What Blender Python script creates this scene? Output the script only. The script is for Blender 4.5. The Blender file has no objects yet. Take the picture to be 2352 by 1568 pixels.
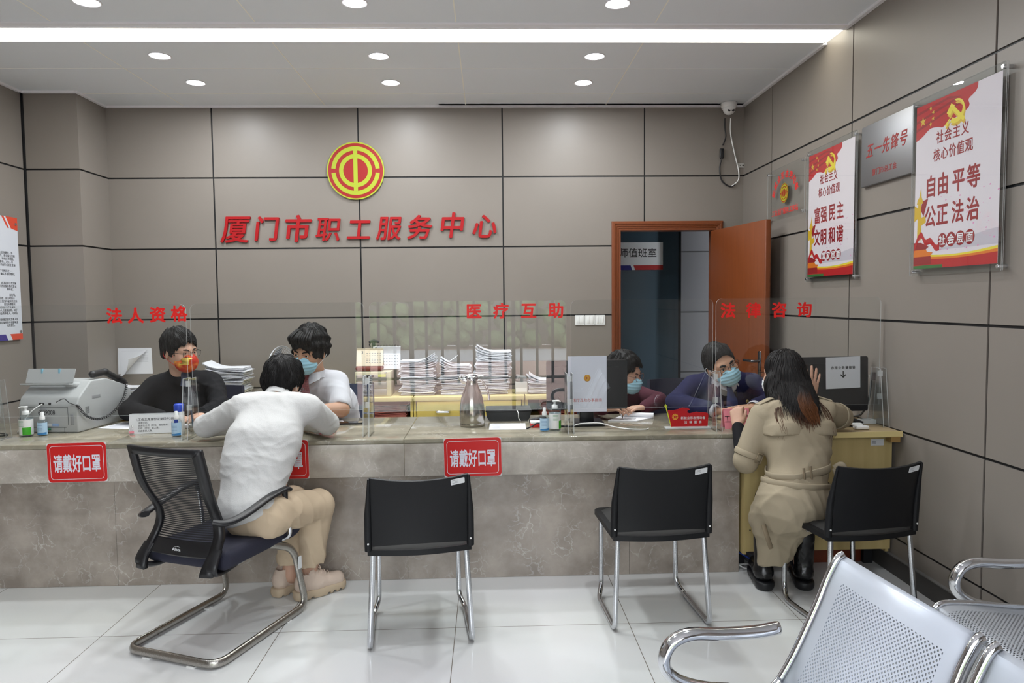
import bpy, bmesh, math, random
import numpy as np
from mathutils import Vector, Matrix, Euler

PI = math.pi
C = bpy.context.scene.collection
SC = bpy.context.scene

# ---------------------------------------------------------------- camera
cam_d = bpy.data.cameras.new('camera')
cam_d.sensor_width = 36.0
cam_d.lens = 1625.12 / 2352 * 36.0
cam_d.clip_start = 0.05
cam = bpy.data.objects.new('camera', cam_d)
C.objects.link(cam)
YAW, PITCH, ROLL = 0.0322, 0.0582, -0.0100


def cam_matrix():
    cy, sy, cp, sp = math.cos(YAW), math.sin(YAW), math.cos(PITCH), math.sin(PITCH)
    cr, sr = math.cos(ROLL), math.sin(ROLL)
    fwd = Vector((sy * cp, cy * cp, -sp))
    right = Vector((cy, -sy, 0))
    up = right.cross(fwd)
    r2 = right * cr + up * sr
    u2 = up * cr - right * sr
    m = Matrix((r2, u2, -fwd)).transposed().to_4x4()
    m.translation = (0, 0, 1.52)
    return m


cam.matrix_world = cam_matrix()
SC.camera = cam

# ---------------------------------------------------------------- world: bright overcast daylight
world = bpy.data.worlds.new('overcast_sky')
SC.world = world
world.use_nodes = True
bg = world.node_tree.nodes['Background']
bg.inputs[0].default_value = (0.90, 0.95, 1.0, 1)
bg.inputs[1].default_value = 8.0

# daylight comes in through the glass front behind the camera: sky portal in the door opening
pl = bpy.data.lights.new('entrance_daylight_portal', 'AREA')
pl.shape = 'RECTANGLE'
pl.size, pl.size_y = 2.9, 2.72
pl.cycles.is_portal = True
po = bpy.data.objects.new('entrance_daylight_portal', pl)
C.objects.link(po)
po.location = (-0.35, -1.52, 1.36)
po.rotation_euler = (PI / 2, 0, 0)      # faces +Y, into the room

SC.view_settings.view_transform = 'Standard'
SC.view_settings.look = 'None'
SC.view_settings.gamma = 1.0
SC.view_settings.use_curve_mapping = False
SC.view_settings.exposure = 0.0
try:
    SC.cycles.transparent_max_bounces = 32
    SC.cycles.max_bounces = 10
    SC.cycles.use_denoising = True
    SC.cycles.sample_clamp_indirect = 6.0
    SC.cycles.caustics_reflective = False
    SC.cycles.caustics_refractive = False
except Exception:
    pass

DOWNLIGHT_W = 12.5        # each recessed downlight
DISC_E = 14.0
STRIP_E = 5.5

# room numbers (metres): camera stands at the origin, +Y into the room
XR, XL, YB, ZC, YF = 2.212, -3.60, 6.117, 3.168, -1.55


def lin(c):
    c = c / 255.0
    return c / 12.92 if c <= 0.04045 else ((c + 0.055) / 1.055) ** 2.4


def rgb(r, g=None, b=None):
    if g is None:
        g = b = r
    return (lin(r), lin(g), lin(b), 1.0)


# ---------------------------------------------------------------- materials
MATS = {}


def mat(name, col=(128, 128, 128), rough=0.5, metal=0.0, spec=0.5, var=0.0, vscale=8.0, bump=0.0, bscale=60.0,
        stretch=None, emit=None, estr=0.0, sheen=0.0, coat=0.0, sub=0.0):
    if name in MATS:
        return MATS[name]
    m = bpy.data.materials.new(name)
    m.use_nodes = True
    nt = m.node_tree
    b = nt.nodes['Principled BSDF']
    b.inputs['Base Color'].default_value = rgb(*col)
    b.inputs['Roughness'].default_value = rough
    b.inputs['Metallic'].default_value = metal
    b.inputs['Specular IOR Level'].default_value = spec
    if sheen:
        b.inputs['Sheen Weight'].default_value = sheen
    if coat:
        b.inputs['Coat Weight'].default_value = coat
    if sub:
        b.inputs['Subsurface Weight'].default_value = sub
        b.inputs['Subsurface Radius'].default_value = (0.01, 0.004, 0.002)
        b.inputs['Subsurface Scale'].default_value = 0.6
    if emit:
        b.inputs['Emission Color'].default_value = rgb(*emit)
        b.inputs['Emission Strength'].default_value = estr
    if var or bump:
        tc = nt.nodes.new('ShaderNodeTexCoord')
        mp = nt.nodes.new('ShaderNodeMapping')
        nt.links.new(tc.outputs['Object'], mp.inputs['Vector'])
        if stretch:
            mp.inputs['Scale'].default_value = stretch
    if var:
        nz = nt.nodes.new('ShaderNodeTexNoise')
        nz.inputs['Scale'].default_value = vscale
        nz.inputs['Detail'].default_value = 4
        nt.links.new(mp.outputs[0], nz.inputs['Vector'])
        mx = nt.nodes.new('ShaderNodeMix')
        mx.data_type = 'RGBA'
        c = rgb(*col)
        mx.inputs['A'].default_value = tuple(x * (1 - var) for x in c[:3]) + (1,)
        mx.inputs['B'].default_value = tuple(min(1, x * (1 + var)) for x in c[:3]) + (1,)
        nt.links.new(nz.outputs['Fac'], mx.inputs['Factor'])
        nt.links.new(mx.outputs['Result'], b.inputs['Base Color'])
    if bump:
        nb = nt.nodes.new('ShaderNodeTexNoise')
        nb.inputs['Scale'].default_value = bscale
        nb.inputs['Detail'].default_value = 3
        nt.links.new(mp.outputs[0], nb.inputs['Vector'])
        bp = nt.nodes.new('ShaderNodeBump')
        bp.inputs['Strength'].default_value = bump
        bp.inputs['Distance'].default_value = 0.004
        nt.links.new(nb.outputs['Fac'], bp.inputs['Height'])
        nt.links.new(bp.outputs[0], b.inputs['Normal'])
    MATS[name] = m
    return m


def acrylic(name, tint=(0.975, 0.985, 0.985), gl=0.0, edge=False):
    """thin clear sheet: transmits straight through, mirrors by Fresnel"""
    if name in MATS:
        return MATS[name]
    m = bpy.data.materials.new(name)
    m.use_nodes = True
    nt = m.node_tree
    nt.nodes.clear()
    out = nt.nodes.new('ShaderNodeOutputMaterial')
    tr = nt.nodes.new('ShaderNodeBsdfTransparent')
    tr.inputs[0].default_value = tint + (1,)
    g = nt.nodes.new('ShaderNodeBsdfGlossy')
    g.inputs['Roughness'].default_value = gl
    ge = nt.nodes.new('ShaderNodeNewGeometry')
    dt = nt.nodes.new('ShaderNodeVectorMath'); dt.operation = 'DOT_PRODUCT'
    nt.links.new(ge.outputs['Normal'], dt.inputs[0]); nt.links.new(ge.outputs['Incoming'], dt.inputs[1])

    def mth(op, a, b):
        n = nt.nodes.new('ShaderNodeMath'); n.operation = op
        for i, q in enumerate((a, b)):
            if q is None:
                continue
            if isinstance(q, (int, float)):
                n.inputs[i].default_value = q
            else:
                nt.links.new(q, n.inputs[i])
        return n.outputs[0]
    c1 = mth('SUBTRACT', 1.0, mth('ABSOLUTE', dt.outputs['Value'], None))
    fres = mth('ADD', mth('MULTIPLY', mth('POWER', c1, 5.0), 0.96), 0.04)   # Schlick reflectance of each face
    mx = nt.nodes.new('ShaderNodeMixShader')
    nt.links.new(fres, mx.inputs[0])
    nt.links.new(tr.outputs[0], mx.inputs[1])
    nt.links.new(g.outputs[0], mx.inputs[2])
    last = mx
    if edge:
        df = nt.nodes.new('ShaderNodeBsdfDiffuse')
        df.inputs[0].default_value = (0.75, 0.78, 0.78, 1)
        m2 = nt.nodes.new('ShaderNodeMixShader')
        m2.inputs[0].default_value = 0.45
        nt.links.new(mx.outputs[0], m2.inputs[1])
        nt.links.new(df.outputs[0], m2.inputs[2])
        last = m2
    nt.links.new(last.outputs[0], out.inputs[0])
    MATS[name] = m
    return m


def marble(name, base, dark, vein, scale=3.0, rough=0.18):
    if name in MATS:
        return MATS[name]
    m = bpy.data.materials.new(name)
    m.use_nodes = True
    nt = m.node_tree
    b = nt.nodes['Principled BSDF']
    b.inputs['Roughness'].default_value = rough
    tc = nt.nodes.new('ShaderNodeTexCoord')
    n1 = nt.nodes.new('ShaderNodeTexNoise')
    n1.inputs['Scale'].default_value = scale
    n1.inputs['Detail'].default_value = 6
    n1.inputs['Roughness'].default_value = 0.6
    nt.links.new(tc.outputs['Object'], n1.inputs['Vector'])
    mx = nt.nodes.new('ShaderNodeMix'); mx.data_type = 'RGBA'
    mx.inputs['A'].default_value = rgb(*dark); mx.inputs['B'].default_value = rgb(*base)
    rp = nt.nodes.new('ShaderNodeMapRange')
    rp.inputs[1].default_value = 0.35; rp.inputs[2].default_value = 0.65
    nt.links.new(n1.outputs['Fac'], rp.inputs[0])
    nt.links.new(rp.outputs[0], mx.inputs['Factor'])
    # distorted cell borders as veins
    add = nt.nodes.new('ShaderNodeVectorMath'); add.operation = 'MULTIPLY_ADD'
    nd = nt.nodes.new('ShaderNodeTexNoise'); nd.inputs['Scale'].default_value = 9.0; nd.inputs['Detail'].default_value = 5
    nt.links.new(tc.outputs['Object'], nd.inputs['Vector'])
    nt.links.new(nd.outputs['Color'], add.inputs[0])
    add.inputs[1].default_value = (0.20, 0.20, 0.20)
    nt.links.new(tc.outputs['Object'], add.inputs[2])
    vo = nt.nodes.new('ShaderNodeTexVoronoi'); vo.feature = 'DISTANCE_TO_EDGE'; vo.inputs['Scale'].default_value = 12.0
    nt.links.new(add.outputs[0], vo.inputs['Vector'])
    r2 = nt.nodes.new('ShaderNodeMapRange')
    r2.inputs[1].default_value = 0.0; r2.inputs[2].default_value = 0.04; r2.inputs[3].default_value = 0.72; r2.inputs[4].default_value = 0
    nt.links.new(vo.outputs['Distance'], r2.inputs[0])
    n3 = nt.nodes.new('ShaderNodeTexNoise'); n3.inputs['Scale'].default_value = 6.0; n3.inputs['Detail'].default_value = 5
    nt.links.new(tc.outputs['Object'], n3.inputs['Vector'])
    r3 = nt.nodes.new('ShaderNodeMapRange'); r3.inputs[1].default_value = 0.46; r3.inputs[2].default_value = 0.66
    nt.links.new(n3.outputs['Fac'], r3.inputs[0])
    mu = nt.nodes.new('ShaderNodeMath'); mu.operation = 'MULTIPLY'
    nt.links.new(r2.outputs[0], mu.inputs[0]); nt.links.new(r3.outputs[0], mu.inputs[1])
    m2 = nt.nodes.new('ShaderNodeMix'); m2.data_type = 'RGBA'
    m2.inputs['B'].default_value = rgb(*vein)
    nt.links.new(mx.outputs['Result'], m2.inputs['A'])
    nt.links.new(mu.outputs[0], m2.inputs['Factor'])
    nt.links.new(m2.outputs['Result'], b.inputs['Base Color'])
    MATS[name] = m
    return m


def wood(name, a, b_, rough=0.4, scale=(14, 14, 1.2), rings=False):
    if name in MATS:
        return MATS[name]
    m = bpy.data.materials.new(name)
    m.use_nodes = True
    nt = m.node_tree
    b = nt.nodes['Principled BSDF']
    b.inputs['Roughness'].default_value = rough
    tc = nt.nodes.new('ShaderNodeTexCoord')
    mp = nt.nodes.new('ShaderNodeMapping'); mp.inputs['Scale'].default_value = scale
    nt.links.new(tc.outputs['Object'], mp.inputs['Vector'])
    if rings:
        n = nt.nodes.new('ShaderNodeTexWave'); n.wave_type = 'RINGS'; n.rings_direction = 'SPHERICAL'
        n.inputs['Scale'].default_value = 1.3; n.inputs['Distortion'].default_value = 5.0
        n.inputs['Detail'].default_value = 2; n.inputs['Detail Scale'].default_value = 0.7
    else:
        n = nt.nodes.new('ShaderNodeTexNoise'); n.inputs['Scale'].default_value = 3; n.inputs['Detail'].default_value = 5
    nt.links.new(mp.outputs[0], n.inputs['Vector'])
    mx = nt.nodes.new('ShaderNodeMix'); mx.data_type = 'RGBA'
    mx.inputs['A'].default_value = rgb(*a); mx.inputs['B'].default_value = rgb(*b_)
    nt.links.new(n.outputs['Fac'], mx.inputs['Factor'])
    nt.links.new(mx.outputs['Result'], b.inputs['Base Color'])
    MATS[name] = m
    return m


def emission(name, col, s):
    if name in MATS:
        return MATS[name]
    m = bpy.data.materials.new(name)
    m.use_nodes = True
    nt = m.node_tree
    nt.nodes.clear()
    out = nt.nodes.new('ShaderNodeOutputMaterial')
    e = nt.nodes.new('ShaderNodeEmission')
    e.inputs[0].default_value = rgb(*col); e.inputs[1].default_value = s
    nt.links.new(e.outputs[0], out.inputs[0])
    MATS[name] = m
    return m


def perforated(name, col=(200, 205, 214), rough=0.35):
    """painted steel sheet with a square field of punched round holes (UV map in metres)"""
    if name in MATS:
        return MATS[name]
    m = bpy.data.materials.new(name)
    m.use_nodes = True
    nt = m.node_tree
    b = nt.nodes['Principled BSDF']
    b.inputs['Base Color'].default_value = rgb(*col)
    b.inputs['Roughness'].default_value = rough
    b.inputs['Metallic'].default_value = 0.15
    out = nt.nodes['Material Output']
    uv = nt.nodes.new('ShaderNodeUVMap'); uv.uv_map = 'sheet'

    def math_(op, *ins):
        n = nt.nodes.new('ShaderNodeMath'); n.operation = op
        for i, x in enumerate(ins):
            if isinstance(x, (int, float)):
                n.inputs[i].default_value = x
            else:
                nt.links.new(x, n.inputs[i])
        return n.outputs[0]
    sp = nt.nodes.new('ShaderNodeSeparateXYZ')
    nt.links.new(uv.outputs[0], sp.inputs[0])
    x, y = sp.outputs[0], sp.outputs[1]
    P = 0.0105
    # two square lattices offset by half a pitch
    ds = []
    for off in (0.0, 0.5):
        fx = math_('ADD', math_('FRACT', math_('ADD', math_('DIVIDE', x, P * 1.3), off + 100.0)), -0.5)
        fy = math_('ADD', math_('FRACT', math_('ADD', math_('DIVIDE', y, P * 1.3), off + 100.0)), -0.5)
        ds.append(math_('ADD', math_('MULTIPLY', fx, fx), math_('MULTIPLY', fy, fy)))
    d = math_('MINIMUM', ds[0], ds[1])
    hole = math_('LESS_THAN', d, 0.043)
    inx = math_('LESS_THAN', math_('ABSOLUTE', x), 0.192)
    iny = math_('MULTIPLY', math_('GREATER_THAN', y, 0.03), math_('LESS_THAN', y, 0.335))
    h = math_('MULTIPLY', math_('MULTIPLY', hole, inx), iny)
    tr = nt.nodes.new('ShaderNodeBsdfTransparent')
    mx = nt.nodes.new('ShaderNodeMixShader')
    nt.links.new(h, mx.inputs[0]); nt.links.new(b.outputs[0], mx.inputs[1]); nt.links.new(tr.outputs[0], mx.inputs[2])
    nt.links.new(mx.outputs[0], out.inputs[0])
    MATS[name] = m
    return m


# ---------------------------------------------------------------- mesh builder
def TR(x=0, y=0, z=0, rx=0, ry=0, rz=0, s=1.0):
    return Matrix.Translation((x, y, z)) @ Euler((rx, ry, rz)).to_matrix().to_4x4() @ Matrix.Scale(s, 4)


def frame(o, xd, yd):
    """matrix with origin o, local x along xd, local y along yd (orthogonalised)"""
    x = Vector(xd).normalized()
    y = Vector(yd)
    y = (y - x * y.dot(x)).normalized()
    z = x.cross(y)
    m = Matrix((x, y, z)).transposed().to_4x4()
    m.translation = o
    return m


_TXT = {}


class MB:
    def __init__(self):
        self.v, self.f, self.m, self.s = [], [], [], []

    def add(self, vs, fs, m=0, smooth=False, T=None):
        o = len(self.v)
        if T is not None:
            vs = [tuple(T @ Vector(p)) for p in vs]
        self.v.extend(tuple(p) for p in vs)
        for f in fs:
            self.f.append(tuple(i + o for i in f)); self.m.append(m); self.s.append(smooth)
        return self

    def box(self, c, s, m=0, bev=0.0, seg=2, T=None):
        x, y, z = (q / 2 for q in s)
        if bev <= 0:
            vs = [(c[0] + i * x, c[1] + j * y, c[2] + k * z) for i in (-1, 1) for j in (-1, 1) for k in (-1, 1)]
            fs = [(0, 1, 3, 2), (4, 6, 7, 5), (0, 4, 5, 1), (2, 3, 7, 6), (0, 2, 6, 4), (1, 5, 7, 3)]
            return self.add(vs, fs, m, False, T)
        bm = bmesh.new()
        bmesh.ops.create_cube(bm, size=1)
        for w in bm.verts:
            w.co = Vector((w.co.x * s[0] + c[0], w.co.y * s[1] + c[1], w.co.z * s[2] + c[2]))
        bev = min(bev, min(s) * 0.49)
        bmesh.ops.bevel(bm, geom=bm.edges[:], offset=bev, segments=seg, profile=0.5, affect='EDGES')
        return self.bm(bm, m, seg > 1, T)

    def bm(self, bm, m=0, smooth=False, T=None):
        bm.verts.index_update()
        self.add([w.co[:] for w in bm.verts], [[w.index for w in f.verts] for f in bm.faces], m, smooth, T)
        bm.free()
        return self

    def tube(self, path, r, n=10, m=0, closed=False, T=None, ry=None, up=None, caps=True, smooth=True):
        """sweep a circle (or an ellipse r x ry) along a path; r may be a list"""
        P = [Vector(p) for p in path]
        N = len(P)
        rs = list(r) if isinstance(r, (list, tuple)) else [r] * N
        if len(rs) != N:        # stretch the radius list along the path
            M_ = len(rs) - 1
            rs = [rs[min(int(i * M_ / (N - 1)), M_ - 1)] * (1 - (i * M_ / (N - 1) - min(int(i * M_ / (N - 1)), M_ - 1))) + rs[min(int(i * M_ / (N - 1)), M_ - 1) + 1] * (i * M_ / (N - 1) - min(int(i * M_ / (N - 1)), M_ - 1)) for i in range(N)]
        vs, fs = [], []
        tans = []
        for i in range(N):
            a = P[i - 1] if (i > 0 or closed) else P[i]
            b = P[(i + 1) % N] if (i < N - 1 or closed) else P[i]
            t = b - a
            tans.append(t.normalized() if t.length > 1e-9 else Vector((0, 0, 1)))
        ref = Vector(up) if up else (Vector((0, 0, 1)) if abs(tans[0].z) < 0.9 else Vector((1, 0, 0)))
        for i in range(N):
            t = tans[i]
            ref = (ref - t * ref.dot(t))
            ref = ref.normalized() if ref.length > 1e-6 else t.orthogonal().normalized()
            bi = t.cross(ref)
            k = (ry / rs[i] if ry else 1.0)
            for j in range(n):
                a = 2 * PI * j / n
                vs.append(P[i] + ref * math.cos(a) * rs[i] * k + bi * math.sin(a) * rs[i])
        for i in range(N if closed else N - 1):
            i2 = (i + 1) % N
            for j in range(n):
                j2 = (j + 1) % n
                fs.append((i * n + j, i * n + j2, i2 * n + j2, i2 * n + j))
        self.add(vs, fs, m, smooth, T)
        if caps and not closed:
            self.add(vs[:n], [tuple(reversed(range(n)))], m, False, T)
            self.add(vs[-n:], [tuple(range(n))], m, False, T)
        return self

    def cyl(self, a, b, r, r2=None, n=20, m=0, T=None, smooth=True):
        return self.tube([a, b], [r, r if r2 is None else r2], n, m, T=T, smooth=smooth)

    def lathe(self, prof, n=28, m=0, T=None, smooth=True, cap=True):
        vs, fs = [], []
        for r, z in prof:
            for j in range(n):
                a = 2 * PI * j / n
                vs.append((r * math.cos(a), r * math.sin(a), z))
        for i in range(len(prof) - 1):
            for j in range(n):
                j2 = (j + 1) % n
                fs.append((i * n + j, i * n + j2, (i + 1) * n + j2, (i + 1) * n + j))
        self.add(vs, fs, m, smooth, T)
        if cap:
            self.add(vs[:n], [tuple(reversed(range(n)))], m, False, T)
            self.add(vs[-n:], [tuple(range(n))], m, False, T)
        return self

    def prism(self, poly, z0, z1, m=0, T=None, smooth_side=False, ms=None):
        n = len(poly)
        vs = [(p[0], p[1], z0) for p in poly] + [(p[0], p[1], z1) for p in poly]
        self.add(vs, [tuple(reversed(range(n))), tuple(range(n, 2 * n))], m, False, T)
        self.add(vs, [(i, (i + 1) % n, n + (i + 1) % n, n + i) for i in range(n)], m if ms is None else ms, smooth_side, T)
        return self

    def sheet(self, fn, nu, nv, th=0.0, m=0, T=None, smooth=True):
        """fn(u,v) -> point; a grid, thickened along its normal by th"""
        G = [[Vector(fn(i / nu, j / nv)) for j in range(nv + 1)] for i in range(nu + 1)]
        vs = [p for row in G for p in row]
        id_ = lambda i, j: i * (nv + 1) + j
        fs = [(id_(i, j), id_(i + 1, j), id_(i + 1, j + 1), id_(i, j + 1)) for i in range(nu) for j in range(nv)]
        if th <= 0:
            return self.add(vs, fs, m, smooth, T)
        nrm = []
        for i in range(nu + 1):
            for j in range(nv + 1):
                du = G[min(i + 1, nu)][j] - G[max(i - 1, 0)][j]
                dv = G[i][min(j + 1, nv)] - G[i][max(j - 1, 0)]
                nrm.append(du.cross(dv).normalized())
        back = [p - k * th for p, k in zip(vs, nrm)]
        self.add(vs, fs, m, smooth, T)
        self.add(back, [tuple(reversed(f)) for f in fs], m, smooth, T)
        loop = [id_(i, 0) for i in range(nu)] + [id_(nu, j) for j in range(nv)] + [id_(i, nv) for i in range(nu, 0, -1)] + [id_(0, j) for j in range(nv, 0, -1)]
        L = len(loop)
        self.add([vs[i] for i in loop] + [back[i] for i in loop],
                 [(k, L + k, L + (k + 1) % L, (k + 1) % L) for k in range(L)], m, False, T)
        return self

    def text(self, s, T, size, m=0, ext=0.001, off=0.0, shear=0.0, align='CENTER', sx=1.0, space=1.0, vcen=True, line=1.0):
        bold = 0.0
        if off >= 0.009:
            bold, off = off, 0.0
        key = (s, ext, round(off, 4), shear, align, space, line)
        if key not in _TXT:
            c = bpy.data.curves.new('t', 'FONT')
            c.body = s; c.size = 1; c.offset = off; c.extrude = 0.5; c.shear = shear
            c.align_x = align; c.space_character = space; c.space_line = line; c.resolution_u = 3
            o = bpy.data.objects.new('t', c)
            C.objects.link(o)
            bpy.context.view_layer.update()
            me = bpy.data.meshes.new_from_object(o.evaluated_get(bpy.context.evaluated_depsgraph_get()))
            vs = [w.co[:] for w in me.vertices]
            fs = [tuple(p.vertices) for p in me.polygons]
            bpy.data.objects.remove(o); bpy.data.curves.remove(c); bpy.data.meshes.remove(me)
            _TXT[key] = (vs, fs)
        vs, fs = _TXT[key]
        dy = -0.38 if vcen else 0.0
        sh = [(0, 0)] if not bold else [(bold * math.cos(a), bold * math.sin(a)) for a in [PI / 4 * k for k in range(8)]]
        for k, (ox, oy) in enumerate(sh):
            self.add([((x + ox) * size * sx, (y + dy + oy) * size, (z + 0.5) * ext + k * 4e-5) for x, y, z in vs], fs, m, False, T)
        return self

    def build(self, name, mats, parent=None, T=None, fix=False):
        me = bpy.data.meshes.new(name)
        vs = self.v
        if T is not None:
            vs = [tuple(T @ Vector(p)) for p in vs]
        me.from_pydata(vs, [], self.f)
        for q in (mats if isinstance(mats, (list, tuple)) else [mats]):
            me.materials.append(q)
        me.polygons.foreach_set('material_index', self.m)
        me.polygons.foreach_set('use_smooth', self.s)
        me.update()
        if fix:
            b = bmesh.new(); b.from_mesh(me)
            bmesh.ops.recalc_face_normals(b, faces=b.faces[:])
            b.to_mesh(me); b.free()
        o = bpy.data.objects.new(name, me)
        C.objects.link(o)
        if parent is not None:
            o.parent = parent
        return o


def box(c, s, m=0, bev=0.0, seg=2, T=None):
    return MB().box(c, s, m, bev, seg, T)


def bez(p0, p1, p2, p3, n=12):
    p0, p1, p2, p3 = map(Vector, (p0, p1, p2, p3))
    return [(p0 * (1 - t) ** 3 + p1 * 3 * t * (1 - t) ** 2 + p2 * 3 * t * t * (1 - t) + p3 * t ** 3) for t in (i / n for i in range(n + 1))]


def smooth_path(pts, n=6, closed=False):
    """Catmull-Rom through points"""
    P = [Vector(p) for p in pts]
    N = len(P)
    out = []
    for i in range(N if closed else N - 1):
        a = P[(i - 1) % N] if (closed or i > 0) else P[i]
        b, c = P[i], P[(i + 1) % N]
        d = P[(i + 2) % N] if (closed or i + 2 < N) else c
        for k in range(n):
            t = k / n
            out.append(0.5 * ((2 * b) + (c - a) * t + (2 * a - 5 * b + 4 * c - d) * t * t + (3 * b - a - 3 * c + d) * t ** 3))
    if not closed:
        out.append(P[-1])
    return out


def fillet(pts, r, n=6):
    """polyline with rounded corners"""
    P = [Vector(p) for p in pts]
    out = [P[0]]
    for i in range(1, len(P) - 1):
        a, b, c = P[i - 1], P[i], P[i + 1]
        ra = min(r, (b - a).length * 0.49, (c - b).length * 0.49)
        s, e = b + (a - b).normalized() * ra, b + (c - b).normalized() * ra
        for k in range(n + 1):
            t = k / n
            out.append(s * (1 - t) ** 2 + b * 2 * t * (1 - t) + e * t * t)
    out.append(P[-1])
    return out


def rrect(w, h, r, n=5, cx=0, cy=0, rs=None):
    rs = rs or (r, r, r, r)       # order: +x+y, -x+y, -x-y, +x-y
    out = []
    for (sx, sy, a0), rr in zip(((1, 1, 0), (-1, 1, PI / 2), (-1, -1, PI), (1, -1, 1.5 * PI)), rs):
        for k in range(n + 1):
            a = a0 + PI / 2 * k / n
            out.append((cx + sx * (w / 2 - rr) + rr * math.cos(a), cy + sy * (h / 2 - rr) + rr * math.sin(a)))
    return out


# ---------------------------------------------------------------- things
def tag(o, label, cat, group=None, kind=None):
    if label:
        o['label'] = label
    if cat:
        o['category'] = cat
    if group:
        o['group'] = group
    if kind:
        o['kind'] = kind
    return o


def thing(name, label, cat, loc=(0, 0, 0), rz=0.0, group=None):
    o = bpy.data.objects.new(name, None)
    o.empty_display_size = 0.1
    C.objects.link(o)
    o.location = loc
    o.rotation_euler = (0, 0, rz)
    return tag(o, label, cat, group)


def struct(o):
    o['kind'] = 'structure'
    return o


def dup(root, loc, rz=None, label=None):
    r = root.copy()
    C.objects.link(r)
    r.location = loc
    if rz is not None:
        r.rotation_euler = (0, 0, rz)
    if label:
        r['label'] = label
    for ch in list(root.children):
        c = ch.copy(); C.objects.link(c); c.parent = r
        for g in ch.children:
            d = g.copy(); C.objects.link(d); d.parent = c
    return r


WL = lambda x, y, z: Matrix.Translation((-x, -y, -z))     # world -> thing local (unrotated thing)


def parts(name, mbs, mats, parent, T=None):
    return [b.build(name, mats, parent, T) for b in mbs]
# ================================================================ ROOM
m_panel = mat('wall_panel_taupe', (132, 125, 118), rough=0.42, spec=0.35, var=0.04, vscale=3)
m_joint = mat('joint_black', (14, 16, 20), rough=0.5)
m_ceil = mat('ceiling_panel_white', (228, 232, 236), rough=0.55, spec=0.3)
m_ceil_line = mat('ceiling_joint_cream', (246, 243, 232), rough=0.6)
m_trimw = mat('ceiling_trim_white', (236, 235, 238), rough=0.4)
m_chrome = mat('chrome', (222, 224, 228), rough=0.09, metal=1.0)
m_steel = mat('brushed_steel', (176, 172, 166), rough=0.20, metal=1.0, bump=0.10, bscale=60, stretch=(1, 1, 0.03))
m_rust = mat('chrome_pitted', (178, 174, 168), rough=0.24, metal=1.0, var=0.30, vscale=160, bump=0.25, bscale=240)
m_black = mat('black_plastic', (30, 31, 34), rough=0.42, spec=0.45)
m_white = mat('white_plastic', (232, 232, 230), rough=0.4)
m_paper = mat('white_paper', (226, 227, 232), rough=0.8, spec=0.2)
m_red = mat('sign_red', (205, 22, 22), rough=0.45)
m_redtxt = mat('vinyl_red', (226, 26, 22), rough=0.5)
m_ink = mat('black_ink', (26, 26, 28), rough=0.7)
m_grey_ink = mat('grey_ink', (120, 122, 128), rough=0.8)
m_yel = mat('emblem_yellow', (160, 172, 34), rough=0.4)
m_embred = mat('emblem_red', (150, 14, 12), rough=0.35)
m_beige = mat('beige_plastic', (205, 200, 180), rough=0.45)
m_lbl = mat('sticker_white', (222, 224, 226), rough=0.6)
m_acr = acrylic('clear_acrylic')
m_acre = acrylic('clear_acrylic_edge', edge=True)


def floor_material():
    m = bpy.data.materials.new('polished_white_tile')
    m.use_nodes = True
    nt = m.node_tree
    b = nt.nodes['Principled BSDF']
    b.inputs['Roughness'].default_value = 0.11
    b.inputs['Specular IOR Level'].default_value = 0.5
    tc = nt.nodes.new('ShaderNodeTexCoord')
    mp = nt.nodes.new('ShaderNodeMapping')
    mp.inputs['Location'].default_value = (0.172, -3.22, 0)
    nt.links.new(tc.outputs['Object'], mp.inputs['Vector'])
    br = nt.nodes.new('ShaderNodeTexBrick')
    br.offset = 0; br.squash = 1
    br.inputs['Scale'].default_value = 1
    br.inputs['Mortar Size'].default_value = 0.0016
    br.inputs['Mortar Smooth'].default_value = 0.0
    br.inputs['Brick Width'].default_value = 0.812
    br.inputs['Row Height'].default_value = 0.812
    br.inputs['Color1'].default_value = rgb(229, 230, 230)
    br.inputs['Color2'].default_value = rgb(226, 227, 227)
    br.inputs['Mortar'].default_value = rgb(120, 112, 102)
    nt.links.new(mp.outputs[0], br.inputs['Vector'])
    nz = nt.nodes.new('ShaderNodeTexNoise'); nz.inputs['Scale'].default_value = 0.9; nz.inputs['Detail'].default_value = 6
    nt.links.new(tc.outputs['Object'], nz.inputs['Vector'])
    mx = nt.nodes.new('ShaderNodeMix'); mx.data_type = 'RGBA'; mx.blend_type = 'MULTIPLY'
    mx.inputs['Factor'].default_value = 0.10
    nt.links.new(br.outputs['Color'], mx.inputs['A']); nt.links.new(nz.outputs['Color'], mx.inputs['B'])
    nt.links.new(mx.outputs['Result'], b.inputs['Base Color'])
    return m


struct(box((-0.7, 2.9, -0.05), (6.4, 11.0, 0.1)).build('floor', floor_material()))


def rects_minus(u0, u1, z0, z1, hole):
    """split a rectangle by a hole rectangle"""
    if not hole:
        return [(u0, u1, z0, z1)]
    a, b, c, d = hole
    if u1 <= a or u0 >= b or z1 <= c or z0 >= d:
        return [(u0, u1, z0, z1)]
    out = []
    if u0 < a: out.append((u0, a, z0, z1))
    if u1 > b: out.append((b, u1, z0, z1))
    m0, m1 = max(u0, a), min(u1, b)
    if z0 < c: out.append((m0, m1, z0, c))
    if z1 > d: out.append((m0, m1, d, z1))
    return [r for r in out if r[1] - r[0] > 0.005 and r[3] - r[2] > 0.005]


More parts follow.
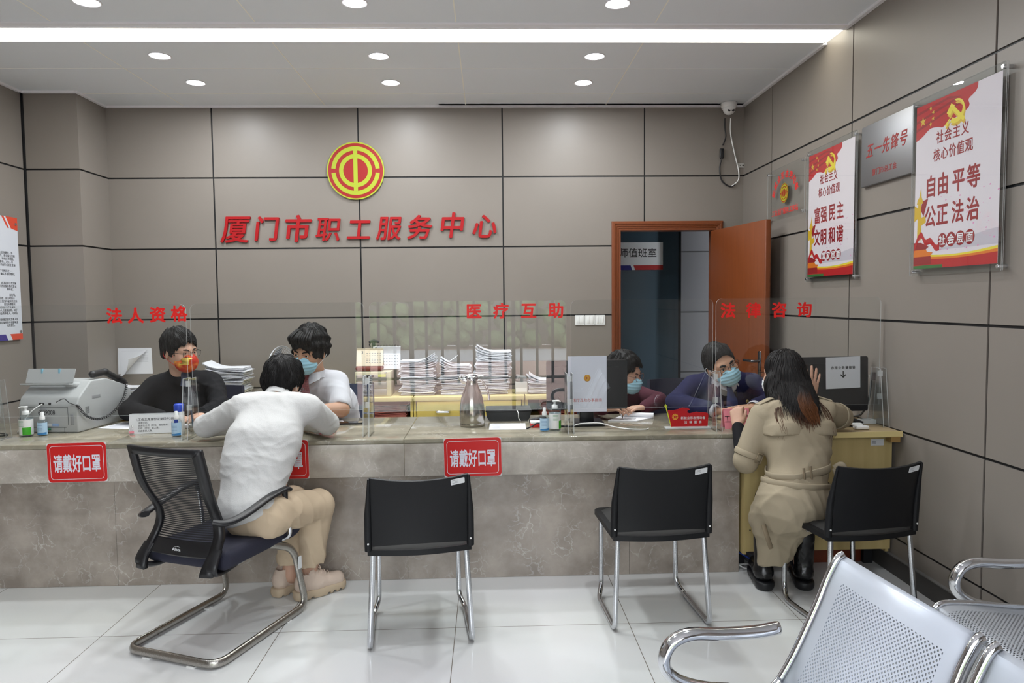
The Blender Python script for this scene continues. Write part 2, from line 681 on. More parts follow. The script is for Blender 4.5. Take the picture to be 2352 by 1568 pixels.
def panel_wall(name, us, zs, fn, hole=None, gap=0.013, back=0.10, mp=None):
    """fn(u, d, z): u along the wall, d depth behind its face"""
    mb = MB()

    def slab(u0, u1, z0, z1, d0, d1, m):
        pts = [fn(u, d, z) for u in (u0, u1) for d in (d0, d1) for z in (z0, z1)]
        mb.add(pts, [(0, 1, 3, 2), (4, 6, 7, 5), (0, 4, 5, 1), (2, 3, 7, 6), (0, 2, 6, 4), (1, 5, 7, 3)], m)
    for r in rects_minus(us[0], us[-1], zs[0], zs[-1], hole):
        slab(*r, 0.008, back, 1)
    for i in range(len(us) - 1):
        for j in range(len(zs) - 1):
            for r in rects_minus(us[i] + (gap / 2 if i else 0), us[i + 1] - (gap / 2 if i < len(us) - 2 else 0), zs[j] + gap / 2, zs[j + 1] - gap / 2, hole):
                slab(*r, 0.0, 0.0085, 0)
    return struct(mb.build(name, [mp or m_panel, m_joint], fix=True))


ROWS = [0.0, 0.198, 0.792, 1.386, 1.98, 2.574, ZC + 0.006]
panel_wall('wall_back', [-3.70, -2.3085, -1.0885, 0.1315, 1.3515, XR + 0.1], ROWS, lambda u, d, z: (u, YB + d, z), hole=(1.10, 1.995, -0.1, 2.145))
panel_wall('wall_right', [YF, -0.596, 0.624, 1.844, 3.064, 4.284, 5.504, YB], ROWS, lambda u, d, z: (XR + d, u, z))
panel_wall('wall_left', [YF, -0.4, 0.82, 2.04, 3.26, 4.48, 5.69, 6.2], ROWS, lambda u, d, z: (XL - d, u, z))
# column in the far left corner, standing out from the back wall
mbc = MB()
for j in range(len(ROWS) - 1):
    mbc.box((-3.383, 5.908, (ROWS[j] + ROWS[j + 1]) / 2), (0.406, 0.418, ROWS[j + 1] - ROWS[j] - 0.013))
mbc.box((-3.40, 5.93, ZC / 2), (0.422, 0.44, ZC), 1)
mbc.box((-3.594, 5.7, ZC / 2), (0.014, 0.02, ZC), 1)
struct(mbc.build('wall_column', [m_panel, m_joint]))
# front of the room (behind the camera): wall with the glazed entrance
mbf = MB()
for r in rects_minus(XL - 0.1, XR + 0.1, 0, ZC, (-1.8, 1.1, -0.1, 2.72)):
    mbf.box(((r[0] + r[1]) / 2, YF - 0.06, (r[2] + r[3]) / 2), (r[1] - r[0], 0.12, r[3] - r[2]))
struct(mbf.build('wall_front', [m_panel]))
mbe = MB()
m_alu = mat('door_frame_grey', (150, 152, 156), rough=0.35, metal=0.6)
for x in (-1.78, -1.02, 0.32, 1.08):
    mbe.box((x, YF - 0.03, 1.36), (0.05, 0.06, 2.72))
mbe.box((-0.35, YF - 0.03, 2.70), (2.9, 0.06, 0.05))
struct(mbe.build('door_2', [m_alu]))
# street outside the entrance
struct(box((0, -9, -0.06), (40, 14.8, 0.1)).build('pavement', mat('pink_paving', (204, 172, 162), rough=0.8, var=0.15, vscale=5)))
struct(box((0, -12, -0.004), (40, 4.2, 0.02)).build('street', mat('asphalt_pale', (196, 197, 202), rough=0.8)))
fe = MB()
for k in range(19):
    fe.box((-2.6 + k * 0.29, -5.2, 1.0), (0.05, 0.04, 2.0))
fe.box((0, -5.2, 1.92), (5.3, 0.03, 0.05)); fe.box((0, -5.2, 0.10), (5.3, 0.03, 0.05))
tag(fe.build('street_fence', mat('fence_dark', (30, 32, 36), rough=0.6)), 'dark vertical bar fence on the pavement outside the entrance', 'fence')
struct(box((0, -16.6, 2.2), (30, 0.4, 4.4)).build('wall_across_street', mat('pale_facade', (176, 174, 168), rough=0.8)))
hb = MB()
random.seed(5)
for k in range(260):
    x = random.uniform(-6, 6); z = random.uniform(0.1, 2.2); y = -15 + random.uniform(-.5, .5)
    r = random.uniform(.18, .4)
    hb.lathe([(0.01, -r * .8), (r * .8, -r * .4), (r, 0), (r * .7, r * .5), (0.01, r * .8)], 7, T=TR(x, y, z, random.random(), random.random(), random.random()), smooth=False)
tag(hb.build('hedge', mat('hedge_green', (128, 150, 104), rough=0.8, var=0.3, vscale=3)), 'green hedge across the street outside the entrance', 'hedge', kind='stuff')

# ceiling -------------------------------------------------------------
cb = MB()
YS0, YS1 = 4.372, 4.622
cb.box((-0.7, (YF + YS0) / 2, ZC + 0.06), (6.2, YS0 - YF, 0.12))
cb.box((-0.7, (YS1 + YB) / 2 + .06, ZC + 0.06), (6.2, YB - YS1 + 0.12, 0.12))
cb.box((-0.7, (YS0 + YS1) / 2, ZC + 0.11), (6.2, 0.3, 0.02))
for y in (5.15, 5.75, 3.75, 3.15, 2.55, 1.95, 1.35):
    cb.box((-0.694, y, ZC), (5.8, 0.007, 0.003), 1)
for x in (-2.53, -1.353, -0.175, 1.013):
    cb.box((x, (YS1 + YB) / 2, ZC), (0.007, YB - YS1 - 0.02, 0.003), 1)
    cb.box((x, (YF + YS0) / 2, ZC), (0.007, YS0 - YF - 0.14, 0.003), 1)
struct(cb.build('ceiling', [m_ceil, m_ceil_line]))
tb = MB()
tb.box((-0.484, YB - 0.012, ZC - 0.008), (5.39, 0.024, 0.016))
tb.box((-3.39, 5.681, ZC - 0.008), (0.42, 0.024, 0.016))
tb.box((-3.168, 5.89, ZC - 0.008), (0.024, 0.43, 0.016))
tb.box((XR - 0.012, (YS1 + YB) / 2, ZC - 0.008), (0.024, YB - YS1, 0.016))
tb.box((XR - 0.012, (YF + YS0) / 2, ZC - 0.008), (0.024, YS0 - YF, 0.016))
tb.box((XL + 0.012, (YF + 5.69) / 2, ZC - 0.008), (0.024, 5.69 - YF, 0.016))
struct(tb.build('trim_1', m_trimw))
# baseboards
bb = box((XR - 0.008, (YF + YB) / 2, 0.05), (0.016, YB - YF, 0.10))
bb.box((XR - 0.010, (YF + YB) / 2, 0.101), (0.020, YB - YF, 0.006), 1)
struct(bb.build('baseboard_right', [mat('baseboard_dark', (74, 72, 70), rough=0.45), mat('baseboard_lip', (120, 118, 116), rough=0.4)]))

# long light strip between the ceiling panels
ls = thing('light_strip', 'long glowing white light strip set flush across the ceiling', 'ceiling light', (-0.7, 4.497, ZC))
box((0, 0, 0.003), (5.80, 0.246, 0.006)).build('diffuser', emission('strip_glow', (255, 250, 232), STRIP_E), ls)
fr = MB()
fr.box((0, -0.155, -0.004), (5.80, 0.06, 0.012)); fr.box((0, -0.131, -0.008), (5.80, 0.012, 0.014)); fr.box((0, 0.129, -0.001), (5.80, 0.008, 0.006))
fr.build('frame', m_trimw, ls)

# recessed downlights
m_disc = emission('downlight_glow', (240, 246, 255), DISC_E)


def downlight(x, y, label):
    d = thing('downlight', label, 'ceiling light', (x, y, ZC), group='round downlights in the ceiling')
    MB().lathe([(0.060, 0.0), (0.072, 0.0), (0.074, -0.003), (0.070, -0.006), (0.062, -0.004), (0.060, 0.0)], 32, cap=False).build('trim_ring', m_trimw, d)
    MB().lathe([(0.0005, -0.0035), (0.061, -0.0035)], 32, cap=False).build('lens', m_disc, d)
    l = bpy.data.lights.new('downlight_beam', 'AREA')
    l.energy = DOWNLIGHT_W
    l.shape = 'DISK'; l.size = 0.118
    l.color = (0.93, 0.97, 1.0)
    o = bpy.data.objects.new('downlight_beam', l)
    C.objects.link(o)
    o.parent = d
    o.location = (0, 0, -0.0045)
    return d


rown = {5.468: 'row nearest the back wall', 4.886: 'row just behind the light strip', 4.03: 'row just in front of the light strip'}
for y in (5.468, 4.886, 4.03):
    for x, n in ((-2.17, 'leftmost'), (-0.72, 'middle'), (0.738, 'rightmost')):
        downlight(x, y, 'round white ceiling downlight, %s of the %s' % (n, rown[y]))
for y in (2.75,):
    for x in (-2.17, -0.72, 0.738):
        downlight(x, y, 'round white ceiling downlight above the waiting area')

# doorway ------------------------------------------------------------
m_door = wood('door_wood', (126, 66, 32), (104, 52, 24), rough=0.38, scale=(30, 30, 0.9))
dfm = MB()
prof = [(0.0, 0.0), (0.078, 0.0), (0.078, 0.016), (0.066, 0.024), (0.052, 0.024), (0.046, 0.019), (0.036, 0.019), (0.03, 0.014), (0.02, 0.014), (0.014, 0.008), (0.0, 0.008)]
x0, x1, zt = 1.143, 1.955, 2.11


def casing(pts):
    """mitred moulding around the opening: pts are (inner corner) rows"""
    rows = []
    for (x, z, ox, oz) in pts:
        rows.append([(x + ox * a, YB - 0.0 - d, z + oz * a) for a, d in prof])
    n = len(prof)
    vs = [p for r in rows for p in r]
    fs = []
    for i in range(len(rows) - 1):
        for j in range(n):
            j2 = (j + 1) % n
            fs.append((i * n + j, i * n + j2, (i + 1) * n + j2, (i + 1) * n + j))
    return vs, fs


dfm.add(*casing([(x0, 0, -1, 0), (x0, zt, -1, 1), (x1, zt, 1, 1), (x1, 0, 1, 0)]))
dfm.box((x0 - 0.02, YB + 0.06, 1.055), (0.04, 0.14, 2.11)); dfm.box((x1 + 0.02, YB + 0.06, 1.055), (0.04, 0.14, 2.11)); dfm.box(((x0 + x1) / 2, YB + 0.06, zt + 0.02), (x1 - x0 + 0.08, 0.14, 0.04))
struct(dfm.build('door_1', m_door))
# open leaf, hinged on the right jamb
leaf = thing('door_leaf', 'brown wooden door leaf standing open into the service hall', 'door', (1.955, 6.085, 0.012))
ang = math.atan2(5.215 - 6.085, 2.098 - 1.955)
leaf.rotation_euler = (0, 0, ang)
box((0.44, -0.02, 1.044), (0.875, 0.042, 2.086), bev=0.004).build('door_panel', m_door, leaf)
m_hand = mat('handle_metal', (120, 122, 126), rough=0.25, metal=0.9)
hd = MB()
hd.box((0.815, -0.046, 0.985), (0.036, 0.012, 0.24), bev=0.005)
hd.tube(fillet([(0.815, -0.046, 1.03), (0.815, -0.105, 1.03), (0.69, -0.105, 1.03)], 0.02), 0.010, 12)
hd.build('handle', m_hand, leaf)
for z in (0.3, 1.05, 1.85):
    MB().cyl((-0.003, -0.002, z - 0.05), (-0.003, -0.002, z + 0.05), 0.008).build('hinge', m_hand, leaf)

# dim room beyond the door
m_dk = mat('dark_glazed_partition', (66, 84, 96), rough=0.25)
ib = MB()
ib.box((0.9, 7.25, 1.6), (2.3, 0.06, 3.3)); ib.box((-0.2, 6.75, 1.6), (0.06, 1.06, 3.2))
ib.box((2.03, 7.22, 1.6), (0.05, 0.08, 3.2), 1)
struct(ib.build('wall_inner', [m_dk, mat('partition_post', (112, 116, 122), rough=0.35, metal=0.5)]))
panel_wall('wall_passage', [1.9, 2.6], ROWS, lambda u, d, z: (u, 6.95 + d, z), mp=mat('passage_panel_shaded', (84, 84, 88), rough=0.45))  # same wall panels in the dim passage, their shade put into a darker colour
struct(box((2.63, 6.7, 1.6), (0.06, 1.4, 3.3)).build('wall_passage_side', m_panel))
struct(box((1.2, 6.75, ZC + 0.05), (3.2, 1.4, 0.1)).build('ceiling_inner', m_ceil))
rs = thing('room_sign', 'white room sign with black characters and blue red stripe behind the doorway', 'sign', (1.47, 7.205, 1.955))
MB().box((0, 0, 0), (0.62, 0.012, 0.28)).build('plate', m_lbl, rs)
fx = frame((0, -0.0065, 0), (1, 0, 0), (0, 0, 1))
MB().text('律师值班室', fx @ TR(0.003, 0.035, 0), 0.098, ext=0.001, off=0.004).build('lettering', m_ink, rs)
st = MB()
st.prism([(-0.31, -0.14), (-0.005, -0.14), (-0.022, -0.092), (-0.31, -0.092)], 0, 0.001, 0, fx)
st.prism([(0.025, -0.14), (0.31, -0.14), (0.31, -0.092), (0.008, -0.092)], 0, 0.001, 1, fx)
st.build('stripe', [mat('stripe_blue', (30, 30, 120), rough=0.5), mat('stripe_red', (170, 24, 24), rough=0.5)], rs)
# ================================================================ COUNTER, DESK, SCREENS
CT = 0.79
m_mar_top = marble('marble_top', (160, 154, 136), (126, 120, 104), (190, 186, 174), 4.5, 0.08)
m_mar_front = marble('marble_apron', (192, 185, 175), (160, 152, 142), (220, 217, 212), 6.0, 0.22)
m_mar_base = marble('marble_base', (172, 162, 152), (140, 130, 121), (208, 203, 198), 5.5, 0.20)

ct = thing('service_counter', 'long grey brown marble service counter running across the hall', 'counter', (-1.2, 3.95, 0))
w = WL(-1.2, 3.95, 0)
mb = MB()
XS = [-3.55, -2.02, -0.46, 1.34]
for a, b in zip(XS[:-1], XS[1:]):
    mb.box(((a + b) / 2, 4.099, CT - 0.0125), (b - a - 0.0015, 0.722, 0.025), bev=0.004)
mb.build('worktop', m_mar_top, ct, w)
mb = MB()
for a, b in zip(XS[:-1], XS[1:]):
    mb.box(((a + b) / 2, 3.75, (0.588 + CT - 0.026) / 2), (b - a - 0.0015, 0.02, CT - 0.026 - 0.588), bev=0.002)
mb.box((-1.105, 3.83, 0.60), (4.88, 0.15, 0.018))
mb.build('apron', m_mar_front, ct, w)
mb = MB()
XS = [-3.55, -2.02, -0.46, 0.76, 1.372]
for a, b in zip(XS[:-1], XS[1:]):
    mb.box(((a + b) / 2, 3.822, 0.30), (b - a - 0.0015, 0.02, 0.598))
mb.box((1.36, 4.1, 0.30), (0.02, 0.55, 0.598))
mb.build('base_panel', m_mar_base, ct, w)

# light wood desk that closes the counter on the right
m_lw = wood('light_ash_wood', (212, 192, 136), (178, 156, 102), rough=0.45, scale=(9, 9, 0.55))
m_lwe = mat('ash_edge_band', (222, 202, 142), rough=0.5)
m_lwt = wood('ash_top', (196, 174, 136), (172, 150, 114), rough=0.45, scale=(1.5, 16, 16))
dk = thing('wooden_desk', 'light wood desk at the right end of the marble counter', 'desk', (1.78, 4.0, 0))
w = WL(1.78, 4.0, 0)
mb = box((1.775, 4.02, 0.785), (0.856, 0.68, 0.024), 0, 0.002)
mb.box((1.775, 3.678, 0.785), (0.857, 0.004, 0.030), 1)
mb.build('desktop', [m_lwt, m_lwe], dk, w)
mb = box((1.79, 3.775, 0.445), (0.816, 0.018, 0.63))
mb.build('front_panel', m_lw, dk, w)
for x in (1.392, 2.189):
    box((x, 4.06, 0.44), (0.018, 0.56, 0.66)).build('side_panel', m_lw, dk, w)
for x in (1.41, 2.15):
    box((x, 4.1, 0.055), (0.05, 0.4, 0.11)).build('foot_rail', m_black, dk, w)
box((2.165, 3.7, 0.757), (0.05, 0.05, 0.03)).build('cleat', mat('cleat_wood', (150, 118, 66), rough=0.6), dk, w)
sk = box((2.115, 3.7645, 0.725), (0.072, 0.002, 0.036)); sk.box((2.095, 3.763, 0.731), (0.022, 0.001, 0.003), 1); sk.box((2.095, 3.763, 0.724), (0.022, 0.001, 0.003), 1); sk.box((2.095, 3.763, 0.717), (0.022, 0.001, 0.003), 1)
sk.build('inventory_sticker', [m_lbl, m_grey_ink], dk, w)
sk = MB().cyl((1.415, 3.7655, 0.25), (1.415, 3.763, 0.25), 0.004); sk.build('screw_cap', m_black, dk, w)
# low reddish box standing under the desk
pb = thing('wooden_box', 'low reddish brown wooden box on the floor under the desk', 'box', (1.95, 4.05, 0))
box((0, 0, 0.075), (0.34, 0.26, 0.15), bev=0.004).build('body', wood('red_brown_wood', (128, 62, 38), (104, 48, 30), rough=0.4), pb)
box((0, 0, 0.155), (0.36, 0.28, 0.012), bev=0.003).build('lid', MATS['red_brown_wood'], pb)

# acrylic screens standing on the counter, with side brackets
ZG0, ZG1, YG = 0.914, 1.518, 3.90


def screen(name_lbl, xa, xb, ts=0.088, y=YG, chars=None, z0=ZG0):
    g = thing('acrylic_screen', name_lbl, 'screen', ((xa + xb) / 2, y, z0), group='clear acrylic counter screens')
    wd, h = xb - xa, ZG1 - z0
    T = frame((0, 0, 0), (1, 0, 0), (0, 0, 1))
    MB().prism(rrect(wd, h, 0.03, 6, 0, h / 2, rs=(0.034, 0.034, 0.002, 0.002)), -0.0025, 0.0025, 0, T, ms=1).build('pane', [m_acr, m_acre], g)
    if chars:
        for ch, cx, cz in chars:
            MB().text(ch, frame((cx - (xa + xb) / 2, -0.0027, cz - z0), (1, 0, 0), (0, 0, 1)), ts, ext=0.0006, off=0.032).build('character', m_redtxt, g)
    return g


screen('clear acrylic counter screen at the far left, no lettering', -3.45, -2.672)
screen('clear acrylic counter screen with four red characters in front of man with red mask', -2.655, -1.645, chars=[(c, x, z) for c, x, z in (('法', -2.025, 1.458), ('人', -1.912, 1.458), ('资', -1.794, 1.462), ('格', -1.680, 1.466))])
screen('clear acrylic counter screen without lettering in front of man with patterned tie', -1.622, -0.684, z0=0.926)
screen('clear acrylic counter screen with four red characters behind the steel flask', -0.655, 0.426, chars=[(c, x, 1.462) for c, x in (('医', -0.083), ('疗', 0.067), ('互', 0.219), ('助', 0.370))])
screen('clear acrylic counter screen without lettering in front of the dark doorway', 0.452, 1.246)
screen('clear acrylic counter screen with four red characters above woman in trench coat', 1.262, 2.196, chars=[(c, x, 1.452) for c, x in (('法', 1.330), ('律', 1.474), ('咨', 1.618), ('询', 1.760))])


def bracket(x, lbl, h=0.325, y0=3.80, z=CT, flip=False):
    b = thing('screen_bracket', lbl, 'bracket', (x, y0, z), group='acrylic brackets holding the screens')
    T = frame((0, 0, 0), (0, 1, 0), (0, 0, 1))          # local x = depth, y = up
    for q in (0.013, -0.018):
        MB().prism([(0.0, 0.0), (0.17, 0.0), (0.135, h), (0.045, h)], q, q + 0.005, 0, T, ms=1).build('side_plate', [m_acr, m_acre], b)
    for q in (0.03, 0.16):
        box((0, 0.075, h - q), (0.024, 0.012, 0.03)).build('spacer', m_acre, b)
    return b


bracket(-2.664, 'clear acrylic screen bracket on counter left of the fax machine')
bracket(-1.634, 'clear acrylic screen bracket beside spray bottle with blue capped bottle')
bracket(-0.670, 'clear acrylic screen bracket on counter between smartphone and steel flask')
bracket(0.439, 'clear acrylic screen bracket beside pump bottle left of monitor')
bracket(1.254, 'clear acrylic screen bracket beside red flag shaped sign')
bracket(2.185, 'clear acrylic screen bracket on desk close to right wall', z=0.797)

# red notices stuck on the counter front


def mask_notice(x, z, lbl, rz=0.0, y=3.7375):
    t = thing('mask_notice', lbl, 'notice', (x, y, z), group='red mask notices on the counter front')
    T = frame((0, 0, 0), (1, 0, 0), (0, 0, 1)) @ Matrix.Rotation(rz, 4, 'Z')
    W_, H_ = 0.306, 0.208
    MB().prism(rrect(W_, H_, 0.004, 2), 0, 0.0012, 0, T).build('backing', m_lbl, t)
    mb = MB().prism(rrect(W_ - 0.002, H_ - 0.002, 0.02, 6), 0.0012, 0.0018, 0, T)
    mb.build('red_field', m_red, t)
    mb = MB()
    o = rrect(W_ - 0.03, H_ - 0.03, 0.018, 6); i = rrect(W_ - 0.035, H_ - 0.035, 0.0155, 6)
    n = len(o)
    mb.add([(p[0], p[1], 0.0021) for p in o] + [(p[0], p[1], 0.0021) for p in i], [(k, (k + 1) % n, n + (k + 1) % n, n + k) for k in range(n)], 0, False, T)
    mb.build('border_line', m_lbl, t)
    for k, ch in enumerate('请戴好口罩'):
        MB().text(ch, T @ TR((k - 2) * 0.049, -0.004, 0.0019), 0.098, ext=0.0008, off=0.021, sx=0.50).build('character', mat('lettering_pale', (226, 228, 240), rough=0.6), t)
    return t


mask_notice(-2.165, 0.695, 'red mask notice with white characters below the fax machine', rz=0.012)
mask_notice(-1.115, 0.690, 'red mask notice half hidden behind man in white shirt', rz=0.012)
mask_notice(-0.095, 0.687, 'red mask notice with white characters below the steel flask', rz=0.012)
# ================================================================ THINGS ON THE WALLS


def emblem(mb, T, R, z=0.0, t=0.004, back=True):
    """round union emblem: red disc, yellow rim, open yellow ring, inner ring crossed by a bar (materials 0 red, 1 yellow)"""
    def ring(r0, r1, a0, a1, zz, m, n=40):
        vs, fs = [], []
        for k in range(n + 1):
            a = a0 + (a1 - a0) * k / n
            for r in (r0, r1):
                vs.append((r * math.cos(a), r * math.sin(a), zz))
        for k in range(n):
            fs.append((2 * k, 2 * k + 1, 2 * k + 3, 2 * k + 2))
        mb.add(vs, fs, m, False, T)
    if back:
        mb.lathe([(R * 0.985, z - t), (R, z - t * 0.5), (R, z), (0.0001, z)], 64, 1, T, False)
    e = t * 0.04 + 0.0003
    ring(0.0001, R * 0.955, 0, 2 * PI, z + e, 0, 64)
    g = math.asin(0.072 / 0.78)
    ring(R * 0.70, R * 0.845, g, PI - g, z + 2 * e, 1)
    ring(R * 0.70, R * 0.845, PI + g, 2 * PI - g, z + 2 * e, 1)
    ring(R * 0.43, R * 0.575, 0, 2 * PI, z + 2 * e, 1, 56)
    b = 0.072 * R
    mb.add([(-b, -R * 0.70, z + 3 * e), (b, -R * 0.70, z + 3 * e), (b, R * 0.72, z + 3 * e), (-b, R * 0.72, z + 3 * e)], [(0, 1, 2, 3)], 1, False, T)
    return mb


em = thing('wall_emblem', 'large round red and yellow emblem on the back wall above characters', 'emblem', (-1.112, YB, 2.626))
FB = frame((0, 0, 0), (1, 0, 0), (0, 0, 1))     # faces the room from the back wall: local z = -Y
emblem(MB(), FB @ TR(0, 0, 0.022), 0.241, t=0.02).build('disc', [m_embred, m_yel], em)

# nine raised characters
from_left = ['first', 'second', 'third', 'fourth', 'fifth', 'sixth', 'seventh', 'eighth', 'last']
m_char = mat('raised_letter_red', (160, 10, 18), rough=0.5, spec=0.3)
CH = [('厦', -2.145, 2.055, 0.245), ('门', -1.883, 2.055, 0.215), ('市', -1.625, 2.055, 0.235), ('职', -1.365, 2.050, 0.215), ('工', -1.105, 2.045, 0.205), ('服', -0.85, 2.055, 0.215), ('务', -0.59, 2.06, 0.215), ('中', -0.315, 2.075, 0.225), ('心', -0.035, 2.065, 0.215)]
for (ch, x, z, s), n in zip(CH, from_left):
    o = MB().text(ch, FB, s, ext=0.018, off=0.012 if ch in '厦职服' else 0.020, shear=0.14).build('wall_character', m_char)
    o.location = (x, YB - 0.001, z + 0.09)
    tag(o, 'raised red character %s, %s in the row on the back wall' % (ch, n), 'sign character', 'raised red characters on the back wall')

# light switches
for k, (x, n) in enumerate(((0.787, 'leftmost'), (0.875, 'middle'), (0.963, 'rightmost, nearest the door frame'))):
    t = thing('light_switch', 'square white wall switch, %s of three' % n, 'light switch', (x, YB, 1.342), group='white wall switches by the door')
    MB().prism(rrect(0.086, 0.086, 0.006, 4), 0.0, 0.009, 0, FB).build('plate', m_white, t)
    nn = 3 if k == 2 else 2
    for i in range(nn):
        wv = 0.062 / nn
        box((-0.031 + wv * (i + .5), -0.0105, 0), (wv - 0.002, 0.003, 0.062), bev=0.001).build('rocker', mat('rocker_white', (238, 238, 236), rough=0.35), t)

# dome camera
dc = thing('security_camera', 'white dome security camera hanging from the ceiling corner', 'security camera', (2.046, 6.02, ZC))
MB().lathe([(0.05, 0.0), (0.066, -0.004), (0.066, -0.03), (0.058, -0.05), (0.05, -0.05)], 32).build('base', m_white, dc)
mb = MB()
mb.lathe([(0.0001, -0.052)] + [(0.052 * math.sin(a), -0.052 * math.cos(a)) for a in [PI * k / 14 for k in range(1, 14)]] + [(0.0001, 0.052)], 28, T=TR(0, -0.012, -0.055), cap=False)
mb.build('ball', m_white, dc)
mb = MB()
for x in (-0.016, 0.018):
    mb.lathe([(0.0001, 0.0), (0.012, 0.0), (0.013, -0.006), (0.0001, -0.006)], 18, T=TR(x, -0.055, -0.080, rx=-2.2), cap=False)
mb.build('lens', m_black, dc)
cc = thing('camera_cable', 'black and white cable loop hanging below the dome camera', 'cable', (2.04, YB - 0.02, 3.03))
mb = MB()
mb.tube(smooth_path([(-0.01, -0.03, 0.02), (0.0, 0.0, -0.05), (0.01, 0.005, -0.13), (-0.015, 0.005, -0.2)]), 0.005, 8)
mb.box((-0.025, 0.002, -0.27), (0.034, 0.022, 0.085), bev=0.006)
mb.tube(smooth_path([(-0.025, 0.004, -0.31), (-0.04, 0.006, -0.40), (-0.02, 0.006, -0.50), (0.05, 0.006, -0.55), (0.09, 0.006, -0.535)]), 0.006, 8)
mb.build('power_lead', m_black, cc)
MB().tube(smooth_path([(0.04, -0.03, 0.02), (0.05, 0.0, -0.1), (0.09, 0.005, -0.28), (0.125, 0.006, -0.42), (0.12, 0.006, -0.5), (0.06, 0.006, -0.55)]), 0.0055, 8).build('video_lead', m_white, cc)
jb = box((2.19, YB - 0.004, 2.66), (0.06, 0.008, 0.04), bev=0.003); jb.cyl((2.205, YB - 0.009, 2.66), (2.205, YB - 0.004, 2.66), 0.007, m=1); jb.cyl((2.18, YB - 0.009, 2.66), (2.18, YB - 0.004, 2.66), 0.004, m=1)
tag(jb.build('wall_plate', [mat('plate_grey', (170, 168, 164), rough=0.5), m_black]), 'small grey cable plate on back wall beside camera cable', 'wall plate')

# right wall: local x runs towards the camera, local z out of the wall
FR = frame((0, 0, 0), (0, -1, 0), (0, 0, 1))     # x=-Y, y=Z, z = x cross y = (-1,0,0) -> into the room


def standoffs(t, w_, h_, d=0.03, ins=0.02, r=0.009):
    for x in (-w_ / 2 + ins, w_ / 2 - ins):
        for y in (-h_ / 2 + ins, h_ / 2 - ins):
            MB().cyl((x, y, 0), (x, y, d + 0.016), r, n=16, T=FR).cyl((x, y, d + 0.016), (x, y, d + 0.018), r * 0.8, n=16, T=FR).build('standoff', m_chrome, t)


m_prt = mat('poster_print_white', (226, 216, 222), rough=0.75)
m_pred = mat('poster_red', (186, 22, 28), rough=0.6)
m_pdred = mat('poster_dark_red', (150, 20, 26), rough=0.6)
m_pgold = mat('poster_gold', (216, 176, 40), rough=0.5)
m_pyel = mat('poster_yellow', (236, 214, 60), rough=0.5)
m_porg = mat('poster_orange', (226, 120, 30), rough=0.5)
m_pgrn = mat('poster_green', (52, 110, 50), rough=0.6)
m_ppink = mat('poster_pink', (226, 140, 190), rough=0.6)
m_pgrey = mat('poster_hill', (200, 192, 202), rough=0.7)


def star(mb, T, cx, cy, r, m, z=0.0, rot=0.0):
    p = []
    for k in range(10):
        a = PI / 2 + rot + k * PI / 5
        q = r if k % 2 == 0 else r * 0.4
        p.append((cx + q * math.cos(a), cy + q * math.sin(a), z))
    mb.add(p, [tuple(range(10))], m, False, T)


def flat(mb, T, pts, m, z):
    mb.add([(p[0], p[1], z) for p in pts], [tuple(range(len(pts)))], m, False, T)


def wave(x0, x1, fn, n=24):
    return [(x0 + (x1 - x0) * k / n, fn(x0 + (x1 - x0) * k / n)) for k in range(n + 1)]


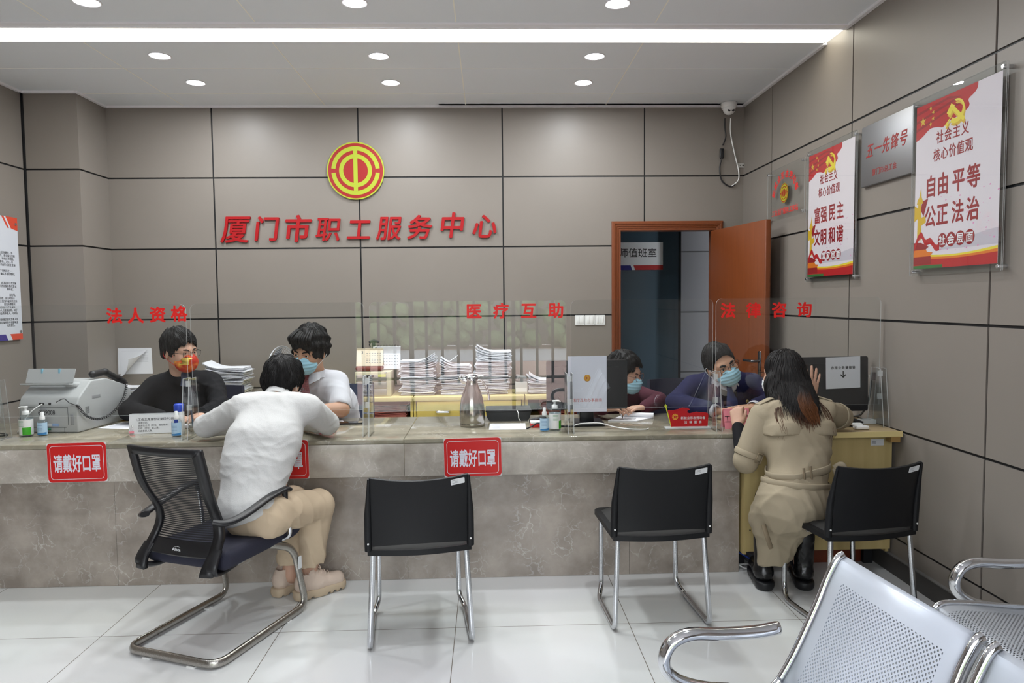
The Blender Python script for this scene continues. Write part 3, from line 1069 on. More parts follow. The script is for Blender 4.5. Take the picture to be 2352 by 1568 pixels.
def value_poster(y, z, lines, foot, lbl):
    """printed poster sandwiched in a clear board held off the wall on four metal studs"""
    W_, H_ = 0.655, 0.875
    t = thing('wall_poster', lbl, 'poster', (XR, y, z), group='framed value posters on the right wall')
    MB().prism(rrect(W_, H_, 0.006, 3), 0.030, 0.033, 0, FR, ms=1).prism(rrect(W_, H_, 0.006, 3), 0.0365, 0.0405, 0, FR, ms=1).build('clear_board', [m_acr, m_acre], t)
    standoffs(t, W_, H_, 0.026)
    w, h = 0.60, 0.81
    mb = MB()
    mb.prism([(-w / 2, -h / 2), (w / 2, -h / 2), (w / 2, h / 2), (-w / 2, h / 2)], 0.0335, 0.0350, 0, FR)
    Z = 0.0352
    # red banner across the upper left
    edge = [(-w / 2, 0.237), (-0.25, 0.25), (-0.19, 0.276), (-0.13, 0.272), (-0.09, 0.262), (-0.05, 0.28), (0.0, 0.285), (0.072, 0.30), (0.095, 0.318), (0.088, 0.345), (0.125, 0.362), (0.147, 0.38), (0.15, h / 2)]
    flat(mb, FR, [(p.x, p.y) for p in smooth_path([(a, b, 0) for a, b in edge], 4)] + [(-w / 2, h / 2)], 1, Z)
    for k in range(3):   # folds of the banner
        flat(mb, FR, [(-w / 2, 0.375 - k * .04), (-0.05 + .05 * k, 0.395 - k * .02), (0.05, 0.37 - k * .02), (-0.06 + .05 * k, 0.383 - k * .02), (-w / 2, 0.362 - k * .04)], 2, Z + 0.0001)
    # stars
    star(mb, FR, -0.247, 0.325, 0.026, 3, Z + 0.0002)
    for cx, cy in ((-0.187, 0.375), (-0.167, 0.352), (-0.167, 0.322), (-0.185, 0.298)):
        star(mb, FR, cx, cy, 0.012, 3, Z + 0.0002, 0.3)
    # gold emblem: sickle ring and hammer, with a thick lower edge
    for dz, m, dx, dy in ((0.0002, 5, 0.006, -0.014), (0.0004, 4, 0, 0)):
        cx, cy = 0.002 + dx, 0.315 + dy
        a = [(cx + 0.062 * math.cos(q), cy + 0.055 * math.sin(q)) for q in [math.radians(d) for d in range(100, -131, -10)]]
        b = [(cx + 0.004 + 0.043 * math.cos(q), cy + 0.006 + 0.038 * math.sin(q)) for q in [math.radians(d) for d in range(-128, 96, 10)]]
        flat(mb, FR, a + b, m, Z + dz)
        flat(mb, FR, [(cx - 0.066, cy + 0.005), (cx - 0.034, cy + 0.043), (cx - 0.008, cy + 0.028), (cx - 0.04, cy - 0.012)], m, Z + dz + 0.00005)
        flat(mb, FR, [(cx - 0.034, cy + 0.018), (cx + 0.052, cy - 0.058), (cx + 0.066, cy - 0.045), (cx - 0.02, cy + 0.032)], m, Z + dz + 0.0001)
        flat(mb, FR, [(cx - 0.05, cy - 0.028), (cx - 0.033, cy - 0.02), (cx - 0.062, cy - 0.058), (cx - 0.08, cy - 0.05)], m, Z + dz + 0.00015)
    # scattered petals
    rnd = random.Random(len(foot) + int(y * 100))
    for k in range(46):
        px, py = rnd.uniform(-0.1, 0.295), rnd.uniform(-0.33, 0.0)
        s = rnd.uniform(0.002, 0.007)
        flat(mb, FR, [(px - s, py), (px, py - s * .6), (px + s * 1.2, py + s * .2), (px, py + s * .7)], 7, Z + 0.00012 + k * 0.000002)
    # hills, ribbon bands and lawn at the foot
    flat(mb, FR, [(-0.1, -0.32)] + [(w / 2, -0.32)] + list(reversed(wave(-0.1, w / 2, lambda x: -0.285 + 0.035 * math.sin(6 * x - 0.4)))), 8, Z)
    flat(mb, FR, [(-w / 2, -0.38), (w / 2, -0.36)] + list(reversed(wave(-w / 2, w / 2, lambda x: -0.325 - 0.02 * math.cos(5 * x)))), 4, Z + 0.0001)
    flat(mb, FR, [(-w / 2, -0.39), (w / 2, -0.37)] + list(reversed(wave(-w / 2, w / 2, lambda x: -0.338 - 0.016 * math.cos(5 * x)))), 6, Z + 0.0002)
    flat(mb, FR, [(-w / 2, -h / 2), (w / 2, -h / 2)] + list(reversed(wave(-w / 2, w / 2, lambda x: -0.352 - 0.012 * math.cos(5 * x)))), 1, Z + 0.0003)
    flat(mb, FR, [(-w / 2, -h / 2), (-0.07, -h / 2)] + list(reversed(wave(-w / 2, -0.07, lambda x: -0.388 - 0.012 * abs(x + 0.2)))), 9, Z + 0.0004)
    # generic gate tower and carved pillar with red ribbon
    flat(mb, FR, [(-w / 2, -0.385), (-0.155, -0.385), (-0.16, -0.345), (-w / 2, -0.345)], 2, Z + 0.0005)
    flat(mb, FR, [(-w / 2, -0.345), (-0.165, -0.345), (-0.145, -0.328), (-0.19, -0.322), (-0.2, -0.31), (-0.255, -0.30), (-w / 2, -0.30)], 6, Z + 0.0006)
    flat(mb, FR, [(-w / 2, -0.31), (-0.2, -0.31), (-0.178, -0.298), (-0.24, -0.275), (-w / 2, -0.272)], 2, Z + 0.0007)
    flat(mb, FR, [(-0.275, -0.26), (-0.243, -0.26), (-0.246, -0.08), (-0.27, -0.08)], 3, Z + 0.0006)
    flat(mb, FR, [(-0.282, -0.08), (-0.228, -0.08), (-0.236, -0.06), (-0.245, -0.045), (-0.25, 0.0), (-0.262, -0.045), (-0.276, -0.06)], 3, Z + 0.0007)
    flat(mb, FR, [(-w / 2, -0.165), (-0.27, -0.15), (-0.27, -0.10), (-w / 2, -0.085)], 3, Z + 0.0005)
    flat(mb, FR, [(-0.245, -0.19), (-0.205, -0.175), (-0.212, -0.145), (-0.245, -0.15)], 3, Z + 0.0005)
    rib = smooth_path([(-0.30, -0.31, 0), (-0.275, -0.265, 0), (-0.24, -0.235, 0), (-0.205, -0.275, 0), (-0.165, -0.27, 0), (-0.125, -0.305, 0), (-0.095, -0.305, 0)], 5)
    n = len(rib)
    flat(mb, FR, [(p.x, p.y + 0.014) for p in rib] + [(p.x, p.y - 0.016) for p in reversed(rib)], 1, Z + 0.0008)
    flat(mb, FR, [(-0.225, -0.145), (-0.19, -0.06), (-0.235, -0.07), (-0.25, -0.11)], 2, Z + 0.0005)
    # round seals behind the foot characters
    for k in range(4):
        flat(mb, FR, [(-0.074 + k * 0.0647 + 0.033 * math.cos(a), -0.275 + 0.034 * math.sin(a)) for a in [2 * PI * i / 28 for i in range(28)]], 2, Z + 0.0009)
    mb.build('print', [m_prt, m_pred, m_pdred, m_pgold, m_pyel, m_pgold, m_porg, m_ppink, m_pgrey, m_pgrn], t)
    MB().text('社会主义', FR @ TR(-0.02, 0.222, Z), 0.064, ext=0.0006, off=0.012, sx=0.85, space=1.22).build('heading', m_pdred, t)
    MB().text('核心价值观', FR @ TR(-0.016, 0.14, Z), 0.064, ext=0.0006, off=0.012, sx=0.85, space=1.12).build('heading', m_pdred, t)
    for row, yy in ((lines[0], -0.005), (lines[1], -0.15)):
        for k, ch in enumerate(row):
            MB().text(ch, FR @ TR((-0.171, -0.079, 0.033, 0.135)[k], yy, Z), 0.112, ext=0.0006, off=0.02, sx=0.80).build('character', m_pdred, t)
    for k, ch in enumerate(foot):
        MB().text(ch, FR @ TR(-0.074 + k * 0.0647, -0.275, Z + 0.001), 0.05, ext=0.0006, off=0.02).build('foot_character', m_lbl, t)
    return t


value_poster(3.272, 2.062, ('自由平等', '公正法治'), '社会层面', 'larger looking red and white value poster, nearest the camera on right wall')
value_poster(4.478, 2.062, ('富强民主', '文明和谐'), '国家层面', 'red and white value poster between clear plaque and steel plaque')

# clear station plaque
t = thing('clear_plaque', 'small clear acrylic plaque with red characters arching over round emblem', 'plaque', (XR, 5.178, 2.293))
MB().prism(rrect(0.645, 0.385, 0.004, 2), 0.028, 0.032, 0, FR, ms=1).build('clear_board', [m_acr, m_acre], t)
standoffs(t, 0.645, 0.385, 0.024)
mb = MB()
for k, ch in enumerate('新就业形态劳动者'):
    a = math.radians(158 - k * 19.5)
    mb.text(ch, FR @ TR(0.0 + 0.215 * math.cos(a), -0.055 + 0.185 * math.sin(a), 0.0325, rz=a - PI / 2), 0.058, ext=0.0006, off=0.011)
mb.build('arched_lettering', m_redtxt, t)
MB().text('工会法律服务工作站', FR @ TR(0, -0.135, 0.0325), 0.05, ext=0.0006, off=0.004, space=1.06).build('lettering', m_redtxt, t)
emblem(MB(), FR @ TR(-0.01, -0.005, 0.0332), 0.072, t=0.001).build('emblem', [m_embred, m_yel], t)

# brushed metal plaque
t = thing('metal_plaque', 'brushed steel plaque with red calligraphy between the two posters', 'plaque', (XR, 3.872, 2.328))
box((0, 0, 0.012), (0.505, 0.345, 0.024), bev=0.003, T=FR).build('plate', mat('plaque_steel', (150, 150, 152), rough=0.45, metal=0.9, bump=0.08, bscale=40, stretch=(1, 0.04, 1)), t)
mb = MB()
for k, ch in enumerate('五一先锋号'):
    MB().text(ch, FR @ TR(-0.165 + k * 0.082, 0.025, 0.0242), 0.088, ext=0.0006, off=0.012, shear=0.25, sx=0.85).build('character', mat('engraved_red', (150, 34, 30), rough=0.5), t)
MB().text('厦门市总工会', FR @ TR(-0.01, -0.105, 0.0242), 0.04, ext=0.0006, off=0.004, space=1.05).build('lettering', MATS['engraved_red'], t)

# left wall notice board (only its right part is in the frame)
FLW = frame((0, 0, 0), (0, 1, 0), (0, 0, 1))     # x = +Y, y=Z, z=+X into the room
t = thing('rules_board', 'white rules board with small black text on the left wall', 'notice board', (XL + 0.001, 4.99, 1.72))
MB().prism(rrect(1.10, 0.92, 0.004, 2), 0.018, 0.024, 0, FLW).build('board', mat('board_white', (204, 208, 216), rough=0.5), t)
mb = MB()
flat(mb, FLW, [(0.55, 0.46), (0.55, 0.36), (0.475, 0.375), (0.42, 0.46)], 0, 0.0244)
flat(mb, FLW, [(0.40, 0.46), (0.455, 0.375), (0.435, 0.375), (0.375, 0.46)], 0, 0.0244)
mb.build('corner_stripe', [mat('stripe_orange_red', (206, 74, 50), rough=0.5)], t)
mb = MB()
flat(mb, FLW, [(0.55, -0.46), (0.55, -0.415), (0.41, -0.415), (0.435, -0.46)], 0, 0.0244)
flat(mb, FLW, [(-0.55, -0.46), (0.385, -0.46), (0.36, -0.415), (-0.55, -0.415)], 1, 0.0244)
mb.build('foot_stripe', [mat('stripe_orange_red', (206, 74, 50), rough=0.5), mat('stripe_violet', (60, 50, 130), rough=0.5)], t)
mb = MB()
MB().text('职工服务中心', FLW @ TR(0.345, 0.405, 0.0242), 0.055, ext=0.0005, off=0.01, align='RIGHT', shear=0.15).build('heading', m_redtxt, t)
MB().text('否定备案制', FLW @ TR(0.25, 0.29, 0.0242), 0.085, ext=0.0005, off=0.02, align='RIGHT').build('heading', m_redtxt, t)
mb = MB()
lines = ['厦门市职工服务中心自身建设，务', '政和公信力，建设服务型职', '特制定本制度。', '的申报审批事项，工作人员', '的理由以书面形式送主管领', '', '有下列情形之一：', '政策精神，确实不能办理的；', '', '', '报备规定后，对决定实行否定报', '备案表），《否定报备情况登记', '的申请；', '', '岗位等。', '人员没有否定权，应及时展示', '分管或主管领导报到否定的', '提出处理意见。', '认真审核，对违反法律法规和', '经办人员需要说明，对于', '对手续齐全的申请人，可对应', '', '否定失职追究制规定追究当事人员', '作成行政诉讼案件等不良影响或', '人的责任。']
for k, ln in enumerate(lines):
    if ln:
        mb.text(ln, FLW @ TR(0.505 if k % 3 else 0.48, 0.19 - k * 0.0225, 0.0242), 0.021, ext=0.0005, off=0.002, align='RIGHT')
mb.build('body_text', m_ink, t)
for x in (-0.53, 0.525):
    for y in (0.41, -0.40):
        MB().cyl((x, y, 0), (x, y, 0.03), 0.011, n=14, T=FLW).build('standoff', m_chrome, t)
# dark frame whose edge just enters at the left
t = thing('picture_frame', 'dark framed picture high on the left wall, only its edge visible', 'picture', (XL + 0.001, 4.58, 2.39))
box((0, 0, 0.012), (1.2, 0.36, 0.024), 0, 0.004, T=FLW).build('frame', mat('frame_dark_brown', (58, 34, 26), rough=0.4), t)
box((0, 0, 0.025), (1.12, 0.28, 0.004), T=FLW).build('picture', mat('picture_grey', (120, 116, 112), rough=0.5), t)
# ================================================================ ORGANIC SURFACES (implicit fields meshed with surface nets)


def A3(p):
    return np.array((p[0], p[1], p[2]), dtype=np.float64)


class SDF:
    """list of smooth-blended primitives -> one closed mesh"""

    def __init__(self):
        self.P = []          # (op, fn, k, lo, hi)
        self.disp = None

    def _add(self, op, fn, k, lo, hi):
        self.P.append((op, fn, k, np.array(lo), np.array(hi)))
        return self

    def cone(self, a, b, ra, rb=None, k=0.02, op='u'):
        a, b = A3(a), A3(b)
        rb = ra if rb is None else rb
        ab = b - a
        L2 = max(ab @ ab, 1e-12)

        def fn(p):
            q = p - a
            t = np.clip(q @ ab / L2, 0, 1)
            return np.linalg.norm(q - t[:, None] * ab, axis=1) - (ra + (rb - ra) * t)
        m = max(ra, rb)
        return self._add(op, fn, k, np.minimum(a, b) - m, np.maximum(a, b) + m)

    def chain(self, pts, rs, k=0.02, op='u'):
        for i in range(len(pts) - 1):
            self.cone(pts[i], pts[i + 1], rs[i], rs[i + 1], k, op)
        return self

    def ell(self, c, r, R=None, k=0.02, op='u'):
        c, r = A3(c), A3(r)
        M = np.eye(3) if R is None else np.array(R.to_3x3())

        def fn(p):
            q = (p - c) @ M
            k0 = np.linalg.norm(q / r, axis=1)
            k1 = np.linalg.norm(q / (r * r), axis=1)
            return k0 * (k0 - 1.0) / np.maximum(k1, 1e-9)
        m = max(r)
        return self._add(op, fn, k, c - m, c + m)

    def box(self, c, h, R=None, rad=0.01, k=0.02, op='u'):
        c, h = A3(c), A3(h)
        M = np.eye(3) if R is None else np.array(R.to_3x3())

        def fn(p):
            q = np.abs((p - c) @ M) - (h - rad)
            return np.linalg.norm(np.maximum(q, 0), axis=1) + np.minimum(q.max(axis=1), 0) - rad
        m = float(np.linalg.norm(h))
        return self._add(op, fn, k, c - m, c + m)

    def plane(self, o, n, k=0.01):
        """keep the side the normal points away from"""
        o, n = A3(o), A3(n)
        n = n / np.linalg.norm(n)
        return self._add('i', lambda p: (p - o) @ n, k, (0, 0, 0), (0, 0, 0))

    def ev(self, p, idx=None):
        d = None
        for i in (range(len(self.P)) if idx is None else idx):
            op, fn, k, lo, hi = self.P[i]
            e = fn(p)
            if d is None:
                d = e
                continue
            if op == 'u':
                h = np.clip(0.5 + 0.5 * (d - e) / k, 0, 1)
                d = d * (1 - h) + e * h - k * h * (1 - h)
            elif op == 's':
                h = np.clip(0.5 - 0.5 * (d + e) / k, 0, 1)
                d = d * (1 - h) - e * h + k * h * (1 - h)
            else:
                h = np.clip(0.5 - 0.5 * (d - e) / k, 0, 1)
                d = d * (1 - h) + e * h + k * h * (1 - h)
        if self.disp is not None:
            d = d + self.disp(p)
        return d

    def project(self, p, off=0.0, it=6):
        """move points onto the surface (plus off)"""
        p = np.array(p, float)
        h = 0.0015
        for _ in range(it):
            d = self.ev(p)
            g = np.stack([(self.ev(p + e) - d) / h for e in np.eye(3) * h], 1)
            p = p - (d - off)[:, None] * g / np.maximum((g * g).sum(1), 0.05)[:, None]
        return p

    def ring(self, c, axis, x, n=40, off=0.004, rmax=0.35, lift=None):
        """closed line round the surface in the plane through c across axis"""
        c = A3(c); a = nrm(A3(axis)); x = A3(x); x = nrm(x - a * (x @ a)); y = np.cross(a, x)
        out = []
        ts = np.linspace(0.01, rmax, 140)
        for k in range(n):
            q = 2 * PI * k / n
            d = x * math.cos(q) + y * math.sin(q)
            e = self.ev(c + ts[:, None] * d)
            j = np.nonzero(e > 0)[0]
            r = ts[j[0]] if len(j) else rmax
            out.append(c + d * (r + off) + (a * lift(q) if lift else 0))
        return out

    def mesh(self, res, lo=None, hi=None, n=16):
        us = [q for q in self.P if q[0] == 'u']
        if lo is None:
            lo = np.min([q[3] for q in us], axis=0) - 3 * res
            hi = np.max([q[4] for q in us], axis=0) + 3 * res
        lo, hi = np.array(lo, float), np.array(hi, float)
        nb = np.ceil((hi - lo) / (res * n)).astype(int)
        G = np.stack(np.meshgrid(*[np.arange(q) for q in nb], indexing='ij'), -1).reshape(-1, 3)
        cen = lo + (G + 0.5) * res * n
        Rb = res * n * 0.5 * math.sqrt(3)
        dp = self.disp
        per = np.stack([q[1](cen) for q in self.P])
        isu = np.array([q[0] == 'u' for q in self.P])
        kk = np.array([q[2] for q in self.P])
        dc = self.ev(cen)
        act = np.abs(dc) < Rb * 1.5 + 0.02
        umin = per[isu].min(axis=0)
        off = np.stack(np.meshgrid(*[np.arange(n + 1)] * 3, indexing='ij'), -1).reshape(-1, 3)
        keysV, posV, quads = [], [], []
        dims = nb * n + 4

        def key(c):
            return (c[:, 0] * dims[1] + c[:, 1]) * dims[2] + c[:, 2]
        for b in np.nonzero(act)[0]:
            near = (~isu) | (per[:, b] < umin[b] + 3.2 * Rb + 4 * kk)
            idx = [i for i in range(len(self.P)) if near[i]]
            base = G[b] * n
            pts = lo + (base + off) * res
            V = self.ev(pts, idx).reshape(n + 1, n + 1, n + 1)
            neg = V < 0
            cnt = np.zeros((n, n, n), int)
            for i in (0, 1):
                for j in (0, 1):
                    for k in (0, 1):
                        cnt += neg[i:n + i, j:n + j, k:n + k]
            cells = np.argwhere((cnt > 0) & (cnt < 8))
            if len(cells) == 0:
                continue
            # vertex of each active cell: mean of its edge crossings
            acc = np.zeros((len(cells), 3)); num = np.zeros(len(cells))
            for ax in range(3):
                o1, o2 = [(1, 2), (0, 2), (0, 1)][ax]
                for s in (0, 1):
                    for t in (0, 1):
                        a = cells.copy(); a[:, o1] += s; a[:, o2] += t
                        c = a.copy(); c[:, ax] += 1
                        va = V[a[:, 0], a[:, 1], a[:, 2]]; vc = V[c[:, 0], c[:, 1], c[:, 2]]
                        x = (va < 0) != (vc < 0)
                        tt = np.where(x, va / np.where(x, va - vc, 1), 0)
                        q = a.astype(float); q[:, ax] += tt
                        acc += q * x[:, None]; num += x
            keysV.append(key(cells + base + 1)); posV.append(lo + (acc / num[:, None] + base) * res)
            # quads around crossing edges whose lower corner lies in this block
            for ax in range(3):
                sl = [slice(0, n)] * 3
                s2 = list(sl); s2[ax] = slice(1, n + 1)
                va, vc = neg[tuple(sl)], neg[tuple(s2)]
                e = np.argwhere(va != vc)
                if len(e) == 0:
                    continue
                fl = va[e[:, 0], e[:, 1], e[:, 2]]
                g = e + base + 1
                u_, v_ = [(1, 2), (2, 0), (0, 1)][ax]
                d1 = np.zeros(3, int); d1[u_] = 1
                d2 = np.zeros(3, int); d2[v_] = 1
                q = np.stack([key(g - d1 - d2), key(g - d2), key(g), key(g - d1)], 1)
                q[~fl] = q[~fl][:, ::-1]
                quads.append(q)
        K = np.concatenate(keysV); Pv = np.concatenate(posV); Q = np.concatenate(quads)
        o = np.argsort(K); K, Pv = K[o], Pv[o]
        ix = np.searchsorted(K, Q)
        ok = (ix < len(K)).all(axis=1)
        ix = np.clip(ix, 0, len(K) - 1)
        ok &= (K[ix] == Q).all(axis=1)
        return Pv, ix[ok]

    def build(self, name, m, parent=None, res=0.006, T=None, smooth=1, lo=None, hi=None):
        v, f = self.mesh(res, lo, hi)
        for _ in range(smooth):     # light relax
            s = np.zeros_like(v); c = np.zeros(len(v))
            for a in range(4):
                np.add.at(s, f[:, a], v[f[:, (a + 1) % 4]] + v[f[:, (a + 3) % 4]]); np.add.at(c, f[:, a], 2)
            v = v * 0.5 + 0.5 * s / np.maximum(c, 1)[:, None]
        if T is not None:
            M = np.array(T)
            v = v @ M[:3, :3].T + M[:3, 3]
        me = bpy.data.meshes.new(name)
        me.vertices.add(len(v)); me.vertices.foreach_set('co', v.astype(np.float32).ravel())
        me.loops.add(len(f) * 4); me.loops.foreach_set('vertex_index', f.astype(np.int32).ravel())
        me.polygons.add(len(f)); me.polygons.foreach_set('loop_start', np.arange(0, len(f) * 4, 4, dtype=np.int32))
        me.update(calc_edges=True)
        me.validate()
        me.polygons.foreach_set('use_smooth', [True] * len(me.polygons))
        for q in (m if isinstance(m, (list, tuple)) else [m]):
            me.materials.append(q)
        o = bpy.data.objects.new(name, me)
        C.objects.link(o)
        if parent is not None:
            o.parent = parent
        return o


def folds(seed, amp, freq=28.0, dirs=None):
    freq *= 3.6
    """cloth creases: warped ridges"""
    r = np.random.RandomState(seed)
    W = r.normal(size=(4, 3)) * freq * 0.14
    D = r.normal(size=(5, 3)) if dirs is None else np.array(dirs, float)
    D = D / np.linalg.norm(D, axis=1)[:, None] * freq * r.uniform(0.6, 1.3, size=len(D))[:, None]
    ph = r.uniform(0, 6.28, 12)

    def fn(p):
        w = sum(np.sin(p @ W[i] + ph[i]) for i in range(4))
        d = 0
        for i in range(len(D)):
            d = d + (1 - np.abs(np.sin(0.5 * (p @ D[i]) + 0.8 * w + ph[5 + i % 6]))) ** 2
        g = 0.5 + 0.5 * np.sin(p @ W[0] * 0.7 + ph[4])
        return -amp * 1.25 * (d / len(D) - 0.42) * (0.4 + g)
    return fn


def V3(*a):
    return np.array(a, float)


def nrm(v):
    return v / max(np.linalg.norm(v), 1e-9)


# ---------------------------------------------------------------- hands


def hand(S, wrist, d, n, side, spread=0.1, curl=(0.35, 0.4, 0.45, 0.5), thumb=(0.6, 0.3), sc=1.0, k=0.008):
    """add a hand to field S. d: wrist->knuckles, n: back-of-hand normal, side: towards the thumb; curl per finger (index first)"""
    d = nrm(A3(d)); n = A3(n); n = nrm(n - d * (n @ d)); s = A3(side); s = nrm(s - d * (s @ d) - n * (s @ n))
    w = A3(wrist)
    off = [0.027, 0.009, -0.009, -0.026]
    ln = [0.086, 0.092, 0.088, 0.078]
    fl = [(0.040, 0.025, 0.020), (0.044, 0.028, 0.021), (0.040, 0.026, 0.020), (0.031, 0.020, 0.018)]
    fr = [0.0088, 0.0090, 0.0086, 0.0076]
    tips = []
    for i in range(4):
        kn = w + (d * ln[i] + s * off[i]) * sc
        S.cone(w + s * off[i] * 0.6 * sc + d * 0.012 * sc, kn, 0.0145 * sc, 0.0112 * sc, 0.014)
        a = 0.0
        p = kn
        sp = spread * (1.5 - i) * 0.66
        dd0 = nrm(d + s * math.tan(sp))
        for j in range(3):
            a += curl[i] * (0.9 if j == 0 else 1.05)
            dirv = dd0 * math.cos(a) - n * math.sin(a)
            q = p + dirv * fl[i][j] * sc
            r0 = fr[i] * (1 - 0.08 * j) * sc
            S.cone(p, q, r0 * 1.04, r0 * 0.93, 0.004)
            p = q
        tips.append(p)
    tb = w + (d * 0.026 + s * 0.027 - n * 0.006) * sc
    S.cone(w + d * 0.012 * sc + s * 0.01 * sc, tb, 0.015 * sc, 0.0145 * sc, 0.012)
    t1 = nrm(d * math.cos(thumb[0]) + s * math.sin(thumb[0]) - n * 0.35)
    m1 = tb + t1 * 0.036 * sc
    t2 = nrm(t1 * math.cos(thumb[1]) + d * math.sin(thumb[1]) - n * 0.2)
    m2 = m1 + t2 * 0.027 * sc
    S.cone(tb, m1, 0.0135 * sc, 0.0105 * sc, 0.008)
    S.cone(m1, m2, 0.0102 * sc, 0.0082 * sc, 0.004)
    return tips


# ---------------------------------------------------------------- heads


class Head:
    """head frame: x = person's right, y = the way the face looks, z = up; origin between the ears at eye level"""

    def __init__(self, c, fwd, up=(0, 0, 1), s=1.0):
        f = nrm(A3(fwd)); u = A3(up); u = nrm(u - f * (u @ f)); r = np.cross(f, u)
        self.c, self.f, self.u, self.r, self.s = A3(c), f, u, r, s
        self.M = Matrix(((r[0] * s, f[0] * s, u[0] * s, c[0]), (r[1] * s, f[1] * s, u[1] * s, c[1]), (r[2] * s, f[2] * s, u[2] * s, c[2]), (0, 0, 0, 1)))
        self.R = Matrix(((r[0], f[0], u[0]), (r[1], f[1], u[1]), (r[2], f[2], u[2])))

    def w(self, x, y, z):
        return self.c + self.s * (self.r * x + self.f * y + self.u * z)

    def add(self, S, nk=None):
        s = self.s

        def E(c, r, k=0.02, op='u', rot=None):
            R = self.R if rot is None else self.R @ Euler(rot).to_matrix()
            S.ell(self.w(*c), tuple(q * s for q in r), R, k * s, op)
        E((0, -0.012, 0.030), (0.075, 0.096, 0.086), 0.02)
        E((0, 0.022, -0.030), (0.066, 0.072, 0.085), 0.03)
        E((0, 0.036, -0.078), (0.046, 0.046, 0.034), 0.03)
        E((0, 0.070, -0.099), (0.022, 0.016, 0.014), 0.02)
        E((0, 0.076, 0.016), (0.050, 0.015, 0.014), 0.022)
        for q in (-1, 1):
            E((q * 0.042, 0.058, -0.034), (0.022, 0.022, 0.02), 0.025)
            E((q * 0.031, 0.094, -0.004), (0.016, 0.013, 0.010), 0.012, 's')
            E((q * 0.031, 0.078, 0.003), (0.0165, 0.0125, 0.0085), 0.005)
            E((q * 0.031, 0.077, -0.010), (0.015, 0.0115, 0.006), 0.005)
        S.cone(self.w(0, 0.086, 0.004), self.w(0, 0.106, -0.034), 0.007 * s, 0.0115 * s, 0.012 * s)
        for q in (-1, 1):
            E((q * 0.011, 0.097, -0.040), (0.008, 0.009, 0.007), 0.008)
        E((0, 0.089, -0.065), (0.023, 0.008, 0.005), 0.008)
        E((0, 0.087, -0.074), (0.020, 0.009, 0.006), 0.006)
        for q in (-1, 1):
            E((q * 0.078, -0.012, -0.014), (0.008, 0.019, 0.031), 0.008, rot=(-0.2, 0, q * -0.35))
            E((q * 0.085, -0.008, -0.012), (0.006, 0.010, 0.018), 0.006, 's', rot=(-0.2, 0, q * -0.35))
        if nk is not None:
            S.cone(self.w(0, -0.022, -0.055), nk, 0.052 * s, 0.058 * s, 0.03)

    def place(self, mb, name, mats, parent, Lc):
        return mb.build(name, mats, parent, Lc @ self.M)


m_hair = mat('hair_black', (20, 18, 18), rough=0.58, spec=0.28, bump=0.6, bscale=120, stretch=(1, 1, 0.15))
m_hairg = mat('hair_black_greying', (24, 22, 22), rough=0.6, spec=0.28, var=0.3, vscale=60, bump=0.5, bscale=90, stretch=(1, 1, 0.12))
m_eyew = mat('eye_white', (226, 222, 216), rough=0.2)
m_iris = mat('iris_dark', (34, 22, 16), rough=0.15)
m_mask = mat('mask_blue', (160, 206, 224), rough=0.75, bump=0.15, bscale=200)
m_maskw = mat('mask_white', (230, 234, 238), rough=0.75)
m_gl = mat('spectacle_frame', (40, 38, 38), rough=0.3, metal=0.6)


def eyes(H, parent, Lc, brow=1.0, look=0.0):
    for q in (-1, 1):
        mb = MB()
        R = 0.0118
        pr = [(0.00001 if k == 0 else R * math.sin(PI * k / 16), R * math.cos(PI * k / 16)) for k in range(17)]
        T = TR(q * 0.031, 0.0785, -0.0025, rx=-PI / 2, rz=look)
        mb.lathe(pr[:4], 20, 1, T, cap=False); mb.lathe(pr[3:], 20, 0, T, cap=False)
        H.place(mb, 'eye', [m_eyew, m_iris], parent, Lc)
        mb = MB()
        mb.tube([(q * 0.012, 0.094, 0.013), (q * 0.026, 0.093, 0.0185), (q * 0.040, 0.085, 0.0185), (q * 0.05, 0.074, 0.012)], [0.0028 * brow, 0.0040 * brow, 0.0036 * brow, 0.0015], 8, ry=None)
        H.place(mb, 'eyebrow', m_hair, parent, Lc)


def face_mask(H, parent, Lc, m, name='face_mask', res=0.0035, pleat=0.0016, loops=True, m_loop=None, drop=0.0):
    """surgical mask: a tented sheet over nose, mouth and chin, with ear loops"""
    S = SDF()
    S.ell((0, 0.052, -0.060), (0.068, 0.062, 0.052), k=0.02)
    S.ell((0, 0.080, -0.040), (0.030, 0.036, 0.026), k=0.03)
    S.ell((0, 0.060, -0.085), (0.044, 0.044, 0.032), k=0.03)
    S.plane((0, 0.020, 0), (0, -1, 0.10), 0.004)
    S.plane((0, 0, -0.016), (0, -0.25, 1), 0.006)
    if pleat:
        S.disp = lambda p: pleat * np.sin(p[:, 2] * 330.0) * np.clip((p[:, 1] - 0.03) * 30, 0, 1)
    o = S.build(name, m, parent, res, Lc @ H.M)
    if loops:
        for q in (-1, 1):
            mb = MB()
            mb.tube(smooth_path([(q * 0.064, 0.040, -0.030), (q * 0.074, 0.015, -0.012), (q * 0.083, -0.012, 0.012), (q * 0.088, -0.030, -0.004), (q * 0.083, -0.026, -0.03), (q * 0.073, 0.006, -0.055), (q * 0.056, 0.038, -0.080)], 5), 0.0016, 6)
            mb.build('ear_loop', m_loop or m_maskw, o, Lc @ H.M)
    return o


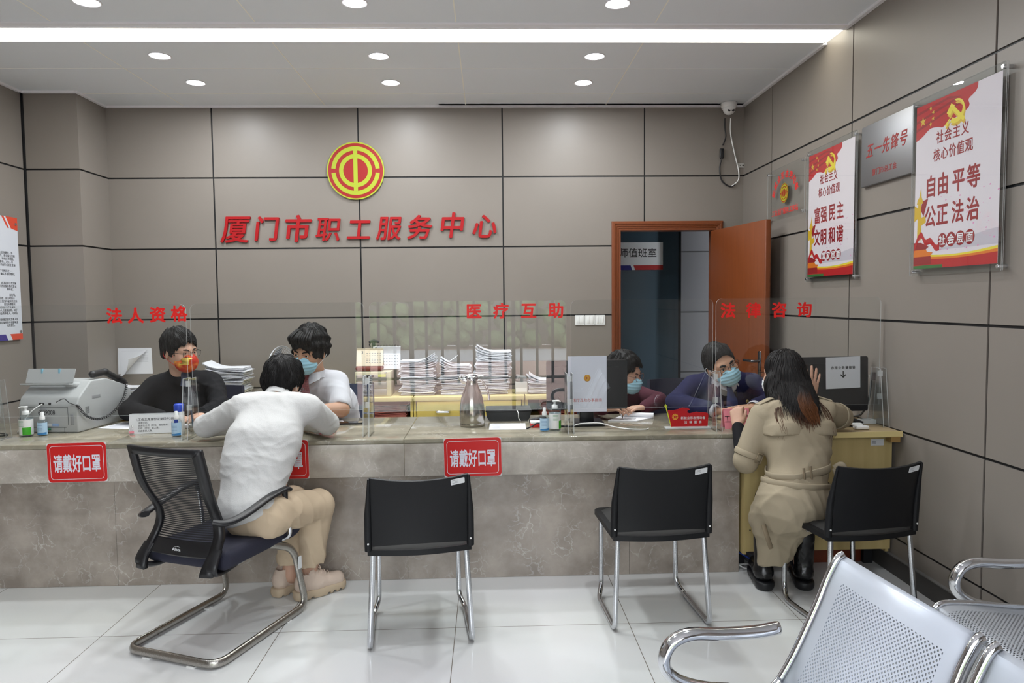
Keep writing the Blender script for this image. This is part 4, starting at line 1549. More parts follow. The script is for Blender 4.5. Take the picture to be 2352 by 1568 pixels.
def spectacles(H, parent, Lc, m=None, rim=True, round_=False):
    m = m or m_gl
    o = None
    mb = MB()
    for q in (-1, 1):
        if round_:
            p = [(q * 0.032 + 0.024 * math.cos(a), 0.104, -0.006 + 0.022 * math.sin(a)) for a in [2 * PI * k / 24 for k in range(24)]]
        else:
            p = [(q * 0.032 + x, 0.104, -0.006 + y) for x, y in rrect(0.050, 0.033, 0.010, 4)]
        mb.tube(p, 0.0014, 6, closed=True)
    mb.tube([(-0.009, 0.105, -0.001), (0, 0.108, 0.001), (0.009, 0.105, -0.001)], 0.0014, 6)
    for q in (-1, 1):
        mb.tube([(q * 0.057, 0.103, 0.001), (q * 0.073, 0.090, 0.003), (q * 0.081, -0.004, 0.004), (q * 0.079, -0.026, -0.006)], 0.0016, 6)
    o = mb.build('spectacles', m, parent, Lc @ H.M)
    return o


def hair_cap(H, m, parent, Lc, top=0.018, back=0.0, low=-0.055, front=0.062, side=0.012, seed=1, res=0.004, fringe=0.0, amp=0.004, freq=120, n=420, ln=8, crown=(0.01, -0.05, 0.13), fx=0.105, lift=0.003, flow=(0, 0, -0.35)):
    S = SDF()
    S.ell((0, -0.014, 0.034), (0.079 + side, 0.099 + top * 0.8, 0.088 + top), k=0.02)
    S.ell((0, -0.052 - back, -0.012), (0.068 + side * .6, 0.060, 0.062), k=0.03)
    # cut away the face, keep the hairline
    S.ell((0, 0.105, -0.062), (fx, 0.088 - fringe, 0.062 + front), k=0.010, op='s')
    for q in (-1, 1):
        S.ell((q * 0.10, -0.012, -0.050), (0.05, 0.032, 0.046), k=0.008, op='s')
    S.plane((0, -0.05, low), (0, 0.35, -1), 0.012)
    r = np.random.RandomState(seed)
    W = r.normal(size=(6, 3)) * V3(1, 1, 0.35) * freq
    ph = r.uniform(0, 6, 6)
    S.disp = lambda p: amp * sum(np.sin(p @ W[i] + ph[i] + 2 * np.sin(p @ W[(i + 1) % 6] * 0.2)) for i in range(6)) / 3
    o = S.build('hair', m, parent, res, Lc @ H.M)
    n = int(n * 2.0)
    if n:
        q = r.normal(size=(n, 3)) * V3(1, 1, 1); q /= np.linalg.norm(q, axis=1)[:, None]
        q = q * V3(0.1, 0.12, 0.11) + V3(0, -0.014, 0.034)
        ev = np.array([v.co[:] for v in o.data.vertices])
        Mi = np.array((Lc @ H.M).inverted())
        ev = ev @ Mi[:3, :3].T + Mi[:3, 3]
        p = ev[r.choice(len(ev), n)]
        cr = A3(crown); fl = A3(flow)
        paths = [p.copy()]
        jit = r.normal(size=(n, 3)) * 0.16
        for k in range(ln):
            d = p - cr
            d = d / np.linalg.norm(d, axis=1)[:, None] + fl + jit
            h = 0.0015
            e = S.ev(p)
            g = np.stack([(S.ev(p + w) - e) / h for w in np.eye(3) * h], 1)
            g /= np.maximum(np.linalg.norm(g, axis=1), 1e-6)[:, None]
            d = d - g * (d * g).sum(1)[:, None]
            d /= np.maximum(np.linalg.norm(d, axis=1), 1e-6)[:, None]
            p = p + d * 0.0052
            e = S.ev(p)
            p = p - g * (e - 0.0008 - lift * k / ln)[:, None] * (0.85 if k < ln - 2 else 0.2)
            paths.append(p.copy())
        mb = MB()
        for i in range(n):
            mb.tube([q_[i] for q_ in paths], [0.0013 * (1 - (k / ln) ** 2) + 0.0004 for k in range(ln + 1)], 3, caps=False)
        mb.build('hair_strands', m, o, Lc @ H.M)
    return o
# ================================================================ PEOPLE
m_skin = mat('skin', (200, 160, 138), rough=0.5, spec=0.35, var=0.06, vscale=30, sub=0.06)
m_skin2 = mat('skin_warm', (190, 147, 120), rough=0.5, spec=0.35, var=0.06, vscale=30, sub=0.06)
m_blackcloth = mat('black_cloth', (26, 26, 29), rough=0.85, spec=0.2, bump=0.15, bscale=300)
m_whitesh = mat('white_shirt_cloth', (206, 206, 212), rough=0.8, spec=0.2, bump=0.10, bscale=260)
m_linen = mat('white_linen', (204, 204, 203), rough=0.85, spec=0.2, var=0.035, vscale=140, bump=0.25, bscale=220)
m_maroon = mat('maroon_knit', (78, 30, 46), rough=0.9, bump=0.3, bscale=300)
m_navy = mat('navy_suit', (34, 35, 66), rough=0.85, spec=0.15)
m_navyt = mat('navy_tie', (42, 56, 104), rough=0.6, bump=0.1, bscale=200)
m_chino = mat('beige_chino', (202, 182, 156), rough=0.85, spec=0.2, bump=0.15, bscale=260)
m_trench = mat('khaki_trench', (162, 150, 128), rough=0.75, spec=0.25, bump=0.12, bscale=300)
m_trenchd = mat('khaki_seam', (130, 116, 94), rough=0.8)
m_sneak = mat('sneaker_beige', (212, 192, 176), rough=0.8, bump=0.2, bscale=90)
m_sole = mat('sneaker_sole', (196, 176, 150), rough=0.7)
m_boot = mat('boot_black', (18, 18, 20), rough=0.25, spec=0.6)


def person(label, base):
    t = thing('person', label, 'person', base)
    return t, WL(*base)


def arm(S, sh, el, wr, r, k=0.03):
    S.cone(sh, el, r[0], r[1], k); S.cone(el, wr, r[1] * 0.98, r[2], k * 0.6)


def torso(S, pel, che, neck, shL, shR, r=0.112, hw=0.07, k=0.045, sr=0.062, nr=0.042):
    s = nrm(A3(shR) - A3(shL))
    pel, che, neck = A3(pel), A3(che), A3(neck)
    for q in (-1, 1):
        S.cone(pel + s * hw * q, che + s * (hw + 0.012) * q, r, r * 1.02, k)
    mid = (A3(shL) + A3(shR)) / 2
    S.cone(che, mid, r, 0.075, k)
    for q in (-1, 1):
        S.cone(che + s * (hw + 0.012) * q, mid + s * 0.085 * q, r * 0.98, sr + 0.016, k)
    S.cone(A3(shL) + s * 0.03, A3(shR) - s * 0.03, sr, sr, k)
    for q in (A3(shL), A3(shR)):
        S.cone(neck, q * 0.55 + neck * 0.45, nr, max(nr, sr * 0.85), 0.03)


def legs(S, pel, s, knees, anks, r=(0.098, 0.075, 0.052)):
    for q, kn, an in zip((-1, 1), knees, anks):
        h = A3(pel) + s * 0.085 * q
        S.cone(h, kn, r[0], r[1], 0.04); S.cone(kn, an, r[1] * 0.97, r[2], 0.03)


def simple_shoe(a, d, parent, Lc, m, ln=0.27, name='shoe'):
    """closed shoe with its heel behind ankle point a (on the floor), pointing along d"""
    d = nrm(A3(d) * V3(1, 1, 0)); s = np.cross(d, V3(0, 0, 1)); a = A3(a)
    P = lambda x, y, z: a + d * x + s * y + V3(0, 0, z)
    S = SDF()
    S.cone(P(-0.045, 0, 0.045), P(0.05, 0, 0.05), 0.038, 0.042, 0.03)
    S.cone(P(0.05, 0, 0.045), P(ln - 0.11, 0.0, 0.036), 0.042, 0.04, 0.03)
    S.cone(P(-0.02, 0, 0.08), P(-0.01, 0, 0.11), 0.042, 0.044, 0.03)
    S.plane((0, 0, 0.006), (0, 0, -1), 0.004)
    return S.build(name, m, parent, 0.006, Lc)


def tie(parent, Lc, top, mid, tip, nf, m, w=0.036, knot=True):
    top, mid, tip, nf = (Vector(q) for q in (top, mid, tip, nf))
    sd = (tip - top).cross(nf).normalized()
    pts = [top, top * .6 + mid * .4, mid, tip]
    ws = [0.013, 0.017, w * .85, w]
    mb = MB()

    def fn(u, v):
        x = u * 3; i = min(int(x), 2); t = x - i
        p = pts[i].lerp(pts[i + 1], t); ww = ws[i] * (1 - t) + ws[i + 1] * t
        return p + sd * ww * (v * 2 - 1) + nf * 0.006 * (1 - (v * 2 - 1) ** 2)
    mb.sheet(fn, 18, 6, 0.004)
    o = mb.build('necktie', m, parent, Lc)
    if knot:
        S = SDF(); S.cone(top + nf * 0.004 + Vector((0, 0, 0.012)), top + nf * 0.004 - Vector((0, 0, 0.018)), 0.019, 0.012)
        S.build('knot', m, o, 0.003, Lc)
    return o


def collar(parent, Lc, H, neck, front, m, r=0.066, hgt=0.042, name='collar', spread=0.5):
    """turned shirt collar around the neck, open at the throat"""
    neck = Vector(neck); f = Vector(front); f.z = 0; f.normalize(); rt = f.cross(Vector((0, 0, 1)))
    mb = MB()

    def fn(u, v):
        a = (u * 2 - 1) * (PI - 0.16)
        back = math.cos(a)          # 1 at the nape
        rr = r * (1.0 + 0.16 * v) + (0.02 * v if abs(a) > 2.2 else 0)
        z = hgt * (0.75 + 0.25 * back) * (1 - 1.35 * v) + 0.006
        p = neck - f * math.cos(a) * rr * 0.98 + rt * math.sin(a) * rr + Vector((0, 0, z))
        if abs(a) > 2.0:
            p.z -= v * 0.045 * (abs(a) - 2.0) / 1.0
        return p
    mb.sheet(fn, 40, 4, 0.003)
    return mb.build(name, m, parent, Lc)


# ---- clerk with the red mask, behind the left screen -----------------------------------------
B = (-1.96, 4.75, 0.0)
t, Lc = person('clerk in black jacket, glasses and red and yellow mask writing at the counter', B)
H = Head((-1.925, 4.46, 1.228), (0.86, -0.50, -0.10), (0.03, -0.10, 1), 1.06)
shR, shL = V3(-2.115, 4.52, 0.995), V3(-1.80, 4.64, 1.0)
elR, wrR = V3(-2.21, 4.38, 0.868), V3(-1.95, 4.22, 0.848)
elL, wrL = V3(-1.70, 4.48, 0.868), V3(-1.735, 4.31, 0.848)
pel, che, nk = V3(-1.96, 4.80, 0.52), V3(-1.96, 4.63, 0.86), V3(-1.955, 4.53, 1.06)
S = SDF(); H.add(S, nk)
torso(S, pel, che, nk, shL, shR, 0.098, 0.06, sr=0.045); arm(S, shR, elR, wrR, (0.045, 0.038, 0.026)); arm(S, shL, elL, wrL, (0.045, 0.038, 0.026))
hand(S, wrR, (0.9, -0.25, 0.10), (0.1, -0.25, 1), (0.2, 1, 0.2), 0.06, (0.3, 0.35, 0.4, 0.45), (0.5, 0.5))
hand(S, wrL, (-0.2, -1, 0.0), (0, 0, 1), (-1, 0, 0), 0.08, (0.12, 0.14, 0.18, 0.2))
S.build('body', m_skin, t, 0.0042, Lc)
S = SDF(); torso(S, pel, che, nk, shL, shR, 0.125, 0.075, sr=0.068, nr=0.062); arm(S, shR, elR, wrR, (0.072, 0.062, 0.048)); arm(S, shL, elL, wrL, (0.072, 0.062, 0.048))
S.cone(nk + V3(0, 0.0, -0.01), nk + V3(0.0, 0.0, 0.035), 0.070, 0.066, 0.02)
S.cone(nk + V3(0.05, -0.085, 0.03), nk + V3(0.05, -0.10, -0.06), 0.030, 0.006, 0.01, 's')
S.disp = folds(3, 0.014, 15)
S.build('jacket', m_blackcloth, t, 0.006, Lc)
S = SDF(); legs(S, pel, V3(1, 0, 0) * -1, [(-1.84, 4.40, 0.50), (-2.08, 4.42, 0.50)], [(-1.85, 4.42, 0.08), (-2.08, 4.44, 0.08)]); S.build('trousers', m_blackcloth, t, 0.009, Lc)
for x in (-1.85, -2.08):
    simple_shoe((x, 4.43, 0), (0, -1, 0), t, Lc, m_boot)
tie(t, Lc, nk + V3(0.052, -0.075, 0.03), nk + V3(0.060, -0.098, -0.01), nk + V3(0.064, -0.115, -0.05), (0.5, -0.85, 0.1), mat('tie_slate', (52, 60, 82), rough=0.7), 0.017, False)
eyes(H, t, Lc, 1.0, 0.0)
hair_cap(H, m_hair, t, Lc, top=0.020, front=0.060, low=-0.045, side=0.007, seed=2, fx=0.125, flow=(0, 0.25, -0.2))
spectacles(H, t, Lc)


def print_mask():
    m = bpy.data.materials.new('mask_red_print')
    m.use_nodes = True
    nt = m.node_tree; b = nt.nodes['Principled BSDF']; b.inputs['Roughness'].default_value = 0.7
    tc = nt.nodes.new('ShaderNodeTexCoord'); nz = nt.nodes.new('ShaderNodeTexNoise'); nz.inputs['Scale'].default_value = 16
    nt.links.new(tc.outputs['Object'], nz.inputs['Vector'])
    cr = nt.nodes.new('ShaderNodeValToRGB')
    cr.color_ramp.elements[0].position = 0.42; cr.color_ramp.elements[0].color = rgb(196, 48, 26)
    cr.color_ramp.elements[1].position = 0.66; cr.color_ramp.elements[1].color = rgb(236, 160, 60)
    nt.links.new(nz.outputs['Fac'], cr.inputs['Fac']); nt.links.new(cr.outputs[0], b.inputs['Base Color'])
    return m


fm = face_mask(H, t, Lc, print_mask(), pleat=0, m_loop=m_red)
mb = MB()     # yellow printed panel on the mask


def panel_pt(u, v, d=0.0045):
    x, z = 0.064 - 0.082 * u, -0.020 - 0.046 * v
    best = 0.16
    for k in range(60):
        y = 0.16 - k * 0.0015
        q = np.array([[x, y, z]])
        a = ((x / 0.068) ** 2 + ((y - 0.052) / 0.062) ** 2 + ((z + 0.06) / 0.052) ** 2) < 1
        b = ((x / 0.030) ** 2 + ((y - 0.08) / 0.036) ** 2 + ((z + 0.04) / 0.026) ** 2) < 1
        if a or b:
            best = y
            break
    return (x, best + d, z)


mb.sheet(panel_pt, 10, 6)
mb.build('mask_print_panel', mat('mask_yellow', (232, 200, 90), rough=0.7), fm, Lc @ H.M)
mb = MB()
for k in range(4):
    p = panel_pt(0.28 + 0.14 * k, 0.5, 0.0055)
    mb.tube([(p[0] + 0.003, p[1], p[2] + 0.004), (p[0] - 0.001, p[1] + 0.0005, p[2] + 0.005), (p[0], p[1], p[2] - 0.001), (p[0] - 0.003, p[1], p[2] - 0.005), (p[0] + 0.002, p[1], p[2] - 0.003)], 0.0012, 5)
mb.build('mask_script', m_red, fm, Lc @ H.M)
# pen held in the right hand
pn = MB().tube([(-1.845, 4.15, 0.80), (-1.835, 4.20, 0.86), (-1.825, 4.24, 0.905)], [0.003, 0.0045, 0.0045], 8)
tag(pn.build('pen', mat('pen_blue', (40, 90, 190), rough=0.3)), 'blue pen in the hand of clerk with red mask', 'pen')

# ---- clerk in white shirt and tie -------------------------------------------------------------
B = (-1.08, 4.85, 0.0)
t, Lc = person('clerk in white short sleeved shirt, tie and blue mask leaning on the counter', B)
H = Head((-1.115, 4.42, 1.222), (-0.30, -0.93, -0.22), (0.06, -0.15, 1), 1.12)
shL, shR = V3(-0.98, 4.54, 1.0), V3(-1.27, 4.48, 0.99)
elL, wrL = V3(-0.92, 4.38, 0.858), V3(-1.095, 4.18, 0.875)
elR, wrR = V3(-1.38, 4.42, 0.85), V3(-1.22, 4.22, 0.865)
pel, che, nk = V3(-1.06, 4.84, 0.52), V3(-1.085, 4.61, 0.85), V3(-1.105, 4.49, 1.055)
S = SDF(); H.add(S, nk)
torso(S, pel, che, nk, shL, shR, 0.115, 0.07, sr=0.05); arm(S, shR, elR, wrR, (0.055, 0.046, 0.030)); arm(S, shL, elL, wrL, (0.055, 0.048, 0.032))
hand(S, wrL, (-0.85, -0.4, 0.05), (0.1, -0.4, 0.9), (-0.3, 0.8, 0.4), 0.05, (0.8, 0.85, 0.9, 0.9), (0.5, 0.6))
hand(S, wrR, (0.75, -0.5, 0.1), (0.2, -0.3, 0.95), (0.3, 0.8, 0.4), 0.05, (0.7, 0.75, 0.8, 0.85), (0.5, 0.6))
S.build('body', m_skin2, t, 0.0042, Lc)
S = SDF(); torso(S, pel, che, nk + V3(0, 0.01, -0.012), shL, shR, 0.122, 0.082, sr=0.072, nr=0.062)
for sh, el in ((shL, elL), (shR, elR)):
    S.cone(sh, sh * 0.22 + el * 0.78, 0.080, 0.076, 0.03)
    e2 = sh * 0.05 + el * 0.95
    S.cone(e2, el + (el - sh) * 0.6, 0.05, 0.06, 0.006, 's')
S.cone(nk + V3(-0.015, -0.08, 0.02), nk + V3(-0.015, -0.09, -0.03), 0.024, 0.006, 0.01, 's')
S.disp = folds(8, 0.012, 16)
S.build('shirt', m_whitesh, t, 0.0055, Lc)
collar(t, Lc, H, nk + V3(-0.004, -0.012, 0.0), H.f, m_whitesh, 0.068, 0.042)


def tie_pattern():
    m = bpy.data.materials.new('tie_maroon_pattern'); m.use_nodes = True
    nt = m.node_tree; b = nt.nodes['Principled BSDF']; b.inputs['Roughness'].default_value = 0.6
    tc = nt.nodes.new('ShaderNodeTexCoord'); mp = nt.nodes.new('ShaderNodeMapping'); mp.inputs['Rotation'].default_value = (0, 0.78, 0)
    ck = nt.nodes.new('ShaderNodeTexChecker'); ck.inputs['Scale'].default_value = 130
    ck.inputs[1].default_value = rgb(120, 58, 62); ck.inputs[2].default_value = rgb(86, 40, 46)
    nt.links.new(tc.outputs['Object'], mp.inputs[0]); nt.links.new(mp.outputs[0], ck.inputs[0]); nt.links.new(ck.outputs[0], b.inputs['Base Color'])
    return m


tie(t, Lc, nk + V3(-0.025, -0.108, 0.0), nk + V3(-0.028, -0.130, -0.085), nk + V3(-0.025, -0.125, -0.19), (-0.15, -0.95, 0.15), tie_pattern(), 0.034)
S = SDF(); legs(S, pel, V3(-1, 0, 0), [(-0.95, 4.50, 0.50), (-1.20, 4.50, 0.50)], [(-0.95, 4.50, 0.08), (-1.2, 4.5, 0.08)]); S.build('trousers', m_blackcloth, t, 0.009, Lc)
for x in (-0.95, -1.2):
    simple_shoe((x, 4.51, 0), (0, -1, 0), t, Lc, m_boot)
eyes(H, t, Lc, 1.1)
hair_cap(H, m_hair, t, Lc, top=0.026, front=0.044, n=500, fx=0.09, low=-0.055, side=0.014, seed=5, amp=0.006, fringe=0.012)
face_mask(H, t, Lc, m_mask)
# fringe strands falling over the forehead
mb = MB()
rnd = random.Random(4)
for k in range(34):
    a = -0.065 + 0.13 * k / 33
    z1 = 0.028 + 0.018 * rnd.random() + 0.25 * abs(a + 0.02)
    y0 = 0.062 + 0.02 * rnd.random()
    mb.tube(smooth_path([(a * 0.7, y0 - 0.035, 0.125), (a * 0.95, y0 + 0.022, 0.098), (a + 0.008 * rnd.uniform(-1, 1), 0.100 - 2.2 * a * a, 0.062), (a + 0.014 * rnd.uniform(-1, 1), 0.098 - 4.0 * a * a, z1)], 4), [0.005] * 9 + [0.004, 0.0028, 0.001, 0.0008], 6)
mb.build('fringe', m_hair, t, Lc @ H.M)
# wrist watch
ax = Vector(nrm(wrL - elL)); wp = Vector(wrL) - ax * 0.015
wt = MB()
fm_ = ax.to_track_quat('Z', 'Y').to_matrix().to_4x4()
wt.lathe([(0.033, -0.010), (0.036, -0.010), (0.0365, 0), (0.036, 0.010), (0.033, 0.010)], 26, T=Matrix.Translation(wp) @ fm_)
wo = wt.build('wristwatch', m_chrome, t, Lc)
wc = MB().lathe([(0.0001, -0.004), (0.017, -0.004), (0.018, 0.003), (0.015, 0.005), (0.0001, 0.005)], 24, T=frame(wp + Vector((0.01, -0.034, 0.012)), ax, Vector((0.2, -0.3, 1)).cross(ax)) @ TR(0, 0, 0))
wc.build('watch_case', m_chrome, wo, Lc)

# ---- woman behind the monitor -----------------------------------------------------------------
B = (0.86, 5.0, 0.0)
t, Lc = person('woman in maroon top, glasses and blue mask writing behind the black monitor', B)
H = Head((0.872, 4.52, 1.045), (0.80, -0.58, -0.16), (0.05, -0.12, 1), 1.03)
shR, shL = V3(0.69, 4.62, 0.86), V3(1.03, 4.70, 0.865)
elR, wrR = V3(0.62, 4.44, 0.862), V3(0.685, 4.26, 0.855)
elL, wrL = V3(1.09, 4.52, 0.862), V3(0.97, 4.36, 0.845)
pel, che, nk = V3(0.86, 5.02, 0.50), V3(0.86, 4.80, 0.72), V3(0.852, 4.64, 0.895)
S = SDF(); H.add(S, nk)
torso(S, pel, che, nk, shL, shR, 0.09, 0.05, sr=0.042); arm(S, shR, elR, wrR, (0.042, 0.036, 0.024)); arm(S, shL, elL, wrL, (0.042, 0.036, 0.024))
hand(S, wrR, (0.9, -0.3, 0.12), (0.15, -0.35, 0.93), (0.3, 0.9, 0.3), 0.05, (0.3, 0.35, 0.4, 0.45), (0.5, 0.5))
hand(S, wrL, (-0.9, -0.4, 0.0), (0, 0, 1), (-0.3, 0.9, 0), 0.05, (0.14, 0.16, 0.2, 0.24))
S.build('body', m_skin, t, 0.0042, Lc)
S = SDF(); torso(S, pel, che, nk + V3(0, 0, -0.005), shL, shR, 0.112, 0.068, sr=0.062, nr=0.062); arm(S, shR, elR, wrR, (0.064, 0.055, 0.042)); arm(S, shL, elL, wrL, (0.064, 0.055, 0.042))
S.disp = folds(12, 0.008, 18)
S.build('sweater', m_maroon, t, 0.006, Lc)
S = SDF(); legs(S, pel, V3(-1, 0, 0), [(0.98, 4.60, 0.50), (0.74, 4.60, 0.50)], [(0.98, 4.6, 0.08), (0.74, 4.6, 0.08)]); S.build('trousers', m_blackcloth, t, 0.009, Lc)
for x in (0.98, 0.74):
    simple_shoe((x, 4.61, 0), (0, -1, 0), t, Lc, m_boot, 0.25)
eyes(H, t, Lc, 0.8)
hair_cap(H, m_hair, t, Lc, top=0.024, front=0.066, low=-0.06, side=0.012, fx=0.12, seed=9, back=0.014, flow=(0, -0.4, -0.1))
spectacles(H, t, Lc, mat('spectacle_rose', (120, 92, 84), rough=0.3, metal=0.5), round_=True)
face_mask(H, t, Lc, m_mask)
pn = MB().tube([(0.795, 4.185, 0.806), (0.79, 4.21, 0.85), (0.785, 4.235, 0.90)], [0.002, 0.004, 0.004], 8)
tag(pn.build('pen', mat('pen_black', (22, 22, 24), rough=0.3)), 'black pen in the hand of woman behind the monitor', 'pen')

# ---- clerk in navy suit ---------------------------------------------------------------------
B = (1.5, 4.92, 0.0)
t, Lc = person('older clerk in navy suit and blue mask tilting his head over the counter', B)
H = Head((1.437, 4.34, 1.108), (0.14, -0.97, -0.06), (-0.40, -0.10, 0.92), 1.08)
shR, shL = V3(1.315, 4.50, 0.95), V3(1.70, 4.52, 0.955)
elR, wrR = V3(1.165, 4.37, 0.868), V3(1.335, 4.155, 0.85)
elL, wrL = V3(1.81, 4.40, 0.868), V3(1.585, 4.17, 0.865)
pel, che, nk = V3(1.51, 4.90, 0.50), V3(1.515, 4.58, 0.79), V3(1.495, 4.45, 0.985)
S = SDF(); H.add(S, nk)
torso(S, pel, che, nk, shL, shR, 0.10, 0.06, sr=0.045); arm(S, shR, elR, wrR, (0.045, 0.038, 0.027)); arm(S, shL, elL, wrL, (0.045, 0.038, 0.027))
hand(S, wrR, (0.95, -0.2, -0.04), (0.05, -0.2, 0.97), (0.2, 0.95, 0.1), 0.07, (0.12, 0.15, 0.2, 0.25), (0.6, 0.3))
hand(S, wrL, (-0.98, -0.18, -0.04), (0.0, -0.2, 0.97), (-0.18, 0.95, 0.1), 0.10, (0.10, 0.12, 0.16, 0.2), (0.7, 0.3))
S.build('body', m_skin2, t, 0.0042, Lc)
S = SDF(); torso(S, pel, che, nk + V3(0, 0.015, -0.02), shL, shR, 0.120, 0.075, sr=0.066, nr=0.062)
S.build('shirt', m_whitesh, t, 0.006, Lc)
for wr, el, q in ((wrR, elR, 0), (wrL, elL, 1)):
    S = SDF(); d = nrm(wr - el); S.cone(wr - d * 0.05, wr + d * 0.008, 0.042, 0.040); S.cone(wr - d * 0.02, wr + d * 0.03, 0.031, 0.034, 0.003, 's'); S.build('shirt_cuff', m_whitesh, t, 0.004, Lc)
S = SDF(); torso(S, pel, che, nk + V3(0, 0.02, -0.02), shL, shR, 0.136, 0.088, sr=0.076, nr=0.062)
for sh, el, wr in ((shR, elR, wrR), (shL, elL, wrL)):
    arm(S, sh, el, wr * 0.88 + el * 0.12, (0.080, 0.066, 0.052))
# open front of the jacket: a V cut down to the shirt
S.cone(nk + V3(-0.004, -0.115, -0.01), nk + V3(0.008, -0.06, -0.24), 0.066, 0.012, 0.008, 's')
S.cone(nk + V3(-0.012, -0.08, 0.0), nk + V3(-0.012, -0.06, 0.09), 0.058, 0.068, 0.008, 's')
S.disp = folds(21, 0.011, 15)
S.build('jacket', m_navy, t, 0.0055, Lc)
collar(t, Lc, H, nk + V3(-0.012, -0.02, 0.0), (0.1, -1, 0), m_whitesh, 0.068, 0.04)
for q in (-1, 1):
    mb = MB()
    o = Vector(nk) + Vector((-0.01, -0.128, -0.02))
    mb.prism([(q * 0.058, 0.015), (q * 0.085, -0.03), (q * 0.096, -0.07), (q * 0.076, -0.078), (q * 0.085, -0.10), (q * 0.014, -0.235), (q * 0.010, -0.22)][::q], 0, 0.006, 0, frame(o, (1, q * 0.30, 0), (0, 0.25, 1)))
    mb.build('lapel', m_navy, t, Lc)
tie(t, Lc, nk + V3(-0.008, -0.112, -0.008), nk + V3(0.0, -0.150, -0.10), nk + V3(0.008, -0.150, -0.21), (0.05, -0.97, 0.15), m_navyt, 0.04)
bd = MB().lathe([(0.0001, -0.002), (0.011, -0.002), (0.0115, 0.001), (0.009, 0.003), (0.0001, 0.003)], 20, T=frame(Vector(nk) + Vector((0.098, -0.150, -0.105)), (1, 0.3, 0), (0, 0.3, 1)))
bd.build('lapel_badge', mat('badge_gold', (190, 170, 110), rough=0.3, metal=0.8), t, Lc)
S = SDF(); legs(S, pel, V3(-1, 0, 0), [(1.64, 4.55, 0.50), (1.38, 4.55, 0.50)], [(1.64, 4.55, 0.08), (1.38, 4.55, 0.08)]); S.build('trousers', m_navy, t, 0.009, Lc)
for x in (1.64, 1.38):
    simple_shoe((x, 4.56, 0), (0, -1, 0), t, Lc, m_boot)
eyes(H, t, Lc, 1.7)
hair_cap(H, m_hairg, t, Lc, top=0.012, front=0.074, low=-0.045, side=0.004, seed=15, flow=(0.5, -0.2, -0.1), fx=0.105)
spectacles(H, t, Lc)
face_mask(H, t, Lc, m_mask)

# ---- visitor in white shirt on the mesh armchair -----------------------------------------------
B = (-1.10, 3.32, 0.0)
t, Lc = person('visitor in white linen shirt and beige trousers leaning over the counter, seen from behind', B)
H = Head((-1.088, 3.742, 1.092), (0.10, 0.90, -0.42), (0.06, 0.40, 0.92), 1.06)
shL, shR = V3(-1.240, 3.57, 0.995), V3(-0.918, 3.58, 0.985)
elL, wrL = V3(-1.515, 3.79, 0.866), V3(-1.27, 3.99, 0.845)
elR, wrR = V3(-0.875, 3.81, 0.866), V3(-1.06, 4.01, 0.842)
pel, che, nk = V3(-1.11, 3.29, 0.56), V3(-1.10, 3.44, 0.85), V3(-1.09, 3.635, 1.012)
fdir = V3(0.33, 0.94, 0); sdir = V3(0.94, -0.33, 0)
hipR, hipL = V3(-1.045, 3.285, 0.53), V3(-1.150, 3.325, 0.53)
kR, aR = V3(-0.895, 3.62, 0.475), V3(-0.945, 3.62, 0.10)
kL, aL = V3(-1.045, 3.70, 0.475), V3(-1.055, 3.66, 0.10)
S = SDF(); H.add(S, nk)
torso(S, pel, che, nk, shL, shR, 0.082, 0.05, sr=0.042); arm(S, shR, elR, wrR, (0.045, 0.038, 0.026)); arm(S, shL, elL, wrL, (0.045, 0.038, 0.026))
hand(S, wrL, (0.85, 0.5, 0.0), (0, 0, 1), (-0.5, 0.85, 0), 0.05, (0.14, 0.16, 0.2, 0.24))
hand(S, wrR, (-0.85, 0.45, 0.0), (0, 0, 1), (0.4, 0.85, 0), 0.05, (0.14, 0.16, 0.2, 0.24))
for h_, k_, a_ in ((hipR, kR, aR), (hipL, kL, aL)):
    S.cone(h_, k_, 0.075, 0.052, 0.04); S.cone(k_, a_, 0.052, 0.036, 0.03); S.cone(a_, a_ + V3(0.05, 0.06, -0.045), 0.036, 0.034, 0.03)
S.build('body', m_skin, t, 0.0046, Lc)
S = SDF(); torso(S, (pel + V3(-0.035, 0.0, 0.03)) * 0.35 + che * 0.65, che, nk + V3(0, -0.012, -0.012), shL, shR, 0.100, 0.060, sr=0.064, nr=0.060)
p0 = V3(-1.128, 3.285, 0.57)
for q in (-1, 1):
    S.cone(p0 + V3(0.043, -0.01, 0) * q, (pel + V3(-0.035, 0.0, 0.03)) * 0.35 + che * 0.65 + V3(0.066, 0, 0) * q, 0.098, 0.100, 0.04)
arm(S, shL, elL, wrL, (0.074, 0.062, 0.048)); arm(S, shR, elR, wrR, (0.074, 0.062, 0.048))
S.cone(p0 + V3(-0.045, 0.02, -0.02), p0 + V3(0.04, -0.01, -0.02), 0.108, 0.108, 0.04)
S.plane(p0 + V3(0.0, 0.0, -0.045), (0.45, 0.10, -1), 0.012)
S.cone(nk + V3(0.0, 0.03, 0.045), nk + V3(0.01, 0.05, 0.12), 0.052, 0.06, 0.01, 's')
f1 = folds(31, 0.013, 13, [(0.4, 0.2, 1), (-0.5, 0.3, 1), (0.1, 0.5, 1), (1, 0.2, 0.7), (-0.9, 0.2, 0.8)])
f2 = folds(32, 0.0055, 30, [(0.15, 0.1, 1), (-0.3, 0.1, 1), (0.4, 0.2, 1), (0.0, 0.3, 1), (0.9, 0.2, 0.6)])
S.disp = lambda p: f1(p) + f2(p)
S.build('shirt', m_linen, t, 0.0055, Lc)
cA = nrm(V3(0.0, 0.80, 0.60)); cX = V3(1.0, 0, 0); cU = np.cross(cX, cA)
cC = nk + V3(0.0, 0.004, 0.016)
